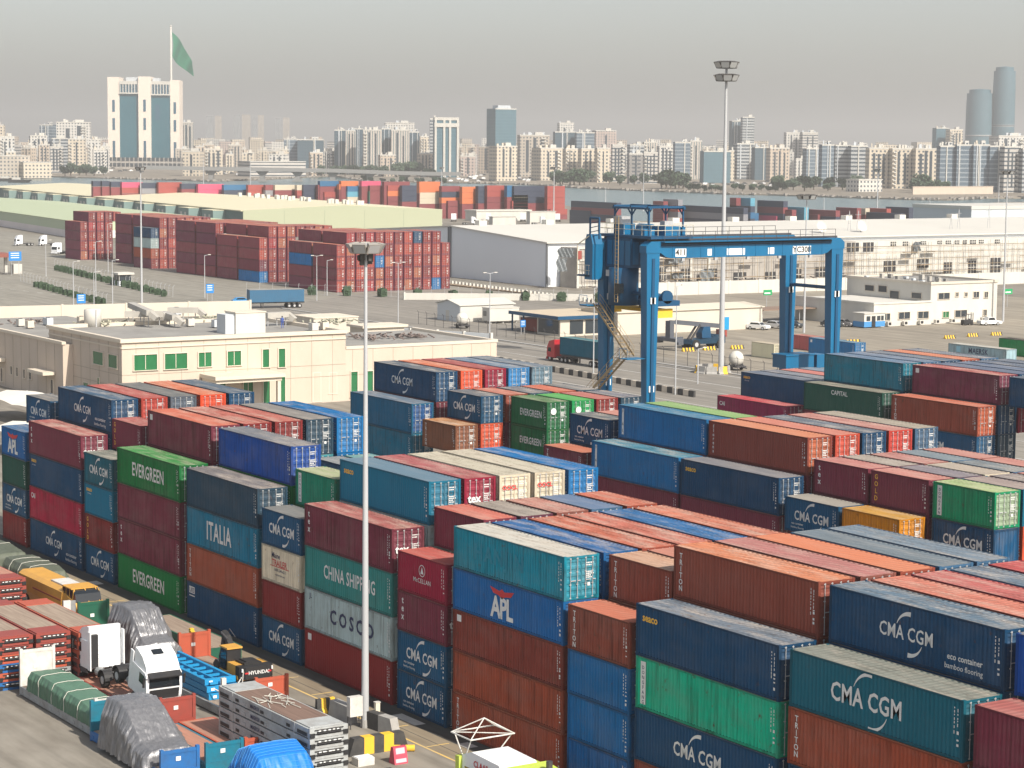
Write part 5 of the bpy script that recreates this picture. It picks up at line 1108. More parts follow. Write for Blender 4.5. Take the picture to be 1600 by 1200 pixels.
# ---- the rubber tyred gantry crane
cr_ = thing('gantry_crane', 'tall blue rubber tyred gantry crane over the far block', 'crane', (0,0,0))
X0, X1 = -10.0, -18.3; YL, YR = 75.6, 102.2; ZG0, ZG1 = 24.0, 25.9
def leg(x, y, inward):
    b = MB(); vs = []
    for z, wx, wy in ((3.0,.95,1.0),(ZG0+.6,1.2,1.75)):
        vs += [(x-wx/2,y-wy/2,z),(x+wx/2,y-wy/2,z),(x+wx/2,y+wy/2,z),(x-wx/2,y+wy/2,z)]
    b.add(vs, [(0,3,2,1),(4,5,6,7),(0,1,5,4),(1,2,6,5),(2,3,7,6),(3,0,4,7)]); o = b.build('leg', M_CBLUE, cr_)
    q = MB(); q.box(x+.62,y-.18,3.2,x+.70,y+.18,ZG0); q.build('cable_tray', M_CBLUE2, o)
    q = MB(); q.box(x+.58,y-.35,9.2,x+.63,y+.35,9.9); q.box(x+.63,y-.35,19.0,x+.70,y+.35,19.7); q.build('number_plate', M_PLAQ, o)
for x in (X0, X1):
    for y, s in ((YL,1),(YR,-1)): leg(x, y, s)
    b = MB(); b.prism([(YL-1.0,ZG0+.602),(YL-1.0,ZG1-.5),(YL-.3,ZG1),(YR+.3,ZG1),(YR+1.0,ZG1-.5),(YR+1.0,ZG0+.602),(YR-1.0,ZG0+.602),(YR-1.6,ZG0+.2),(YR-2.4,ZG0),(YL+2.4,ZG0),(YL+1.6,ZG0+.2),(YL+1.0,ZG0+.602)], 'x', x-.65, x+.65); g = b.build('girder', M_CBLUE, cr_)
    b = MB(); b.box(x-.15,YL-.3,ZG1+.002,x+.15,YR+.3,ZG1+.22); b.build('trolley_rail', M_CHAS, g)
    s = 1 if x == X0 else -1
    b = MB(); b.box(x+s*.652 if s > 0 else x-1.35,YL+1,ZG1-.12,x+1.35 if s > 0 else x-.652,YR-1,ZG1-.04); b.build('walkway', M_CBLUE, g)
    b = MB()
    for k in range(15): yy = YL+1+k*(YR-YL-2)/14; b.tube((x+s*1.3,yy,ZG1-.04),(x+s*1.3,yy,ZG1+1.05),.03,n=5)
    for z in (.5,1.05): b.tube((x+s*1.3,YL+1,ZG1+z),(x+s*1.3,YR-1,ZG1+z),.03,n=5)
    b.build('handrail', M_CHAS, g)
    b = MB()
    for k in range(12): yy = YL+2.6+k*(YR-YL-5)/11; b.box(x-.69,yy-.05,ZG0+.02,x+.69,yy+.05,ZG1-.16)
    b.build('stiffener', M_CBLUE, g)
    b = MB(); b.tube((x+s*.70,YL+1,ZG1-.3),(x+s*.70,YR-1,ZG1-.3),.06,n=5); b.tube((x+s*.70,YL+1,ZG1-.48),(x+s*.70,YR-1,ZG1-.48),.04,n=5); b.build('cable_run', M_BLACK, g)
    b = MB()
    for k in range(5): yy = YL+4+k*4.6; b.box(x+s*.66-.12,yy-.2,ZG0-.32,x+s*.66+.12,yy+.2,ZG0-.02)
    b.build('work_lamp', M_GALV, g)
    if x == X0:
        for txt, px_ in (('411',1064),('YC308',1253)):
            p = onx(px_, 388, X0+.66); wd = 1.5 if txt == '411' else 2.7
            q = MB(); q.box(X0+.655,p.y-wd/2,ZG0+.15,X0+.662,p.y+wd/2,ZG0+1.05); pl = q.build('number_board', M_PLAQ, g)
            link('lettering', merge_meshes([(text_mesh(txt, .95, .05), T(0,0), 0)], 'lettering', [M_BLACK]), pl, (X0+.67,p.y,ZG0+.6), R_(90))
        for px_, wd in ((1109,.6),(1150,2.6),(1205,.9)):
            p = onx(px_, 388, X0+.66); q = MB(); q.box(X0+.655,p.y-wd/2,ZG0+.2,X0+.662,p.y+wd/2,ZG0+.95); q.build('number_plate', M_PLAQ, g)
for y in (YL, YR):
    b = MB(); b.box(X1-2.2,y-.6,1.6,X0+2.2,y+.6,2.998); b.build('sill_beam', M_CBLUE, cr_)
    b = MB(); b.tube((X1+.6,y,20.0),(X0-.6,y,20.0),.22,n=8); b.build('cross_tie', M_CBLUE2, cr_)
    for x in (X1-1.2,X1+1.2,X0-1.2,X0+1.2):
        b = MB(); b.wheel((x,y,.8),.8,.5); wq = b.build('wheel', M_TYRE, cr_); MB().wheel((x,y-.27,.8),.4,.04).build('rim', M_CBLUE, wq)
a = onx(1228,576,-14.5); c = onx(1272,553,-14.5); a2 = onx(1277,575,-14.5); c2 = onx(1302,553,-14.5)
b = MB(); b.box(-17.0,a.y,a.z,-14.5,c.y,c.z-.1); b.box(-17.1,a.y-.1,c.z-.098,-14.4,c.y+.1,c.z+.05); b.box(-16.6,a2.y,a2.z,-14.6,c2.y-.9,c2.z); b.box(-16.6,c2.y-.75,a2.z,-14.6,c2.y,c2.z-.2); b.build('power_unit', M_CBLUE, cr_)
# machinery, electrical house and roof frame on the left end
b = MB(); b.box(X1+1.0,YL-.8,ZG0-1.2,X0-2.6,YL+2.6,ZG1+.2); eh = b.build('electrical_house', M_CBLUE2, cr_)
b = MB()
for k in range(4): b.box(X1+1.3+k*1.15,YL-.84,ZG0-.9,X1+2.2+k*1.15,YL-.801,ZG1-.1)
for k in range(3): b.box(X0-2.598,YL-.5+k*1.0,ZG0-.8,X0-2.57,YL+.3+k*1.0,ZG1-.2)
b.build('house_door', M_CBLUE, eh)
b = MB(); b.smooth = True; b.tube((X1+3.6,YL-.2,ZG0-5.4),(X1+3.6,YL-.2,ZG0-1.21),1.7,n=18); cbn = b.build('operator_cabin', M_CBLUE2, cr_)
b = MB(); b.box(X1+4.4,YL-1.95,ZG0-4.0,X1+5.3,YL-1.4,ZG0-2.9); b.build('cabin_window', M_GLASS, cbn); b = MB(); b.box(X1+2.4,YL-1.8,ZG0-2.2,X1+4.2,YL-1.5,ZG0-1.5); b.build('junction_box', M_GALV, cbn)
b = MB(); b.prism([(X1-.6,ZG1-4.6),(X1+.9,ZG1-4.6),(X1+.9,ZG1-.6),(X1+.5,ZG1+.5),(X1-.3,ZG1+.5),(X1-.6,ZG1-.3)], 'y', YL-2.6, YL-1.2); b.build('hoist_housing', M_CBLUE, cr_)
tz = ZG1+.25
b = MB(); b.box(X1-.9,YL-.6,tz,X0+.9,YL+5.2,tz+.3); tro = b.build('trolley', M_CBLUE2, cr_)
b = MB(); b.box(X1+1.0,YL+.2,tz+.302,X1+2.9,YL+1.8,tz+1.5); b.box(X1+4.2,YL+2.4,tz+.302,X0-.6,YL+4.6,tz+1.3); b.box(X1+5.0,YL+.1,tz+.302,X0-1.4,YL+1.6,tz+1.0); b.tube((X1+1.4,YL+3.5,tz+.9),(X0-4.5,YL+3.5,tz+.9),.55,n=12)
for k in range(6): b.box(X1+.2+k*1.4,YL+4.7,tz+.302,X1+.9+k*1.4,YL+5.1,tz+.9+.3*(k%2))
b.build('hoist_machinery', M_CBLUE, tro)
b = MB(); b.box(X1+1.2,YL+.0,tz+1.52,X1+2.5,YL+1.4,tz+2.3); b.box(X0-1.8,YL+2.6,tz+1.32,X0-.9,YL+3.8,tz+1.9); b.build('control_box', M_GALV, tro)
b = MB(); fx0, fx1, fy0, fy1, fz = X1+1.2, X0-.6, YL+.2, YL+4.9, tz+3.3
for x in (fx0, (fx0+fx1)/2, fx1):
    for y in (fy0, fy1): b.bar((x,y,tz+.3),(x,y,fz),.16)
for y in (fy0, fy1): b.bar((fx0-.3,y,fz),(fx1+.3,y,fz),.3,.22)
for x in (fx0, (fx0+fx1)/2, fx1): b.bar((x,fy0-.2,fz+.16),(x,fy1+.2,fz+.16),.24)
for y in (fy0, fy1):
    for x, s in ((fx0,1),(fx1,-1),((fx0+fx1)/2,1),((fx0+fx1)/2,-1)): b.bar((x,y,fz-.8),(x+s*.8,y,fz),.12)
b.bar((fx0,(fy0+fy1)/2,fz+.2),(fx1,(fy0+fy1)/2,fz+.2),.5,.3); b.build('roof_frame', M_CBLUE2, tro)
b = MB(); b.tube((X1-.2,YL-2.2,ZG1-.4),(X1-.2,YL-2.2,tz+2.1),.12,n=6); b.tube((X1-.2,YL-2.2,tz+2.1),(X1+1.6,YL-2.2,tz+2.1),.12,n=6); b.tube((X1+1.6,YL-2.2,tz+2.1),(X1+1.6,YL-2.2,ZG1),.12,n=6)
for k in range(4): b.bar((X1-.2,YL-2.2,ZG1+.2+k*.5),(X1+1.6,YL-2.2,ZG1+.5+k*.5),.08)
b.build('rope_anchor_frame', M_CBLUE2, tro)
b = MB()
for (xa,ya,xb,yb) in ((X1-.9,YL-.6,X1-.9,YL+5.2),(X0+.9,YL-.6,X0+.9,YL+5.2),(X1-.9,YL-.6,X0+.9,YL-.6)):
    for k in range(7): q = Vector((xa,ya,0)).lerp(Vector((xb,yb,0)), k/6); b.tube((q.x,q.y,tz+.35),(q.x,q.y,tz+1.5),.035,n=5)
    for z in (.95,1.5): b.tube((xa,ya,tz+z),(xb,yb,tz+z),.035,n=5)
b.build('handrail', M_RAIL, tro)
b = MB()
for s in (-.3,.3): b.tube((X1+4.6+s,YL-1.9,ZG0-5),(X1+4.6+s,YL-1.9,tz+2.4),.05,n=5)
for k in range(24): b.tube((X1+4.3,YL-1.9,ZG0-5+k*.42),(X1+4.9,YL-1.9,ZG0-5+k*.42),.03,n=4)
b.build('ladder', M_RUST, cr_)
# cable reels, spreader
zs = 17.6; ys = YL+1.9
b = MB(); b.box(X1+2.2,ys-1.0,zs+1.0,X0-.4,ys+2.6,zs+1.6); b.box(X1+3.4,ys-.6,zs+1.602,X0-1.6,ys+2.2,zs+2.2)
for x in (X1+2.4, X0-.6): b.tube((x-.2,ys+.9,zs+2.0),(x+.2,ys+.9,zs+2.0),.75,n=14)
hb_ = b.build('head_block', M_CBLUE2, cr_)
b = MB(); b.box(X1-2.6,ys-.1,zs+.2,X0-1.4,ys+.5,zs+.6); b.box(X1-2.6,ys+1.2,zs+.2,X0-1.4,ys+1.8,zs+.6)
for x in (X1-2.9, X0-1.4): b.box(x,ys-.4,zs-.35,x+.35,ys+2.1,zs+.65)
b.box(X1+3,ys+.502,zs+.2,X0-3,ys+1.198,zs+.9); b.build('spreader', M_YELP, cr_)
b = MB()
for x in (X1+2.6, X0-.8):
    for y in (ys-.5,ys+2.2): b.tube((x,y,zs+2.0),(x,y,tz),.03,n=4)
b.build('hoist_rope', M_CHAS, cr_)
# stairs zigzag on the left side
def stair(p, q, wd=.9):
    p = Vector(p); q = Vector(q); b = MB(); n = 14
    for s in (0, wd):
        o = Vector((0,s,0)); b.bar(p+o, q+o, .08, .22)
        for z in (.55,1.05): b.tube(p+o+Vector((0,0,z)), q+o+Vector((0,0,z)), .03, n=4)
        for k in range(6): r = p.lerp(q, k/5)+o; b.tube(r, r+Vector((0,0,1.05)), .025, n=4)
    for k in range(n): r = p.lerp(q, (k+.5)/n); b.box(r.x-.14, r.y+.045, r.z-.02, r.x+.14, r.y+wd-.045, r.z+.02)
    return b.build('stair_flight', M_RUST, cr_)
ysl = YL-2.2
stair((X1+.6,ysl,18.6),(X0-1.0,ysl,13.2)); stair((X0-1.0,ysl-.95,13.1),(X1+.8,ysl-.95,8.2)); stair((X1+.8,ysl,8.1),(X1+4.2,ysl,3.0))
for x, z in ((X1-.6,18.5),(X0-1.0,13.05),(X1-.5,8.05)):
    b = MB(); b.box(x,ysl-1.1,z-.12,x+1.5,ysl+1.3,z-.03)
    for xx in (x,x+1.5):
        b.tube((xx,ysl-1.1,z-.03),(xx,ysl-1.1,z+1.05),.03,n=4)
    b.tube((x,ysl-1.1,z+1.05),(x+1.5,ysl-1.1,z+1.05),.03,n=4)
    b.build('landing', M_CBLUE, cr_)
b = MB(); b.box(X1-1.8,YL-2.4,18.2,X1+.2,YL-.9,18.4); b.box(X1-2.2,YL-2.6,21.6,X1+.4,YL-.9,21.8); b.build('platform', M_CBLUE2, cr_)
b = MB()
for k in range(5): b.tube((X1-2.2+k*.6,YL-2.6,21.8),(X1-2.2+k*.6,YL-2.6,22.9),.035,n=4)
b.tube((X1-2.2,YL-2.6,22.9),(X1+.4,YL-2.6,22.9),.035,n=4); b.tube((X1-2.2,YL-2.6,22.3),(X1+.4,YL-2.6,22.3),.035,n=4)
b.tube((X1-1.5,YL-3.0,21.8),(X1-1.5,YL-3.0,25.2),.06,n=5); b.bar((X1-1.5,YL-3.0,25.2),(X1+.2,YL-2.6,26.2),.1); b.build('platform_rail', M_RAIL, cr_)
# ------------------------------------------------------------------ big red stack
RS = ((90,46,58),(212,120,108),(176,66,56))
NRED = [0]
def redbox(x, y, z, lab, cn=None):
    r = rnd.random()
    if cn: s, rf = PAL[cn]; side, roof, dc = sh(*s), su(*rf), None
    else:
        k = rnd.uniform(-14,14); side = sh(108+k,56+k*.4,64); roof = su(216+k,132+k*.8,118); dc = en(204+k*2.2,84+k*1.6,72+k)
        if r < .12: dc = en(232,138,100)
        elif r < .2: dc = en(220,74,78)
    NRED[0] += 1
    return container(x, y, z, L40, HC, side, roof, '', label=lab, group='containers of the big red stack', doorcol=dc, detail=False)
NTH = ['first','second','third','fourth','fifth','sixth','seventh','eighth','ninth','tenth','eleventh','last']
LV = ['bottom','second','third','fourth','top']
XF, YF, PIT_ = -290.5, 187.5, 2.70
SPEC = {(8,4):'navy',(4,2):'bright blue',(10,0):'bright blue'}
for c in range(12):
    for l in range(5 if 1 <= c <= 10 else 4):
        cn = SPEC.get((c,l)); redbox(XF-L40, YF+c*PIT_, l*2.91, '%s container door end, %s level, %s column of the big red stack' % ('blue' if cn else 'red', LV[l], NTH[c]), cn)
for l in range(4): redbox(XF-2*L40-.9, YF, l*2.91, '%s container, %s level, just left of the big red stack front' % ('blue' if l == 2 else 'purplish red', LV[l]), 'bright blue' if l == 2 else None)
for c in range(1, 7): redbox(XF-2*L40-.9, YF+c*PIT_, 4*2.91, 'red roofed container, top level, %s column behind the red stack front' % NTH[c])
def group_at(px, cols, ncol, roofs, name, spec={}, top0=4):
    x1 = ony(px, 430, YF).x
    for c in range(ncol):
        for l in range(top0 if c == 0 else 5):
            cn = spec.get((c,l)); redbox(x1-L40, YF+c*PIT_, l*2.91, '%s container, %s level, %s column of %s' % (cn or 'red', LV[l], NTH[c], name), cn)
    for c in range(ncol, roofs): redbox(x1-L40, YF+c*PIT_, 4*2.91, 'red roofed container, top level, %s column of %s' % (NTH[c], name))
    return x1
xg4 = group_at(405, 0, 4, 8, 'the middle red group', {(0,0):'bright blue',(0,1):'maroon'})
xg4b = xg4-L40-.9
for k in (1,2):
    for l in range(5): redbox(xg4-(k+1)*(L40+.9)-L40, YF, l*2.91, 'purplish red container, %s level, %s bay behind the middle red group' % (LV[l], NTH[k]))
    for c in range(1,7): redbox(xg4-(k+1)*(L40+.9)-L40, YF+c*PIT_, 4*2.91, 'red roofed container, top level, %s column, %s bay behind the middle red group' % (NTH[c], NTH[k]))
for l in range(4): redbox(xg4b-L40, YF, l*2.91, 'purplish red container, %s level, behind the middle red group front' % LV[l])
for c in range(1,5): redbox(xg4b-L40, YF+c*PIT_, 4*2.91, 'red roofed container, top level, %s column behind the middle red group' % NTH[c])
xg3 = group_at(236, 0, 5, 7, 'the red group with a pale blue one', {(0,3):'navy',(0,2):'grey',(0,1):'rust',(3,2):'ice blue'})
for k in (0,1):
    for l in range(5): redbox(xg3-(k+1)*(L40+.9)-L40, YF+2*PIT_, l*2.91, 'purplish red container, %s level, %s bay left of the pale blue one' % (LV[l], NTH[k]))
    for c in range(3,7): redbox(xg3-(k+1)*(L40+.9)-L40, YF+c*PIT_, 4*2.91, 'red roofed container, top level, %s column, %s bay left of the pale blue one' % (NTH[c], NTH[k]))
xg1 = group_at(126, 0, 4, 5, 'the farthest left red group')
print('NRED', NRED, NC)
# ------------------------------------------------------------------ grey warehouse and the building site in front of it
gw = thing('warehouse', 'long grey and white warehouse with a pale gabled roof', 'warehouse', (0,0,0))
GX, GR, GY0, GY1, GE, GT = -286.5, -333.0, 246.0, 470.0, 11.2, 13.7
b = MB(); b.prism([(GX,0),(GX,GE),(GR,GT),(2*GR-GX,GE),(2*GR-GX,0)], 'y', GY0, GY1); b.build('wall', mat('warehouse_side', (.74,.77,.80), .7, noise=.25, scale=.06, dark=(.64,.67,.70), stretch=(1,1,.3)), gw)
b = MB(); b.prism([(GX+.9,GE-.1),(GX+.9,GE+.25),(GR,GT+.35),(2*GR-GX-.9,GE+.25),(2*GR-GX-.9,GE-.1),(GR,GT+.05)], 'y', GY0-.5, GY1+.5); rf = b.build('roof', M_ROOFW, gw)
for k in range(9): MB().box(GR-1.2,GY0+8+k*22,GT+.2,GR+1.2,GY0+10.5+k*22,GT+1.6).build('roof_vent', M_WALLW, rf)
b = MB(); b.box(GX+.01,GY0-.2,0,GX+.4,GY0+.3,GE); b.box(GR-1.0,GY0-.35,0,GR-.2,GY0-.02,GT+.2); b.box(GR-1.8,GY0-.3,0,GR-1.5,GY0-.02,GT); b.build('downpipe', mat('pipe_grey', (.15,.16,.17), .6), gw)
site = thing('unfinished_building', 'unfinished pale concrete building with dark openings below the warehouse roof', 'building', (0,0,0))
M_RAWC = mat('raw_concrete', (.40,.37,.33), .9, noise=.7, scale=.25, dark=(.25,.23,.21))
SXF = -279.0
b = MB(); b.box(SXF-7,250,0,SXF,292,10.2); b.box(SXF-7,292.02,0,SXF+.3,343,10.4); b.build('wall', M_RAWC, site)
b = MB(); b.box(SXF-7,343.02,0,SXF+.4,430,10.3); b.build('wall', M_WALLW, site)
b = MB()
for z in (0.4,3.4,6.8,9.9): b.box(SXF+.01 if z < 9 else SXF+.01,250,z,SXF+.28,291.9,z+.5)
for y in range(250,293,6): b.box(SXF+.285,y,0,SXF+.5,y+.7,10.2)
b.build('concrete_frame', M_WALLW, site)
DK = mat('opening_dark', (.035,.035,.038), .6)
def opening(px0, px1, t_, bt, m=DK):
    a = onx(px0, t_, SXF+.5); c = onx(px1, bt, SXF+.5); f = MB(); z0, z1 = max(.2,min(c.z,a.z)), min(10,max(a.z,c.z))
    if z1-z0 < .5: return
    o = MB().box(SXF+.42,a.y,z0,SXF+.5,c.y,z1).build('window', m, site)
    q = MB()
    for i in range(1,3): yy = a.y+(c.y-a.y)*i/3; q.box(SXF+.505,yy-.08,z0,SXF+.53,yy+.08,z1)
    q.box(SXF+.505,a.y,(z0+z1)/2-.08,SXF+.529,c.y,(z0+z1)/2+.08); q.build('frame', M_WALLW, o)
for r_ in ((1324,1342,378,393),(1349,1365,378,393),(1392,1400,377,384),(1411,1419,377,384),(1439,1447,376,382),(1465,1472,375,381),(1478,1486,375,381),(1492,1499,375,381),(1505,1511,375,381),(1516,1525,374,381),(1530,1537,374,380),(1555,1562,373,380),
    (1275,1290,417,432),(1381,1399,408,424),(1433,1451,405,418),(1475,1487,410,427),(1513,1525,408,427),(1548,1563,403,427),(1065,1078,420,441),(1031,1040,418,440),(1147,1166,426,444),(1196,1212,425,441),(1173,1185,435,446),(1239,1252,420,440),(1100,1120,420,436)): opening(*r_)
M_NET = mat('site_net', (.22,.24,.25), .9, noise=.5, scale=.6, dark=(.14,.15,.16))
for i, r_ in enumerate(((1044,1066,396,411),(1052,1068,425,440),(1094,1116,422,440),(1428,1438,378,392),(872,884,388,402),(884,896,388,402),(870,885,404,424))):
    a = onx(r_[0], r_[2], SXF+1.4); c = onx(r_[1], r_[3], SXF+1.4); b = MB(); n = 8; vs = []
    for k in range(n+1):
        for j in range(n+1): vs.append((SXF+1.4+.35*math.sin(k*1.7+j*.9), a.y+(c.y-a.y)*k/n, c.z+(a.z-c.z)*j/n))
    b.add(vs, [(k*(n+1)+j,(k+1)*(n+1)+j,(k+1)*(n+1)+j+1,k*(n+1)+j+1) for k in range(n) for j in range(n)])
    b.build('hanging_net', M_NET, site)
a = onx(903,392,SXF+.9); c = onx(909,405,SXF+.9); MB().box(SXF+.6,a.y,c.z,SXF+.9,c.y,a.z).build('red_panel', M_STEEL_R, site)
sc = thing('scaffolding', 'rusty pole scaffolding in front of the unfinished building', 'scaffolding', (0,0,0))
rr = random.Random(9)
for lay in range(2):
    b = MB(); x = SXF+1.0+lay*1.2
    for i in range(72):
        y = 252+i*2.4
        if rr.random() < .82: b.tube((x,y,0),(x,y,rr.choice((6.2,8.2,9.8,10.2))),.055,n=4)
    for z in (1.6,3.4,5.2,7.0,8.8):
        y = 252
        while y < 424:
            l = rr.choice((7.2,12,19.2)); 
            if rr.random() < .85: b.tube((x,y,z),(x,min(y+l,425),z),.05,n=4)
            y += l
    b.build('pole_grid', M_RUST if lay else M_CHAS, sc)
b = MB()
for i in range(30):
    y = 252+rr.uniform(0,165); z = rr.choice((1.6,3.4,5.2,7.0)); b.box(SXF+1.05,y,z+.06,SXF+2.2,y+4,z+.14)
b.build('plank', M_WOOD, sc)
b = MB(); rr2 = random.Random(4)
for i in range(120):
    y = rr2.uniform(248,330); b.bar((SXF+6+rr2.uniform(0,14),y,.2+rr2.random()*.8),(SXF+6+rr2.uniform(0,14),y+rr2.uniform(-3,3),.3+rr2.random()*1.6),.35,.3)
tag(b.build('building_rubble', mat('rubble_mix', (.42,.36,.30), .9, noise=.8, scale=.4, dark=(.16,.13,.11))), 'heap of timber and rubble beside the unfinished building', 'rubble', kind='stuff')
# antennas on the warehouse roof
for i, (px_, py_, h, n_) in enumerate(((1327,356,6,'thin roof aerial left of the dish'),(1341,356,6,'roof aerial beside the dish'),(1486,352,4,'bent roof aerial left of the ladder shaped one'),(1498,352,6,'ladder shaped roof aerial'),(1545,350,7,'square roof aerial frame'))):
    p = onx(px_, py_, -300); t = thing('roof_aerial', n_, 'aerial', (p.x,p.y,12.0)); b = MB(); b.tube((0,-.6,0),(0,0,h),.07,n=5); b.tube((0,.6,0),(0,0,h),.07,n=5); b.tube((0,-.4,h*.4),(0,.4,h*.4),.05,n=4); b.tube((0,-1.2,h*.8),(0,1.0,h*.8),.05,n=4); b.build('frame', M_GALV, t)
for i, (px_, n_) in enumerate(((1282,'white satellite dish behind the crane girder'),(1345,'white satellite dish beside the roof aerial'))):
    p = onx(px_, 361, -296); t = thing('satellite_dish', n_, 'dish', (p.x,p.y,11.8)); b = MB(); b.smooth = True; b.lathe([(0,0),(.9,.15),(1.7,.6)], (0,0,0), 16); d = b.build('reflector', M_WALLW, t); d.location = (0,0,1.8); d.rotation_euler = (0,R_(70),0); MB().tube((0,0,0),(-.2,0,1.8),.12,n=6).build('mount', M_GALV, t)
# ------------------------------------------------------------------ sheds, offices and vehicles round the apron
def gable(name, label, x0, x1, y0, y1, h, rise, mw, mr, axis='y', cat='shed', over=.35):
    t = thing(name, label, cat, (0,0,0)); b = MB()
    if axis == 'y':
        xm = (x0+x1)/2; b.prism([(x0,0),(x0,h),(xm,h+rise),(x1,h),(x1,0)], 'y', y0, y1); b.build('wall', mw, t)
        b = MB(); b.prism([(x0-over,h-.02),(x0-over,h+.14),(xm,h+rise+.2),(x1+over,h+.14),(x1+over,h-.02),(xm,h+rise+.04)], 'y', y0-over, y1+over); b.build('roof', mr, t)
    return t
t = gable('site_shed', 'grey ended white shed beside the open blue trimmed building', -208.5, -199.5, 167, 180, 3.4, .9, M_GREYW, M_ROOFW)
MB().box(-199.49,167.1,.1,-199.4,179.9,3.3).build('front_cladding', M_WALLW, t); MB().box(-205,166.94,0,-203.8,166.99,2.2).build('door', M_WALLW, t)
t = thing('portable_cabin', 'small white portable cabin in front of the white shed', 'cabin', (-196.5,170.5,.5)); MB().box(0,0,0,3,7,2.6).build('wall', M_WALLW, t); MB().box(-.1,-.1,2.601,3.1,7.1,2.75).build('roof', M_ROOFW, t); MB().box(.4,-.04,1.0,1.6,-.001,2.0).build('window', M_GLASSB, t)
b = MB()
for x in (.3,2.4):
    for y in (.3,3.2,6.4): b.box(x,y,-.5,x+.3,y+.3,-.002)
b.build('support_block', M_CONC, t)
def bowser(px_, py_, label):
    p = at(px_, py_); t = thing('tank_trailer', label, 'tank', (p.x,p.y,0)); b = MB(); b.smooth = True; b.lathe([(0,-1.25)]+[(1.25*math.sin(a),-1.25*math.cos(a)) for a in [math.pi*i/10 for i in range(1,10)]]+[(0,1.25)], (0,0,1.9), 18); b.build('tank_body', M_WALLW, t)
    b = MB(); b.box(-1.4,-1.0,.5,1.4,1.0,.75)
    for s in (-1,1): b.bar((s*.9,-.8,.7),(s*.6,-.6,1.4),.12); b.bar((s*.9,.8,.7),(s*.6,.6,1.4),.12)
    b.bar((1.4,0,.6),(2.8,0,.5),.15); b.build('trailer_frame', M_CHAS, t)
    for s in (-1,1): MB().wheel((0,s*1.1,.45),.45,.25).build('wheel', M_TYRE, t)
bowser(722, 513, 'white round tank trailer beside the white shed'); bowser(1150, 578, 'white round tank trailer beside the tallest mast')
t = thing('open_depot', 'flat roofed depot with blue trim, glass front and a red door', 'building', (0,0,0))
MB().box(-178.5,165.6,3.5,-161.5,188,3.85).build('roof', mat('roof_tan', (.50,.42,.31), .9, noise=.4, scale=.3, dark=(.40,.33,.25)), t)
b = MB(); b.box(-178.7,165.4,3.25,-161.3,165.59,3.9); b.box(-161.49,165.6,3.25,-161.3,188.1,3.9); b.build('fascia', M_CBLUE2, t)
b = MB(); b.box(-170,166.4,0,-162,187.5,3.49); b.build('wall', M_CREAM, t); b = MB(); b.box(-161.99,168.6,.4,-161.9,171.6,3.0); b.box(-161.99,172.2,.4,-161.9,177.0,3.0); b.box(-169.5,166.34,.4,-162.5,166.39,3.0); b.build('glass_front', M_GLASSB, t)
MB().box(-161.98,181.0,0,-161.9,183.2,3.2).build('door', M_STEEL_R, t)
b = MB()
for x in (-178.2,-174.2): b.box(x,165.8,0,x+.25,166.05,3.49); b.box(x,187,0,x+.25,187.3,3.49)
b.build('column', M_CBLUE2, t)
t = thing('shipping_container', 'dark red container under the open end of the blue trimmed depot', 'shipping container', (-177.6,167.5,0)); b = MB(); b.box(0,0,.15,6,2.4,2.6)
b.build('body', M_STEEL_R, t); b = MB(); 
for k in range(20): b.box(.2+k*.29,-.03,.2,.34+k*.29,-.001,2.5)
b.build('side_rib', M_STEEL_R, t)
# cream shed with blue door
t = gable('cream_shed', 'long cream shed with a bright blue door behind the reach stacker', -172, -159.5, 178, 213.5, 4.3, .5, M_CREAM, mat('roof_beige', (.60,.54,.44), .8, noise=.3, scale=.3, dark=(.50,.45,.37)))
p = onx(1135, 500, -159.4); MB().box(-159.48,p.y-.7,.1,-159.4,p.y+.7,2.6).build('door', mat('door_blue', (.01,.25,.50), .5), t)
# white office at right
wb = thing('office_building', 'white two storey office building at the right of the apron', 'building', (0,0,0)); BXF = -152.0
a = onx(1453, 508, BXF); c = onx(1557, 492, BXF); zt = onx(1453, 441, BXF).z; yb0, yb1 = a.y, c.y
b = MB(); b.box(BXF-26,yb0,0,BXF,yb1,zt-.5); b.build('wall', M_WALLW, wb); b = MB(); b.box(BXF-26.2,yb0-.2,zt-.499,BXF+.2,yb0+.3,zt); b.box(BXF-.3,yb0+.301,zt-.499,BXF+.2,yb1+.2,zt); b.box(BXF-26.2,yb1-.3,zt-.499,BXF-.31,yb1+.2,zt); b.box(BXF-26.2,yb0+.301,zt-.499,BXF-25.7,yb1-.31,zt); b.build('parapet', M_CREAM, wb)
y2 = onx(1365, 500, BXF+.6).y; zl = onx(1365, 473, BXF+.6).z
b = MB(); b.box(BXF-24,y2,0,BXF+.6,yb0-.22,zl-.4); b.box(BXF-24.1,y2-.15,zl-.399,BXF+.75,y2+.3,zl); b.box(BXF+.3,y2+.301,zl-.399,BXF+.75,yb0-.23,zl); b.build('annex', M_WALLW, wb)
b = MB(); b.box(BXF-25.6,yb0+.31,zt-.45,BXF-.4,yb1-.4,zt-.42); b.build('roof', M_ROOFG, wb)
def winW(px0, px1, t_, bt, X, m=M_GLASSB):
    a = onx(px0, t_, X); c = onx(px1, bt, X); win_x(wb, a.y, c.y, max(.4,c.z), a.z, X, 2, m)
for r_ in ((1466,1483,458,466),(1493,1497,457,462),(1507,1511,457,462),(1521,1529,456,464),(1538,1543,456,464),(1473,1482,487,495),(1492,1510,485,494),(1536,1541,484,492)): winW(*r_, BXF, M_GREENGL if r_[0] == 1473 else M_GLASSB)
for r_ in ((1380,1390,490,499),(1404,1421,488,497),(1434,1450,487,496)): winW(*r_, BXF+.6)
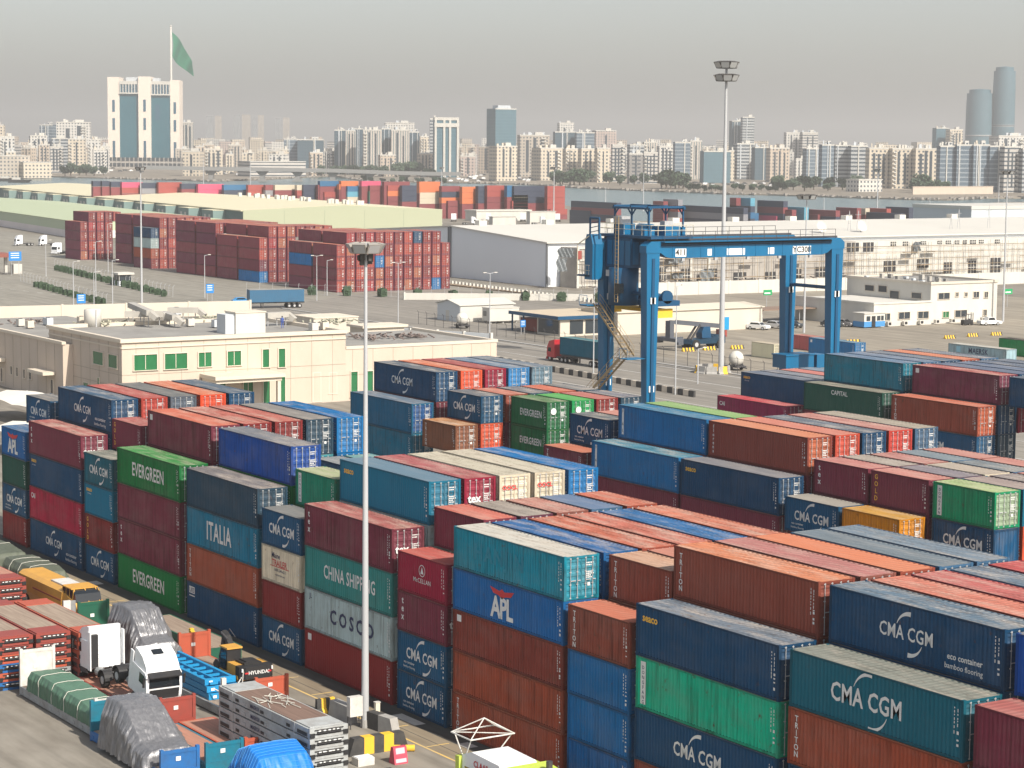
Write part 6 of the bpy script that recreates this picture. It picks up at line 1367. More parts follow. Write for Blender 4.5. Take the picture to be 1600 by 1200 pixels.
for px0, px1, t_, bt in ((1352,1366,445,454),(1373,1386,446,456),(1391,1405,454,466),(1425,1440,457,466)):
    a = ony(px0, t_, yb0); c = ony(px1, bt, yb0); win_y(wb, a.x, c.x, c.z, a.z, yb0, M_GLASSB, M_CREAM)
for i in range(12):
    x = BXF-22+i*1.9; t = thing('air_conditioner', 'small rooftop unit on the white office, '+NTH[i]+' along its roof', 'air conditioner', (x, yb0+1.2+(i*5)%9, zt-.4), group='units on the white office roof'); MB().box(0,0,.1,.8+.3*(i%2),.7,.55+.3*(i%3)).build('casing', (M_GREYW,M_ROOFG,M_DUCT)[i%3], t); MB().box(.1,.1,0,1.2,.9,.098).build('plinth', M_CHAS, t)
for i in range(7): t = thing('air_conditioner', 'wall foot unit along the white office front, '+NTH[i]+' from its left', 'air conditioner', (BXF+.9,y2+3+i*4.4,0), group='units along the white office front'); MB().box(0,0,.25,.7,1.1,1.0).build('casing', M_WALLW, t); MB().box(.701,.2,.35,.72,.9,.9).build('fan_grille', M_BLACK, t)
t = thing('guard_booth', 'small blue and white booth in front of the white office', 'booth', (-153.5,232.2,.2)); MB().box(0,0,0,3.4,5.6,1.1).build('lower_wall', mat('booth_blue', (.06,.24,.50), .6), t); MB().box(0.002,0.002,1.101,3.39,5.59,2.7).build('upper_wall', M_WALLW, t); MB().box(-.15,-.15,2.701,3.55,5.75,2.85).build('roof', M_WALLW, t)
b = MB(); b.box(3.40,.6,1.25,3.43,1.6,2.2); b.box(3.40,3.4,1.25,3.43,4.3,2.2); b.box(3.40,4.5,1.25,3.43,5.2,2.2); b.build('window', M_GLASSB, t); MB().box(3.405,2.0,.02,3.44,3.0,2.2).build('door', M_BLACK, t)
t = thing('parking_canopy', 'brown roofed parking canopy left of the white office', 'canopy', (0,0,0)); pa = at(1165,482,2.7); pb = at(1345,479,2.7); b = MB(); b.box(-176,pa.y,2.6,-169,pb.y,2.8); b.build('roof', mat('canopy_brown', (.22,.15,.11), .8), t)
for k in range(6): y = pa.y+.5+k*(pb.y-pa.y-1)/5; MB().tube((-170,y,0),(-170,y,2.6),.09,n=6).build('post', M_GALV, t)
for i, (px_, py_, m, rz, n_) in enumerate(((1185,515,1,20,'white car at the left end of the parking canopy'),(1212,513,3,15,'silver car beside the white one under the canopy'),(1238,512,2,10,'dark car behind the right crane leg'),(1282,498,1,70,'white car parked behind the parking canopy'),(1300,511,2,15,'dark car left of the blue and white booth'),(1318,510,0,15,'grey car touching the blue and white booth'),(1158,492,1,80,'white car at the corner of the cream shed'))):
    p = at(px_, py_); car(p.x, p.y, R_(rz), M_CARS[m], n_)
p = at(1546, 508); car(p.x, p.y, R_(78), M_CARS[1], 'white pickup truck parked at the right end of the white office', True)
p = at(1512, 508); t = thing('forklift', 'dark forklift parked in front of the white office', 'forklift', (p.x,p.y,0), R_(80)); b = MB(); b.box(-1.3,-.6,.35,.8,.6,1.1); b.build('body', M_BLACK, t); b = MB()
for x in (-.9,.5):
    for y in (-.5,.5): b.bar((x,y,1.1),(x,y,2.2),.08)
b.box(-1.0,-.55,2.2,.6,.55,2.28); b.bar((1.0,-.35,.1),(1.0,-.35,2.6),.12); b.bar((1.0,.35,.1),(1.0,.35,2.6),.12); b.build('mast', M_CHAS, t); b = MB(); b.box(1.06,-.4,.1,2.2,-.25,.16); b.box(1.06,.25,.1,2.2,.4,.16); b.build('fork', M_CHAS, t)
for x in (-.9,.55):
    for s in (-1,1): MB().wheel((x,s*.62,.32),.32,.22,n=10).build('wheel', M_TYRE, t)
# low striped kerb barriers
for i, (px_, py_, w_) in enumerate(((1076,549,2.6),(1109,547,2.6),(1152,545,2.6),(1333,536,3.0),(1484,529,2.4),(1520,526,2.4),(1557,524,2.4))):
    p = at(px_, py_); t = jersey(p.x, p.y, R_(84), w_, 'low yellow and black striped barrier, %s from the left across the apron' % NTH[i], [M_YELP,M_BLKP]*4, .65, 'low striped barriers on the apron')
# reach stacker
M_STKG = mat('stacker_grey', (.09,.10,.12), .5, noise=.4, scale=1, dark=(.05,.05,.06))
p = at(1095, 544); t = thing('reach_stacker', 'dark blue reach stacker with lowered grey boom in front of the cream shed', 'reach stacker', (p.x,p.y,0), R_(-90))
b = MB(); b.prism([(-4.4,.9),(-4.4,2.3),(-2.6,2.5),(-1.5,1.9),(3.0,1.6),(3.4,.9)], 'y', -1.5, 1.5); b.build('body', mat('stacker_blue', (.004,.035,.07), .5, noise=.3, scale=1, dark=(.01,.02,.035)), t)
b = MB(); b.box(-3.0,-1.52,1.2,2.2,-1.501,1.55); b.build('side_stripe', mat('stacker_pale', (.25,.5,.6), .5), t)
b = MB(); b.prism([(-1.6,1.9),(.4,1.9),(.5,2.9),(.1,3.9),(-1.4,3.9)], 'y', -.9, .9); cb = b.build('cab', M_CBLUE2, t); MB().box(-1.2,-.93,2.3,-.1,-.901,3.6).build('window', M_GLASSB, cb); MB().box(-1.35,-.92,2.15,-1.21,-.903,3.7).build('window_frame', M_PLAQ, cb)
b = MB(); b.bar((-4.0,0,3.9),(5.6,0,4.9),.9,.8); b.bar((5.6,0,4.9),(7.0,0,5.0),.65,.6); b.build('boom', M_STKG, t)
b = MB(); b.bar((2.6,-.5,1.7),(.6,-.5,4.3),.3); b.bar((2.6,.5,1.7),(.6,.5,4.3),.3); b.build('lift_ram', M_CHAS, t)
b = MB(); b.box(6.6,-.7,2.2,7.5,.7,5.2); b.box(6.2,-3.0,1.6,7.8,3.0,2.2); b.box(6.5,-3.4,1.1,7.6,-2.6,1.6); b.box(6.5,2.6,1.1,7.6,3.4,1.6); b.bar((4.2,0,2.0),(6.6,0,1.9),.5); b.build('spreader', M_STKG, t)
MB().box(-4.9,-1.3,2.0,-4.41,1.3,3.2).build('counterweight', M_STEEL_R, t)
for x, r_ in ((2.3,.85),(-3.2,.8)):
    for s in (-1,1): q = MB(); q.wheel((x,s*1.35,r_),r_,.8); wq = q.build('wheel', M_TYRE, t); MB().wheel((x,s*1.77,r_),.4,.04).build('rim', M_RIM, wq)
# loose containers on the apron
p = at(1174, 557); container(p.x, p.y, 0, L20, ST, sh(176,172,150), su(226,214,190), '', label='weathered cream container standing alone on the apron')
p = at(1263, 553); container(p.x, p.y, 0, L40, HC, sh(4,92,140), su(110,160,190), 'BADGE', label='blue container on the apron between the right crane legs')
p = at(1237, 545); container(p.x, p.y, 0, L20, ST, sh(150,80,80), su(220,140,130), '', label='faded pink container behind the right crane leg')
p = at(1482, 536, HC); container(p.x, p.y, 0, 13.716, HC, sh(122,142,150), su(226,224,214), 'MAERSK', end='wall', doorcol=None, label='extra long grey container with dark lettering near the right edge')
p = at(1561, 528, HC); container(p.x, p.y, 0, L40, HC, sh(14,112,60), su(60,64,60), '', label='green container with a dark cover at the right edge')
# red truck with a teal container on the road
def simple_truck(x, y, rz, mc, label, group=None):
    t = thing('tractor_truck', label, 'truck', (x,y,0), rz, group)
    b = MB(); b.prism([(0,.7),(2.2,.7),(2.35,1.2),(2.2,2.4),(1.6,3.4),(.2,3.7),(0,3.7)], 'y', -1.2, 1.2); cb = b.build('cab', mc, t); b = MB(); b.add([(2.36,-1.05,1.5),(2.36,1.05,1.5),(2.22,1.05,2.4),(2.22,-1.05,2.4)],[(0,1,2,3)])
    for s in (-1,1): b.add([(1.0,s*1.206,1.6),(2.0,s*1.206,1.6),(1.9,s*1.206,2.3),(1.0,s*1.206,2.3)],[(0,1,2,3)])
    b.build('window', M_GLASS, cb); b = MB(); b.box(-4.0,-.5,.6,2.2,.5,.68); b.box(-3.9,-1.0,.69,-.3,1.0,.9); b.build('chassis', M_CHAS, t)
    b = MB(); b.box(2.2,-1.2,.3,2.5,1.2,.69); b.build('bumper', mc, t)
    for xx in (1.4,-2.2,-3.3):
        for s in (-1,1): q = MB(); q.wheel((xx,s*1.0,.5),.5,.35); wq = q.build('wheel', M_TYRE, t); MB().wheel((xx,s*1.185,.5),.25,.02).build('rim', M_RIM, wq)
    return t
def trailer(x, y, rz, label, L=12.6):
    t = thing('semi_trailer', label, 'trailer', (x,y,0), rz); b = MB(); b.box(0,-.9,1.1,L,-.6,1.38); b.box(0,.6,1.1,L,.9,1.38)
    for k in range(8): b.box(.3+k*L/8,-.6,1.15,.5+k*L/8,.6,1.3)
    b.build('frame', M_CHAS, t)
    for xx in (L-3.6,L-2.4,L-1.2):
        for s in (-1,1): q = MB(); q.wheel((xx,s*1.0,.5),.5,.35); wq = q.build('wheel', M_TYRE, t); MB().wheel((xx,s*1.185,.5),.25,.02).build('rim', M_RIM, wq)
    for s in (-.8,.8): MB().box(3.0,s-.08,0.05,3.2,s+.08,1.1).build('landing_leg', M_CHAS, t)
p = at(866, 565); simple_truck(p.x, p.y+1.2, math.pi, mat('truck_red', (.42,.02,.03), .35, spec=.5), 'red truck pulling a teal container along the road'); trailer(p.x+1.6, p.y+1.2, 0, 'dark trailer under the teal container behind the red truck')
container(p.x+1.6, p.y, 1.385, L40, HC, sh(6,78,98), su(90,150,160), '', label='teal container on the trailer behind the red truck')
p = at(388, 482); trailer(p.x, p.y, R_(80), 'dark trailer under the blue box behind the office roof')
t = thing('trailer_box', 'long blue trailer box parked behind the office roof', 'trailer box', (p.x, p.y, 1.385), R_(80)); b = MB(); b.box(0,-1.2,0,12.4,1.2,2.7); b.build('body', mat('trailer_blue', (.03,.12,.22), .5, noise=.3, scale=.5, dark=(.05,.09,.14)), t); b = MB()
for k in range(24): b.box(.3+k*.5,-1.24,.1,.4+k*.5,-1.201,2.6)
b.build('side_rib', MATS['trailer_blue'], t); MB().box(0,-1.25,2.701,12.4,1.25,2.78).build('roof', M_ROOFG, t)
for i, (px_, py_, n_) in enumerate(((34,384,'white truck farthest left by the green sheds'),(72,384,'white truck in the middle of the left row'),(92,397,'white truck just left of the far red stack'))):
    p = at(px_, py_); simple_truck(p.x, p.y, R_(-95 if i < 2 else -60), M_CABW, n_, 'white trucks by the green sheds')
p = at(378, 475); car(p.x, p.y, R_(80), mat('car_blue', (.02,.25,.55), .3), 'bright blue van beside the blue trailer box')
# guard booth, signs, check point
p = at(192, 446); t = thing('guard_booth', 'grey glazed guard booth with a white roof behind the fence', 'booth', (p.x,p.y,0)); MB().box(-1.7,-1.7,0,1.7,1.7,1.2).build('lower_wall', M_GREYW, t); MB().box(-1.65,-1.65,1.201,1.65,1.65,2.8).build('glazing', M_GLASSB, t); MB().box(-2.2,-2.2,2.801,2.2,2.2,3.3).build('roof', M_WALLW, t)
b = MB()
for x in (-1.7,-.05,1.6):
    for y in (-1.72,1.62): b.box(x,y,1.2,x+.1,y+.1,2.8)
b.build('window_post', M_WALLW, t)
M_SIGNB = mat('sign_blue', (.02,.20,.55), .5)
for i, (px_, py_, top, bt, wpx, n_) in enumerate(((24,430,394,408,17,'big blue road sign at the left edge'),(127,485,460,474,12,'blue road sign at the left fence end'),(328,470,444,458,11,'blue road sign below the red stack'),(817,522,500,511,8,'blue notice board beside the white shed'))):
    p = at(px_, py_); d = math.hypot(p.x-CX,p.y-CY)/CF; t = thing('road_sign', n_, 'sign', (p.x,p.y,0), R_(0)); w_ = wpx*d/.85; z1, z0 = (py_-top)*d, (py_-bt)*d
    MB().box(-.06,-w_/2,z0,.06,w_/2,z1).build('sign_board', M_SIGNB, t); b = MB()
    for k in (.3,.55,.78): b.box(.062,-w_*.35,z0+(z1-z0)*k,.07,w_*.32,z0+(z1-z0)*(k+.08))
    b.build('sign_graphic', M_PLAQ, t); b = MB(); b.tube((-.1,-w_*.3,0),(-.1,-w_*.3,z0),.07,n=6); b.tube((-.1,w_*.3,0),(-.1,w_*.3,z0),.07,n=6); b.build('sign_post', M_GALV, t)
for i, (px_, py_, n_) in enumerate(((1198,482,'green sign board left of the right crane legs'),(1574,480,'green sign board at the right edge'))):
    p = at(px_, py_); t = thing('road_sign', n_, 'sign', (p.x,p.y,0)); MB().box(-.06,-1.0,3.0,.06,1.4,4.2).build('sign_board', mat('sign_green', (.01,.30,.10), .5), t); MB().box(.062,-.8,3.3,.07,.9,3.6).build('sign_graphic', M_PLAQ, t); MB().tube((-.1,0,0),(-.1,0,3.0),.07,n=6).build('sign_post', M_GALV, t)
p = at(-2, 428); t = thing('check_point', 'red roofed check point canopy at the left edge', 'canopy', (p.x,p.y,0)); b = MB(); b.box(-6,-8,4.6,3,3.2,5.6); b.build('roof', mat('roof_redbrown', (.24,.08,.06), .7), t)
for y in (-5,2): MB().box(-.4,y-.4,0,.4,y+.4,4.6).build('column', M_WALLW, t)
MB().box(-1.2,3.8,0,1.2,6.2,2.6).build('ticket_booth', M_WALLW, t)
# row of low planter kerbs by the warehouse
t = thing('planter_strip', 'low row of small white kerb posts before the grey warehouse', 'kerb posts', (0,0,0))
for k in range(46):
    f = k/45; x = -322+f*88; y = 230+f*(-6); MB().box(x-.25,y-.25,0,x+.25,y+.25,1.0).build('kerb_post', M_WALLW, t)
b = MB(); b.box(-324,226.0,.0,-232,228.4,.35); b.build('soil_strip', mat('soil', (.30,.23,.16), .95, noise=.6, scale=.6, dark=(.2,.15,.1)), t)
# small containers beyond the site
for i, (px_, py_, cn) in enumerate(((1578,388,'bright blue'),(1578,376,'red'))):
    p = at(1579, 392); container(p.x, p.y, i*2.92, L40, HC, sh(20,110,160) if i == 0 else sh(170,60,100), su(*PAL[cn][1]), '', end='wall', detail=False, label=('sky blue container right of the unfinished building','pink container stacked above the sky blue one')[i], rz=R_(80))
# ------------------------------------------------------------------ green warehouses
A_G = R_(-7.3)
P0 = at(380,329,8.0); P1 = at(648,324,8.0)
gww = (P1-P0).length; g1 = thing('warehouse', 'huge pale green warehouse with a cream roof and dark loading bays', 'warehouse', (P0.x,P0.y,0), A_G)
gd = math.atan2(P1.y-P0.y, P1.x-P0.x)-A_G; wy = gww*math.sin(gd)
zp = along(513,319,math.hypot((P0.x+P1.x)/2-CX,(P0.y+P1.y)/2-CY)).z
b = MB(); b.prism([(0,0),(0,8),(wy/2,zp),(wy,8),(wy,0)], 'x', -.6, 0); b.build('gable_wall', M_PGREEN, g1)
b = MB(); b.prism([(0,0),(0,7.6),(wy/2,zp-.4),(wy,7.6),(wy,0)], 'x', -470, -.602); b.build('wall', M_DGREEN, g1)
b = MB(); b.prism([(-.6,7.62),(-.6,8.0),(wy/2,zp+.15),(wy+.6,8.0),(wy+.6,7.62),(wy/2,zp-.25)], 'x', -471, -1.2); rf = b.build('roof', M_RCREAM, g1)
for k in range(12):
    x = -38-k*34; b = MB(); b.box(x,-5.5,0,x+15,-.002,7.3); bb = b.build('loading_bay', mat('cladding_bay', (.17,.25,.235), .7, noise=.3, scale=.05, dark=(.13,.2,.19)), g1); MB().box(x-.1,-5.7,7.301,x+15.1,-.61,7.45).build('bay_roof', M_RCREAM, bb)
    for j in (3,9): MB().box(x+j,-5.56,3.6,x+j+2.4,-5.501,5.6).build('bay_window', M_WALLW, bb)
b = MB()
for k in range(1,5): b.box(.002,wy*k/5-.1,.3,.05,wy*k/5+.1,8)
b.build('panel_joint', mat('joint_green', (.30,.33,.24), .8), g1)
r = random.Random(12)
for k in range(26):
    x = -20-r.random()*150; y = wy*(.52+.2*r.random()); z = zp-(y-wy/2)/(wy/2)*(zp-8)
    MB().box(x,y,z-.3,x+1.8,y+1.5,z+1.9).build('roof_cowl', M_WALLW, rf)
c = at(113,372); g2 = thing('warehouse', 'lower pale green warehouse at the left edge below the huge one', 'warehouse', (c.x,c.y,0), A_G)
h2 = along(113,345,math.hypot(c.x-CX,c.y-CY)).z
MB().box(-260,0,0,0,60,h2*.42).build('lower_wall', mat('wall_pinkish', (.70,.64,.62), .8, noise=.3, scale=.05, dark=(.46,.42,.4)), g2); MB().box(-260,0.01,h2*.4201,-.01,60,h2).build('wall', mat('cladding_light_green', (.44,.50,.35), .7, noise=.2, scale=.05, dark=(.44,.54,.35)), g2)
b = MB(); b.prism([(-.5,h2+.002),(30,h2+2.0),(60.5,h2+.002)], 'x', -260.5, .5); b.build('roof', mat('roof_light_green', (.40,.45,.30), .7, noise=.2, scale=.03, dark=(.35,.40,.26)), g2)
# ------------------------------------------------------------------ far port: rows of containers too many to count
FC = {'red':(.30,.065,.055),'maroon':(.20,.05,.055),'pink':(.50,.08,.15),'navy':(.04,.05,.08),'blue':(.03,.12,.24),'cream':(.50,.44,.34),'orange':(.52,.15,.06),'green':(.03,.16,.10),'sky':(.10,.30,.40),'white':(.72,.70,.66),'grey':(.22,.22,.24)}
FN = list(FC); fm = [mat('far_container_'+k, v, .6, noise=.3, scale=.1, dark=tuple(q*.7 for q in v)) for k, v in FC.items()]
fb = MB()
def farbox(px0, px1, top, n, cols, D):
    """stack of n containers whose sunny long side spans px0..px1"""
    a = along(px0, 330, D); c = along(px1, 330, D); zt = along((px0+px1)/2, top, D).z
    hh = 2.75; wd = (px1-px0)*D/CF/.84; z1 = zt
    for k in range(n):
        if z1-hh < -1.5: break
        fb.mi(FN.index(cols[k % len(cols)])); z0 = max(0.0, z1-hh+.06); fb.box(a.x-2.5, a.y, z0, a.x, a.y+wd-.15, z1); z1 -= hh
    if z1 > .3: fb.mi(FN.index('maroon')); fb.box(a.x-2.5, a.y, 0, a.x, a.y+wd-.15, z1-.05)
rows = [ # px0, px1, top, colours top to bottom
 (146,158,283,['navy']),(160,172,283,['navy']),(174,190,284,['navy']),(191,221,285,['pink','red']),(222,247,286,['navy','grey']),(248,282,285,['red','red']),(284,308,287,['navy','maroon']),(310,348,288,['pink','pink']),(350,388,289,['blue','navy']),(388,414,289,['red','red']),(415,430,289,['maroon','grey']),(430,464,289,['cream','maroon']),(464,473,289,['cream','red']),
 (474,497,289,['navy','navy','navy']),(497,529,289,['maroon','maroon']),(507,541,300,['red','maroon']),(530,542,288,['orange','maroon']),(543,577,291,['blue','sky','cream']),(577,606,299,['green','green','blue']),(578,606,290,['maroon']),(606,628,290,['red','orange','maroon']),(628,656,290,['navy','navy','navy']),
 (500,530,283,['blue']),(533,560,283,['orange']),(565,595,283,['pink']),(600,640,284,['maroon']),(655,688,284,['orange','orange']),(656,689,292,['orange','cream','cream']),(690,720,291,['maroon','navy','orange']),(722,746,292,['orange','orange','orange']),(747,761,291,['navy','navy','navy']),(761,791,290,['red','red','maroon']),(792,802,290,['blue','blue']),(803,854,291,['navy','navy','navy']),(803,826,305,['cream','maroon']),(855,884,291,['red','red','red','red']),(700,780,314,['maroon']),(800,850,314,['red']),(660,675,333,['maroon','maroon']),(680,734,335,['maroon','red']),(860,888,327,['red'])]
for r_ in rows: farbox(r_[0], r_[1]-.8, r_[2], len(r_[3]), r_[3], 1150 if r_[0] < 655 else 1080)
def farlong(px0, px1, top, cols, D):
    """containers lying across: shaded long side seen, doors at the right"""
    a = along(px0, 330, D); zt = along((px0+px1)/2, top, D).z; ln = (px1-px0)*D/CF/.62; z1 = zt
    for k in range(6):
        if z1 < .4: break
        fb.mi(FN.index(cols[k % len(cols)])); fb.box(a.x, a.y, max(0,z1-2.7), a.x+ln, a.y+2.5, z1); z1 -= 2.76
for r_ in ((892,968,314,['navy','maroon']),(890,925,328,['navy','navy']),(1020,1037,314,['maroon']),(1036,1060,311,['grey','red']),(1064,1160,321,['navy','grey']),(1070,1098,330,['grey','cream']),(1100,1112,330,['cream','orange']),(1105,1140,333,['red','red']),(1140,1172,321,['navy','blue']),(1140,1150,309,['maroon']),(1154,1172,309,['sky','sky']),(1183,1222,313,['navy','maroon']),(1226,1255,323,['sky','sky']),(1150,1178,332,['blue']),(1180,1212,336,['pink']),(1188,1235,326,['maroon']),(1253,1302,327,['maroon','navy']),(1246,1276,334,['maroon']),(1282,1318,335,['maroon']),(1306,1336,324,['maroon','maroon']),(1338,1351,325,['cream','maroon']),(1352,1382,325,['red','maroon']),(1384,1416,323,['navy','navy']),(1340,1400,331,['navy']),(900,935,334,['navy'])): farlong(*r_, 1010)
tag(fb.build('far_container_rows', fm), kind='stuff')
# far port sheds and trucks
def boxhouse(name, label, cat, px0, px1, top, base, D=None, mw=M_WALLW, mr=M_ROOFW, depth=20, roof=.6, group=None):
    p = at((px0+px1)/2, base) if D is None else along((px0+px1)/2, base, D); D = math.hypot(p.x-CX, p.y-CY)
    h = along((px0+px1)/2, top, D).z; wd = (px1-px0)*D/CF/.84; t = thing(name, label, cat, (p.x, p.y-wd/2, 0), group=group)
    MB().box(-depth,0,0,0,wd,h-roof).build('wall', mw, t); MB().box(-depth-.3,-.3,h-roof+.002,.3,wd+.3,h).build('roof', mr, t); return t
boxhouse('port_shed', 'grey flat shed beside the far orange containers', 'shed', 630, 680, 313, 332, mw=M_GREYW, depth=12)
boxhouse('port_shed', 'bright white flat shed right of the grey one in the far port', 'shed', 678, 712, 315, 335, depth=8)
boxhouse('port_shed', 'white low roof shed among the far trucks', 'shed', 745, 830, 328, 345, depth=10)
boxhouse('reefer_box', 'white refrigerated box with faint red lettering in the far port', 'trailer box', 828, 868, 330, 350, depth=3, roof=.2)
boxhouse('reefer_box', 'white refrigerated box beside the dark trailer in the far port', 'trailer box', 770, 806, 338, 352, depth=3, roof=.2)
for i in range(9):
    px_ = 655+i*27; p = at(px_, 351 if i%2 else 346); simple_truck(p.x, p.y, R_(90+(-20 if i%2 else 60)), M_CABW, 'white truck in the far port yard, '+NTH[i]+' from the left behind the grey warehouse', 'white trucks in the far port')
t = boxhouse('port_shed', 'large grey shed with a white roof at the right end of the far port', 'shed', 1507, 1700, 321, 349, depth=40, mw=M_GREYW, roof=1.6)
# ------------------------------------------------------------------ water, far shore
M_WATER = bpy.data.materials.new('water'); M_WATER.use_nodes = True; wt = M_WATER.node_tree; wp = wt.nodes['Principled BSDF']
wp.inputs['Base Color'].default_value = (.055,.105,.105,1); wp.inputs['Roughness'].default_value = .22; wp.inputs['Specular IOR Level'].default_value = .45
wz = wt.nodes.new('ShaderNodeTexNoise'); wz.inputs['Scale'].default_value = .12; wz.inputs['Detail'].default_value = 6; wg = wt.nodes.new('ShaderNodeNewGeometry'); wb_ = wt.nodes.new('ShaderNodeBump'); wb_.inputs['Strength'].default_value = .8; wb_.inputs['Distance'].default_value = 1.0
wt.links.new(wg.outputs['Position'], wz.inputs['Vector']); wt.links.new(wz.outputs['Fac'], wb_.inputs['Height']); wt.links.new(wb_.outputs[0], wp.inputs['Normal'])
sheet('water', [(-200,300),(-200,12000),(-14000,12000),(-14000,-500),(-1200,-500)], -.6, M_WATER)
G_FAR = ground_mat('far_sand', su(214,200,180), su(176,166,152), .01, .06)
shore = [(-200,272),(0,273),(120,277),(235,280),(330,283),(400,281),(470,277),(520,275),(560,281),(600,285),(640,284),(700,285),(800,287),(860,290),(900,293),(990,297),(1080,300),(1140,303),(1200,304),(1320,308),(1420,311),(1480,312),(1540,309),(1600,309),(1900,300)]
fl = [at(x, y, 0) for x, y in shore]
b = MB(); n = len(fl); far_ = [p+(p-CAM).normalized()*9000*Vector((1,1,0)).length/1.4 for p in fl]
vs = [(p.x,p.y,.3) for p in fl]+[(q.x,q.y,.3) for q in far_]+[(p.x,p.y,-.7) for p in fl]
b.add(vs, [(i,i+1,n+i+1,n+i) for i in range(n-1)]+[(i,2*n+i,2*n+i+1,i+1) for i in range(n-1)]); tag(b.build('far_shore', G_FAR), kind='structure')
sp_ = [at(x,y,.2) for x,y in ((1476,323),(1510,320),(1560,316),(1640,315),(1640,323),(1560,324),(1510,325))]; sheet('sand_spit', sp_, .2, G_FAR)
bk = MB(); rr = random.Random(31)
for i in range(420):
    k = rr.randrange(2, n-2); p = fl[k].lerp(fl[k+1], rr.random()); s = rr.uniform(.6,1.8); q = Vector((rr.uniform(-4,4),rr.uniform(-4,4),0)); bk.bar(p+q+Vector((-s,0,.3)), p+q+Vector((s,rr.uniform(-s,s),.5)), s*1.3, s)
tag(bk.build('shore_rocks', mat('rock', (.30,.27,.24), .9, noise=.5, scale=.2, dark=(.18,.17,.15))), kind='stuff')
# ------------------------------------------------------------------ city
def facade(name, c, dark=(.06,.08,.10), style='win', px=3.6, pz=3.4, fx=(.28,.72), fz=(.3,.75), gl=.35):
    if name in MATS: return MATS[name]
    m = bpy.data.materials.new(name); m.use_nodes = True; t = m.node_tree; n = t.nodes; p = n['Principled BSDF']; p.inputs['Roughness'].default_value = .7; p.inputs['Specular IOR Level'].default_value = gl
    tc = n.new('ShaderNodeTexCoord'); sp = n.new('ShaderNodeSeparateXYZ'); t.links.new(tc.outputs['Object'], sp.inputs[0])
    def M(op, a, b_=None, c_=None):
        q = n.new('ShaderNodeMath'); q.operation = op
        for i, v in enumerate((a, b_, c_)):
            if v is None: continue
            if isinstance(v, (int,float)): q.inputs[i].default_value = v
            else: t.links.new(v, q.inputs[i])
        return q.outputs[0]
    def band(src, pitch, lo, hi):
        f = M('FRACT', M('DIVIDE', src, pitch)); return M('MULTIPLY', M('GREATER_THAN', f, lo), M('LESS_THAN', f, hi))
    h = M('ADD', M('ADD', sp.outputs[0], sp.outputs[1]), 1000.0); z = M('ADD', sp.outputs[2], 1000.0)
    if style == 'win': k = M('MULTIPLY', band(h, px, *fx), band(z, pz, *fz))
    elif style == 'strip': k = band(z, pz, *fz)
    elif style == 'vert': k = band(h, px, *fx)
    else: k = M('MULTIPLY', M('MAXIMUM', band(h, px, .0, .08), band(z, pz, .0, .12)), .6)
    mx = n.new('ShaderNodeMix'); mx.data_type = 'RGBA'; t.links.new(k, mx.inputs[0])
    nz = n.new('ShaderNodeTexNoise'); nz.inputs['Scale'].default_value = .08; nz.inputs['Detail'].default_value = 5; t.links.new(tc.outputs['Object'], nz.inputs['Vector'])
    m2 = n.new('ShaderNodeMix'); m2.data_type = 'RGBA'; t.links.new(nz.outputs['Fac'], m2.inputs[0]); m2.inputs[6].default_value = (*[v*.85 for v in c],1); m2.inputs[7].default_value = (*[min(1,v*1.12) for v in c],1)
    t.links.new(m2.outputs[2], mx.inputs[6]); mx.inputs[7].default_value = (*dark,1); t.links.new(mx.outputs[2], p.inputs['Base Color'])
    MATS[name] = m; return m
F = {'cream':facade('facade_cream',(.56,.49,.39)),'white':facade('facade_white',(.56,.54,.50)),'beige':facade('facade_beige',(.42,.37,.31)),'pink':facade('facade_pink',(.44,.36,.32)),'tan':facade('facade_tan',(.48,.40,.32),fx=(.2,.6)),
     'grey':facade('facade_grey',(.38,.39,.39),style='strip'),'band':facade('facade_band',(.48,.455,.42),style='strip',fz=(.35,.7)),'fins':facade('facade_fins',(.50,.445,.39),(.13,.18,.19),'vert',2.6,3.4,(.3,.65)),
     'glass':facade('facade_glass',(.045,.12,.16),(.12,.2,.24),'grid',3.2,3.8,gl=.6),'dglass':facade('facade_dark_glass',(.04,.08,.11),(.09,.13,.16),'grid',3.2,3.8,gl=.6),'teal':facade('facade_teal',(.075,.15,.19),(.06,.12,.155),'grid',4,4.2,gl=.6),
     'slate':facade('facade_slate',(.10,.14,.18),(.26,.30,.33),'strip',3,3.6,(.3,.7),(.0,.25)),'conc':facade('facade_concrete',(.24,.23,.22),(.08,.09,.1),px=5,fx=(.15,.75))}
HEAD = math.atan2(FW.y, FW.x)     # towards the city
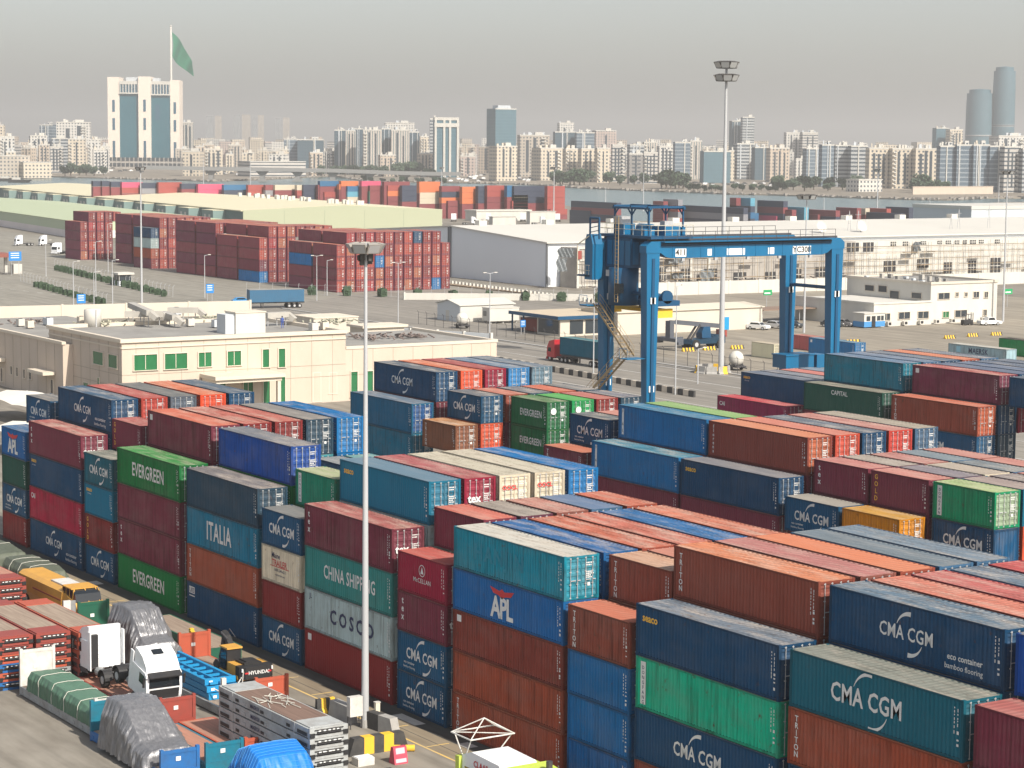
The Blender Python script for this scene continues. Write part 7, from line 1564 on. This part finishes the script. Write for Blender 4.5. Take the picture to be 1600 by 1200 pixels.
def block(px0, px1, top, D, style, label, rz=None, dp=.8, parts=True, name='apartment_block', group=None, zb=0.0, extra=True):
    cx_ = (px0+px1)/2; p = along(cx_, 250, D); h = along(cx_, top, D).z-zb; Wd = (px1-px0)*D/CF
    a = rz if rz is not None else rnd.uniform(-.35,.35); ca, sa = abs(math.cos(a)), abs(math.sin(a)); wd = Wd/(ca+dp*sa); dd = wd*dp
    t = thing(name, label, 'building', (p.x,p.y,zb), HEAD+a, group)      # local -x faces the camera
    b = MB(); b.box(-dd/2,-wd/2,0,dd/2,wd/2,h); o = b.build('wall', F[style], t)
    if extra:
        b = MB(); s = wd*.16; b.box(-dd*.2,-wd*.3,h+.002,dd*.1,-wd*.3+s*1.6,h+3.2); b.build('stair_tower', F['white'] if style in ('glass','dglass','slate') else MATS['white_wall'], t)
        b = MB(); b.box(-dd*.51,-wd*.51,h-.9,-dd*.5-.02,wd*.51,h+.3); b.build('parapet', MATS['white_wall'], t)
    if extra and px1-px0 > 13 and name != 'far':
        r2 = random.Random(int(px0*7+top))
        if style in ('cream','white','beige','tan','pink','band','fins','conc'):
            n2 = r2.choice((1,2,2,3)); sw = wd*r2.uniform(.07,.13)
            for k in range(n2):
                yy = -wd/2+wd*(k+1)/(n2+1); b = MB(); b.box(-dd/2-.25,yy-sw/2,h*.12,-dd/2-.02,yy+sw/2,h*r2.uniform(.84,.95)); b.build('recess_strip', MTD_, t)  # dark strip on the wall: shade of a vertical recess put in as colour
            if r2.random() < .6:
                b = MB(); yy = -wd/2+wd*r2.choice((.12,.8)); nf = max(2,int(h/3.4))
                for k in range(1,nf): b.box(-dd/2-1.6,yy,k*3.4,-dd/2-.02,yy+wd*.16,k*3.4+1.1)
                b.build('balcony_stack', MATS['white_wall'], t)
        elif style in ('slate','dglass','grey'):
            for k in range(r2.choice((1,2,3))):
                yy = -wd/2+wd*r2.uniform(.1,.85); b = MB(); b.box(-dd/2-.6,yy,0,-dd/2-.02,yy+wd*.06,h*.98); b.build('facade_pier', r2.choice((MATS['white_wall'],M_GREYW)), t)
        b = MB()
        for k in range(r2.choice((2,3,5))): xx, yy, ss = r2.uniform(-.35,.3)*dd, r2.uniform(-.4,.3)*wd, r2.uniform(.05,.13)*wd; b.box(xx,yy,h+.003,xx+ss,yy+ss,h+r2.uniform(1.2,4))
        tag(b.build('roof_clutter', r2.choice((MATS['white_wall'],M_GREYW,M_BEIGE2)), t))
    return t, h, wd, dd
MTD_ = mat('recess_dark', (.05,.065,.08), .3, spec=.4)
# bank tower of three pale pylons with blue green glass, and the flag
D = 2930; p = along(226, 250, D); tw = thing('bank_tower', 'tall pale tower of three pylons with blue green glass between them', 'building', (p.x,p.y,0), HEAD+R_(2))
def u(px_): return -(px_-226)*D/CF     # local y to the left
def zt(py_, px_=226): return along(px_, py_, D).z
M_PYL = mat('pylon_stone', (.74,.65,.56), .8, noise=.2, scale=.03, dark=(.66,.57,.49))
MTEAL = mat('tower_glass', (.012,.10,.14), .15, spec=.4, noise=.4, scale=.02, dark=(.025,.14,.18)); MTD = mat('tower_glass_dark', (.02,.09,.15), .12, spec=.6)
for (a_, c_, top, fwd) in ((172,190,121,9),(219,238,120,12),(267,281,125,9)):
    b = MB(); b.box(-fwd,u(c_),0,30,u(a_),zt(top)); py = b.build('pylon', M_PYL, tw)
    b = MB(); mid = (u(a_)+u(c_))/2
    for z0, z1 in ((.12,.3),(.42,.55),(.62,.75)): b.box(-fwd-.3,mid-1.6,zt(top)*z0,-fwd-.01,mid+1.6,zt(top)*z1)
    b.build('slot_window', MTD, py)
for (a_, c_, top) in ((190,219,147),(238,267,149)):
    b = MB(); b.box(-8,u(c_)+.05,0,22,u(a_)-.05,zt(top)); g = b.build('glass_wall', MTEAL, tw)
    b = MB(); b.box(-11,u(c_)+.05,zt(top)+.01,22,u(a_)-.05,zt(top-2)); b.box(-10,u(c_)+.05,zt(132),22,u(a_)-.05,zt(127)); b.build('white_band', MATS['white_wall'], tw)
    b = MB(); b.box(-9,u(c_)+.1,zt(top-2)+.01,20,u(a_)-.1,zt(132)-.01); lb = b.build('loggia', MTD, tw); b = MB()
    for k in range(7): yy = u(a_)-1+(u(c_)-u(a_)+2)*k/6; b.box(-10.4,yy-.55,zt(top-2)+.01,-9.01,yy+.55,zt(132)-.01)
    b.build('loggia_column', MATS['white_wall'], lb)
MB().box(-8.3,u(251),zt(187),-8.01,u(244),zt(163)).build('dark_window', MTD, tw)
b = MB(); b.box(-6,u(218),zt(127)+.01,10,u(200),zt(121)); b.box(-6,u(250),zt(127)+.01,10,u(240),zt(122)); b.build('roof_unit', M_GREYW, tw)
b = MB(); b.box(-70,u(332),0,-22,u(155),zt(246)); pd = b.build('podium', MATS['raw_concrete'], tw)
for row in range(2):
    for k in range(26): yy = u(160+k*6.4); MB().box(-70.4,yy-2.0,zt(262)+2+row*7,-70.01,yy+2.0,zt(262)+6.5+row*7).build('podium_window', M_GLASSB, pd)
fp = thing('flag_pole', 'very tall white flag pole rising behind the pale bank tower', 'flag pole', (p.x,p.y,0)); q = along(268.5, 250, D+60); fp.location = (q.x,q.y,0); hf = along(268.5,42,D+60).z
b = MB(); b.smooth = True; b.tube((0,0,0),(0,0,hf),1.9,1.1,n=12); b.build('pole', M_WALLW, fp); b = MB(); b.lathe([(0,0),(1.5,.6),(1.5,1.6),(0,2.2)], (0,0,hf), 10); b.build('finial', M_WALLW, fp)
f_ = MB(); f_.smooth = True; n_ = 26; vs = []; SZ = (D+60)/CF
for i in range(n_+1):
    s_ = i/n_; x_ = 1.4+32*SZ*s_
    zt_ = hf-8*SZ-44*SZ*s_**1.15; zb_ = hf-44*SZ-31*SZ*s_**.8
    for j in range(11):
        v_ = j/10; vs.append((x_+1.5*math.sin(s_*5+v_*3), 3.0*math.sin(s_*9+v_*2.5)*s_**.5*2, zt_+(zb_-zt_)*v_))
f_.add(vs, [(i*11+j,(i+1)*11+j,(i+1)*11+j+1,i*11+j+1) for i in range(n_) for j in range(10)])
ff = f_.build('flag', mat('flag_green', (.004,.16,.085), .8, noise=.3, scale=.05, dark=(.003,.11,.06)), None, (q.x,q.y,0), math.atan2(RT.y, RT.x)); tag(ff, 'large drooping green flag on the tall white pole', 'flag')
# named blocks, nearest to the shore first; D in metres
NB_ = [
 (0,24,213,2350,'white','white block with square dark windows at the left edge',.2),(-20,8,195,2700,'cream','pale block cut by the left edge behind the white one',.1),(35,52,228,2500,'beige','low beige block of open balconies near the left shore',.3),(60,78,226,2500,'tan','beige balcony block third from the left',.2),(78,100,229,2450,'band','beige block with banded balconies near the left trees',.2),
 (64,88,195,2900,'slate','dark banded office block behind the left apartments',-.2),(88,144,191,2850,'white','big white terraced block left of the bank tower',.15),(45,75,212,2750,'white','white stepped block in the left cluster',.3),(82,107,216,2500,'grey','grey blank block behind the cream one at left',.1),(107,134,217,2440,'cream','cream block with dark window columns left of the trees',.12),(136,158,218,2480,'white','white block with nine windows left of the bank tower',.2),(158,172,228,2520,'white','white block touching the bank tower foot',.2),
 (281,303,191,3100,'fins','striped white block just right of the bank tower',.1),
 (443,466,217,2650,'slate','dark blue block at the left end of the panelled row',.1),(464,507,218,2640,'dglass','dark block with beige panels above the bridge',.08),
 (522,540,203,2500,'dglass','dark glass end of the striped hotel',.1),(540,556,204,2480,'fins','pink striped hotel wing with vertical bands',.1),(552,567,201,2500,'dglass','dark glass slot between the striped hotel wings',.1),(566,597,203,2450,'fins','wide striped hotel left half',.1),(595,612,201,2470,'dglass','dark glass centre of the striped hotel',.1),(610,640,203,2450,'fins','wide striped hotel right half',.1),(638,655,206,2480,'dglass','dark glass right end of the striped hotel',.1),(655,670,213,2560,'cream','small cream block right of the striped hotel',.2),(600,648,192,3200,'white','white blank slab behind the striped hotel',.1),
 (764,808,228,2150,'cream','nearest cream apartment block left of the glass tower foot',.45),(808,858,211,2450,'beige','beige block with a dark slot in its middle',.12),(864,900,206,2500,'dglass','dark glass office slab behind the cream apartments',.1),(898,928,207,2480,'slate','banded glass office slab behind the cream apartments',.1),(870,896,192,3300,'white','pale hazy block above the dark glass slab',.2),(925,962,204,3000,'pink','pinkish stepped block with a thin spire',.2),
 (831,880,231,2200,'cream','first of four cream apartment blocks',.45),(879,903,232,2150,'cream','second of four cream apartment blocks',.3),(903,929,232,2130,'cream','third of four cream apartment blocks',.3),(929,952,231,2110,'cream','last of four cream apartment blocks',.25),(955,976,226,2150,'band','white and blue banded tower right of the cream four',.1),
 (981,1004,240,2050,'conc','dark unfinished concrete tower',.1),(1004,1027,238,2080,'band','unfinished tower with open pale slabs',.1),(980,1006,226,2400,'grey','grey blocks behind the concrete tower',.2),(1004,1026,222,2450,'fins','white finned block behind the open slabs',.1),(1026,1052,228,2350,'white','white block with dark bands left of the round trees',.2),(1052,1078,222,2300,'slate','dark arched block right of the round trees',.1),(1076,1096,220,2350,'fins','tall striped beige block left of the tall mast',.1),
 (1095,1140,236,2150,'teal','teal glass block with a bright side',.1),(1138,1147,235,2150,'cream','narrow sunlit side of the teal glass block, coloured cream',.1),(1146,1178,224,2400,'grey','grey block right of the tall mast',.2),(1175,1200,230,2350,'dglass','dark block before the tan one',.2),(1198,1232,231,2250,'tan','tan block with square windows',.15),(1225,1250,207,2900,'white','white office block with frames, left half',.1),(1250,1276,207,2880,'band','white office block with frames, right half',.1),(1255,1282,232,2300,'slate','dark blue block right of the tan one',.2),  # the cream side block holds the teal block's sunlit flank in its colour
 (1280,1302,226,2000,'slate','blue shaded block at the left of the arched apartments',.2),(1302,1328,227,2010,'grey','grey banded block left of the arched apartments',.1),(1326,1354,228,2000,'grey','grey block touching the arched apartments',.1),(1354,1386,231,1960,'cream','first of three arched cream apartment blocks',.1),(1390,1422,232,1955,'cream','second of three arched cream apartment blocks',.1),(1426,1460,232,1950,'cream','third of three arched cream apartment blocks',.1),
 (1465,1492,228,1850,'slate','dark blue apartment block, first of the long row',.1),(1491,1518,226,1850,'slate','dark blue apartment block, second of the long row',.1),(1517,1544,226,1850,'slate','dark blue apartment block, third of the long row',.1),(1543,1566,228,1850,'slate','dark blue apartment block, last of the long row',.1),(1564,1592,229,1840,'band','pale balcony block at the end of the dark row',.15),(1590,1625,232,1840,'grey','grey banded block at the right edge',.2),(1457,1480,200,3000,'glass','pale glass block left of the twin towers',.2),(1478,1502,202,2980,'cream','cream block left of the twin towers',.2),(1548,1600,212,2600,'white','white rooftops behind the dark row',.2)]
for a_, c_, top, D_, st_, lb_, rz_ in NB_: block(a_, c_, top, D_, st_, lb_, rz_, name='office_block' if st_ in ('glass','dglass','teal','slate') else 'apartment_block')
# arches and panels on the nearer ones
# white framed glass tower, tall glass tower, small glass tower
t, h, wd, dd = block(676, 717, 188, 2350, 'glass', 'blue glass tower with a white frame near the centre', .12, name='glass_tower', extra=False)
b = MB(); x = -dd/2
for yy in (-wd/2, wd/2-2.2, wd*.1-1, -wd*.14-1): b.box(x-1.2,yy,0 if abs(yy) > wd*.3 else h*.02,x-.02,yy+2.2,h)
b.box(x-1.3,-wd/2-.3,h-7,x-.01,wd/2+.3,h-3); b.box(x-.5,-wd/2,h+.01,dd/2,wd/2,h+3); b.build('white_frame', MATS['white_wall'], t)
t, h, wd, dd = block(671, 683, 185, 2450, 'grey', 'grey slab joined to the white framed glass tower', .1, name='office_block'); 
t, h, wd, dd = block(760, 806, 170, 2700, 'glass', 'tallest blue glass tower near the centre of the skyline', .5, name='glass_tower'); MB().box(-dd*.3,-wd*.3,h+.01,dd*.3,wd*.3,h+4).build('roof_crown', M_GREYW, t)
t, h, wd, dd = block(1139, 1160, 189, 2900, 'dglass', 'dark glass half of the tower behind the tall mast', .2, name='glass_tower'); t, h, wd, dd = block(1157, 1177, 183, 2880, 'grey', 'grey framed half of the tower behind the tall mast', .1, name='glass_tower')
for px0, px1, top, D_, lb_ in ((1508,1549,139,3600,'lower of the twin hazy round glass towers'),(1549,1583,104,3600,'taller of the twin hazy round glass towers')):
    p = along((px0+px1)/2, 240, D_); r_ = (px1-px0)*D_/CF/2; h = along((px0+px1)/2, top+7, D_).z; t = thing('round_tower', lb_, 'building', (p.x,p.y,0), group='twin round towers')
    b = MB(); b.smooth = True; b.lathe([(r_*.97,0),(r_,h*.3),(r_*.985,h*.8),(r_*.95,h)], n=32); b.build('wall', F['teal'], t); b = MB(); b.lathe([(r_*.95,h),(r_*.8,h+.1),(r_*.78,h+7*D_/CF*.8),(0,h+7*D_/CF)], n=24); b.build('crown', F['glass'], t); b = MB(); b.lathe([(r_*1.004,h*.44),(r_*1.012,h*.45),(r_*1.004,h*.46)], n=32); b.build('sky_band', F['grey'], t)
for i, (a_, c_, top) in enumerate(((322,334,181),(336,347,181),(365,376,180),(378,392,179),(394,402,180),(403,413,180),(430,441,184),(442,453,184))): block(a_, c_, top, 6500, 'beige' if i%2 else 'grey', 'faint hazy tower far behind the city, '+NTH[i]+' of the far row', .1, group='faint hazy towers', extra=False)
# crowd of low blocks
LAND = ['at the left edge','left of the bank tower','by the bank tower','under the faint far towers','behind the panelled blocks','behind the striped hotel','beside the central glass tower','around the four cream apartments','behind the unfinished towers','around the tall mast','by the arched apartments','by the twin round towers']
rr = random.Random(77); n_low = 0; cols = ['cream','white','beige','pink','white','band','tan','cream']
for layer, (D_, top0, top1, n_) in enumerate(((2420,236,245,56),(2800,228,239,70),(3300,221,231,76),(4000,216,225,64))):
    for i in range(n_):
        a_ = -30+1660*(i+rr.uniform(-.3,.3))/n_; w_ = rr.uniform(12,30); 
        if 170 < a_+w_/2 < 285: continue
        roll = (a_-800)*.0084; st_ = rr.choice(cols)
        block(a_, a_+w_, rr.uniform(top0,top1)+roll, D_*rr.uniform(.95,1.05), st_, 'low %s block %s, %s' % ({'band':'banded','tan':'brown'}.get(st_,st_), ('close to the far shore','just behind the shore blocks','deep in the far city','at the hazy edge of the far city')[layer], LAND[min(11,max(0,int(a_/133)))]), rr.uniform(-.4,.4), dp=rr.uniform(.5,1), group='low blocks of the far city', extra=layer < 2)
# shore buildings
boxhouse('shore_house', 'cream low building at the left waterfront', 'building', -20, 42, 243, 262, D=2150, mw=F['beige'], mr=M_ROOFW, depth=30)
boxhouse('shore_house', 'small cream building right of the left waterfront one', 'building', 40, 78, 253, 263, D=2150, mw=F['cream'], mr=M_ROOFW, depth=20)
boxhouse('shore_house', 'pale low building behind the bridge', 'building', 395, 475, 252, 262, D=2300, mw=F['band'], mr=M_ROOFW, depth=30)
boxhouse('shore_house', 'white low building before the arched apartments', 'building', 1340, 1380, 280, 292, D=1800, mw=F['white'], mr=M_ROOFW, depth=15)
boxhouse('shore_wall', 'long pale boundary wall on the right far shore', 'wall', 1420, 1560, 291, 296, D=1750, mw=M_BEIGE, mr=M_BEIGE, depth=1, roof=.3)
# bridge
br_ = thing('road_bridge', 'long low concrete road bridge across the inlet', 'bridge', (0,0,0)); bp = [(225,262,2080),(330,264,2080),(410,265,2080),(465,266,2080),(520,267,2080),(577,269,2080),(632,271,2080),(680,272,2080),(720,272,2080)]
M_BRG = mat('bridge_concrete', (.22,.22,.215), .8, noise=.3, scale=.05, dark=(.17,.17,.17))
pts = [along(x,y,d) for x,y,d in bp]
for a_, c_ in zip(pts, pts[1:]): b = MB(); b.bar(a_, c_, 14, 2.8); dk = b.build('deck', M_BRG, br_); b = MB(); b.bar(a_+Vector((5,-3,1.7)), c_+Vector((5,-3,1.7)), .3, .8); b.build('railing', M_BRG, dk)
for a_ in pts[1:-1]: b = MB(); b.prism([(-6,a_.z-1.2),(6,a_.z-1.2),(2.4,a_.z-5),(2.2,1.5),(5,.5),(5,-.7),(-5,-.7),(-5,.5),(-2.2,1.5),(-2.4,a_.z-5)], 'y', -3, 3); pr_ = b.build('pier', M_BRG, br_, (a_.x,a_.y,0)); pr_.rotation_euler = (0,0,HEAD+R_(90))
# trees on the far shore
tree_me = []
for k in range(4):
    b = MB(); r2 = random.Random(40+k)
    for j in range(9): leafball((r2.uniform(-3,3),r2.uniform(-3,3),r2.uniform(3.5,7.5)),(2.3,2.3,1.9),90,.5,b,r2)
    tree_me.append(b.mesh('crown', [M_LEAF2, M_LEAF][k%2]))
tb = MB(); tb.tube((0,0,0),(.2,0,4.5),.45,.25,n=6); tb.bar((.1,0,3),(1.6,.6,5.5),.2); tb.bar((.1,0,3),(-1.4,-.7,5.2),.2); trunk_me = tb.mesh('trunk', M_TRUNK)
NT = 0
def tree(px_, D_, s, label):
    global NT; NT += 1
    p = along(px_, 260, D_); t = thing('tree', label, 'tree', (p.x,p.y,0), rnd.uniform(0,6), 'trees along the far shore'); t.scale = (s,s,s*rnd.uniform(.85,1.1)); link('crown', tree_me[NT%4], t); link('trunk', trunk_me, t)
for a_, c_, n_, D_, s, w_ in ((98,160,6,2280,1.35,'dark trees in front of the cream blocks left of the bank tower'),(505,668,11,2330,1.5,'trees along the foot of the striped hotel'),(866,912,7,1990,1.45,'round dark trees in front of the four cream apartments'),(1033,1070,6,1850,1.9,'big round trees below the arched dark block'),(955,1005,4,2000,1.2,'small trees at the concrete tower foot'),(1215,1240,4,1830,1.2,'trees below the tan block'),(1260,1295,3,1830,1.2,'trees below the blue shaded block'),(1300,1360,4,1850,1.2,'low trees in front of the arched apartments'),(1430,1475,6,1790,1.4,'trees at the left foot of the dark apartment row'),(1075,1130,7,1760,.7,'low bushes on the right sand shore'),(570,690,10,2000,.7,'low bushes on the sand by the bridge end'),(1150,1215,6,1780,.7,'low bushes beyond the tall mast')):
    for i in range(n_): tree(a_+(c_-a_)*(i+rnd.uniform(-.3,.3))/max(1,n_-1), D_*rnd.uniform(.98,1.02), s*rnd.uniform(.8,1.15), 'one of the '+w_)
# parked cars and boats as tiny far marks
cb_ = MB(); rr = random.Random(5)
for px0, px1, py0, py1, n_ in ((650,900,274,281,60),(700,880,281,284,26),(1425,1600,293,299,60),(1080,1240,285,295,30),(0,230,262,270,50),(330,480,270,276,30)):
    for i in range(n_):
        p = at(rr.uniform(px0,px1), rr.uniform(py0,py1)); cb_.mi(rr.choice((0,0,1,2))); cb_.box(p.x-1,p.y-2.3,.3,p.x+1,p.y+2.3,1.1+.8*rr.random()); cb_.box(p.x-.8,p.y-1.2,1.2,p.x+.8,p.y+1.0,1.9)
tag(cb_.build('far_parked_cars', [M_CARS[2],M_CARS[1],M_CARS[3]]), kind='stuff')
for i, (px_, py_, n_) in enumerate(((12,282,'dark moored boat with a white deck at the left edge'),(30,284,'small dark boat right of the first one'))):
    p = at(px_, py_); t = thing('boat', n_, 'boat', (p.x,p.y,-.6), math.atan2(RT.y,RT.x)); b = MB(); b.prism([(-9,0),(8,0),(11,2.4),(-9.5,2.2)], 'y', -2.2, 2.2); b.build('hull', M_BLACK, t); b = MB(); b.box(-6,-1.5,2.41,1,1.5,4.2); b.build('cabin', M_WALLW, t)
# ------------------------------------------------------------------ haze over the whole place
hb = MB(); hb.box(-16000, -800, -1.0, 500, 16000, 215.0)
hm = bpy.data.materials.new('haze_air'); hm.use_nodes = True; hn = hm.node_tree; hn.nodes.clear()
ho = hn.nodes.new('ShaderNodeOutputMaterial'); hv = hn.nodes.new('ShaderNodeVolumePrincipled')
hv.inputs['Color'].default_value = (0.93, 0.90, 0.86, 1); hv.inputs['Density'].default_value = 0.00018; hv.inputs['Anisotropy'].default_value = 0.2
hn.links.new(hv.outputs[0], ho.inputs['Volume'])
hz = tag(hb.build('haze', hm), kind='stuff')
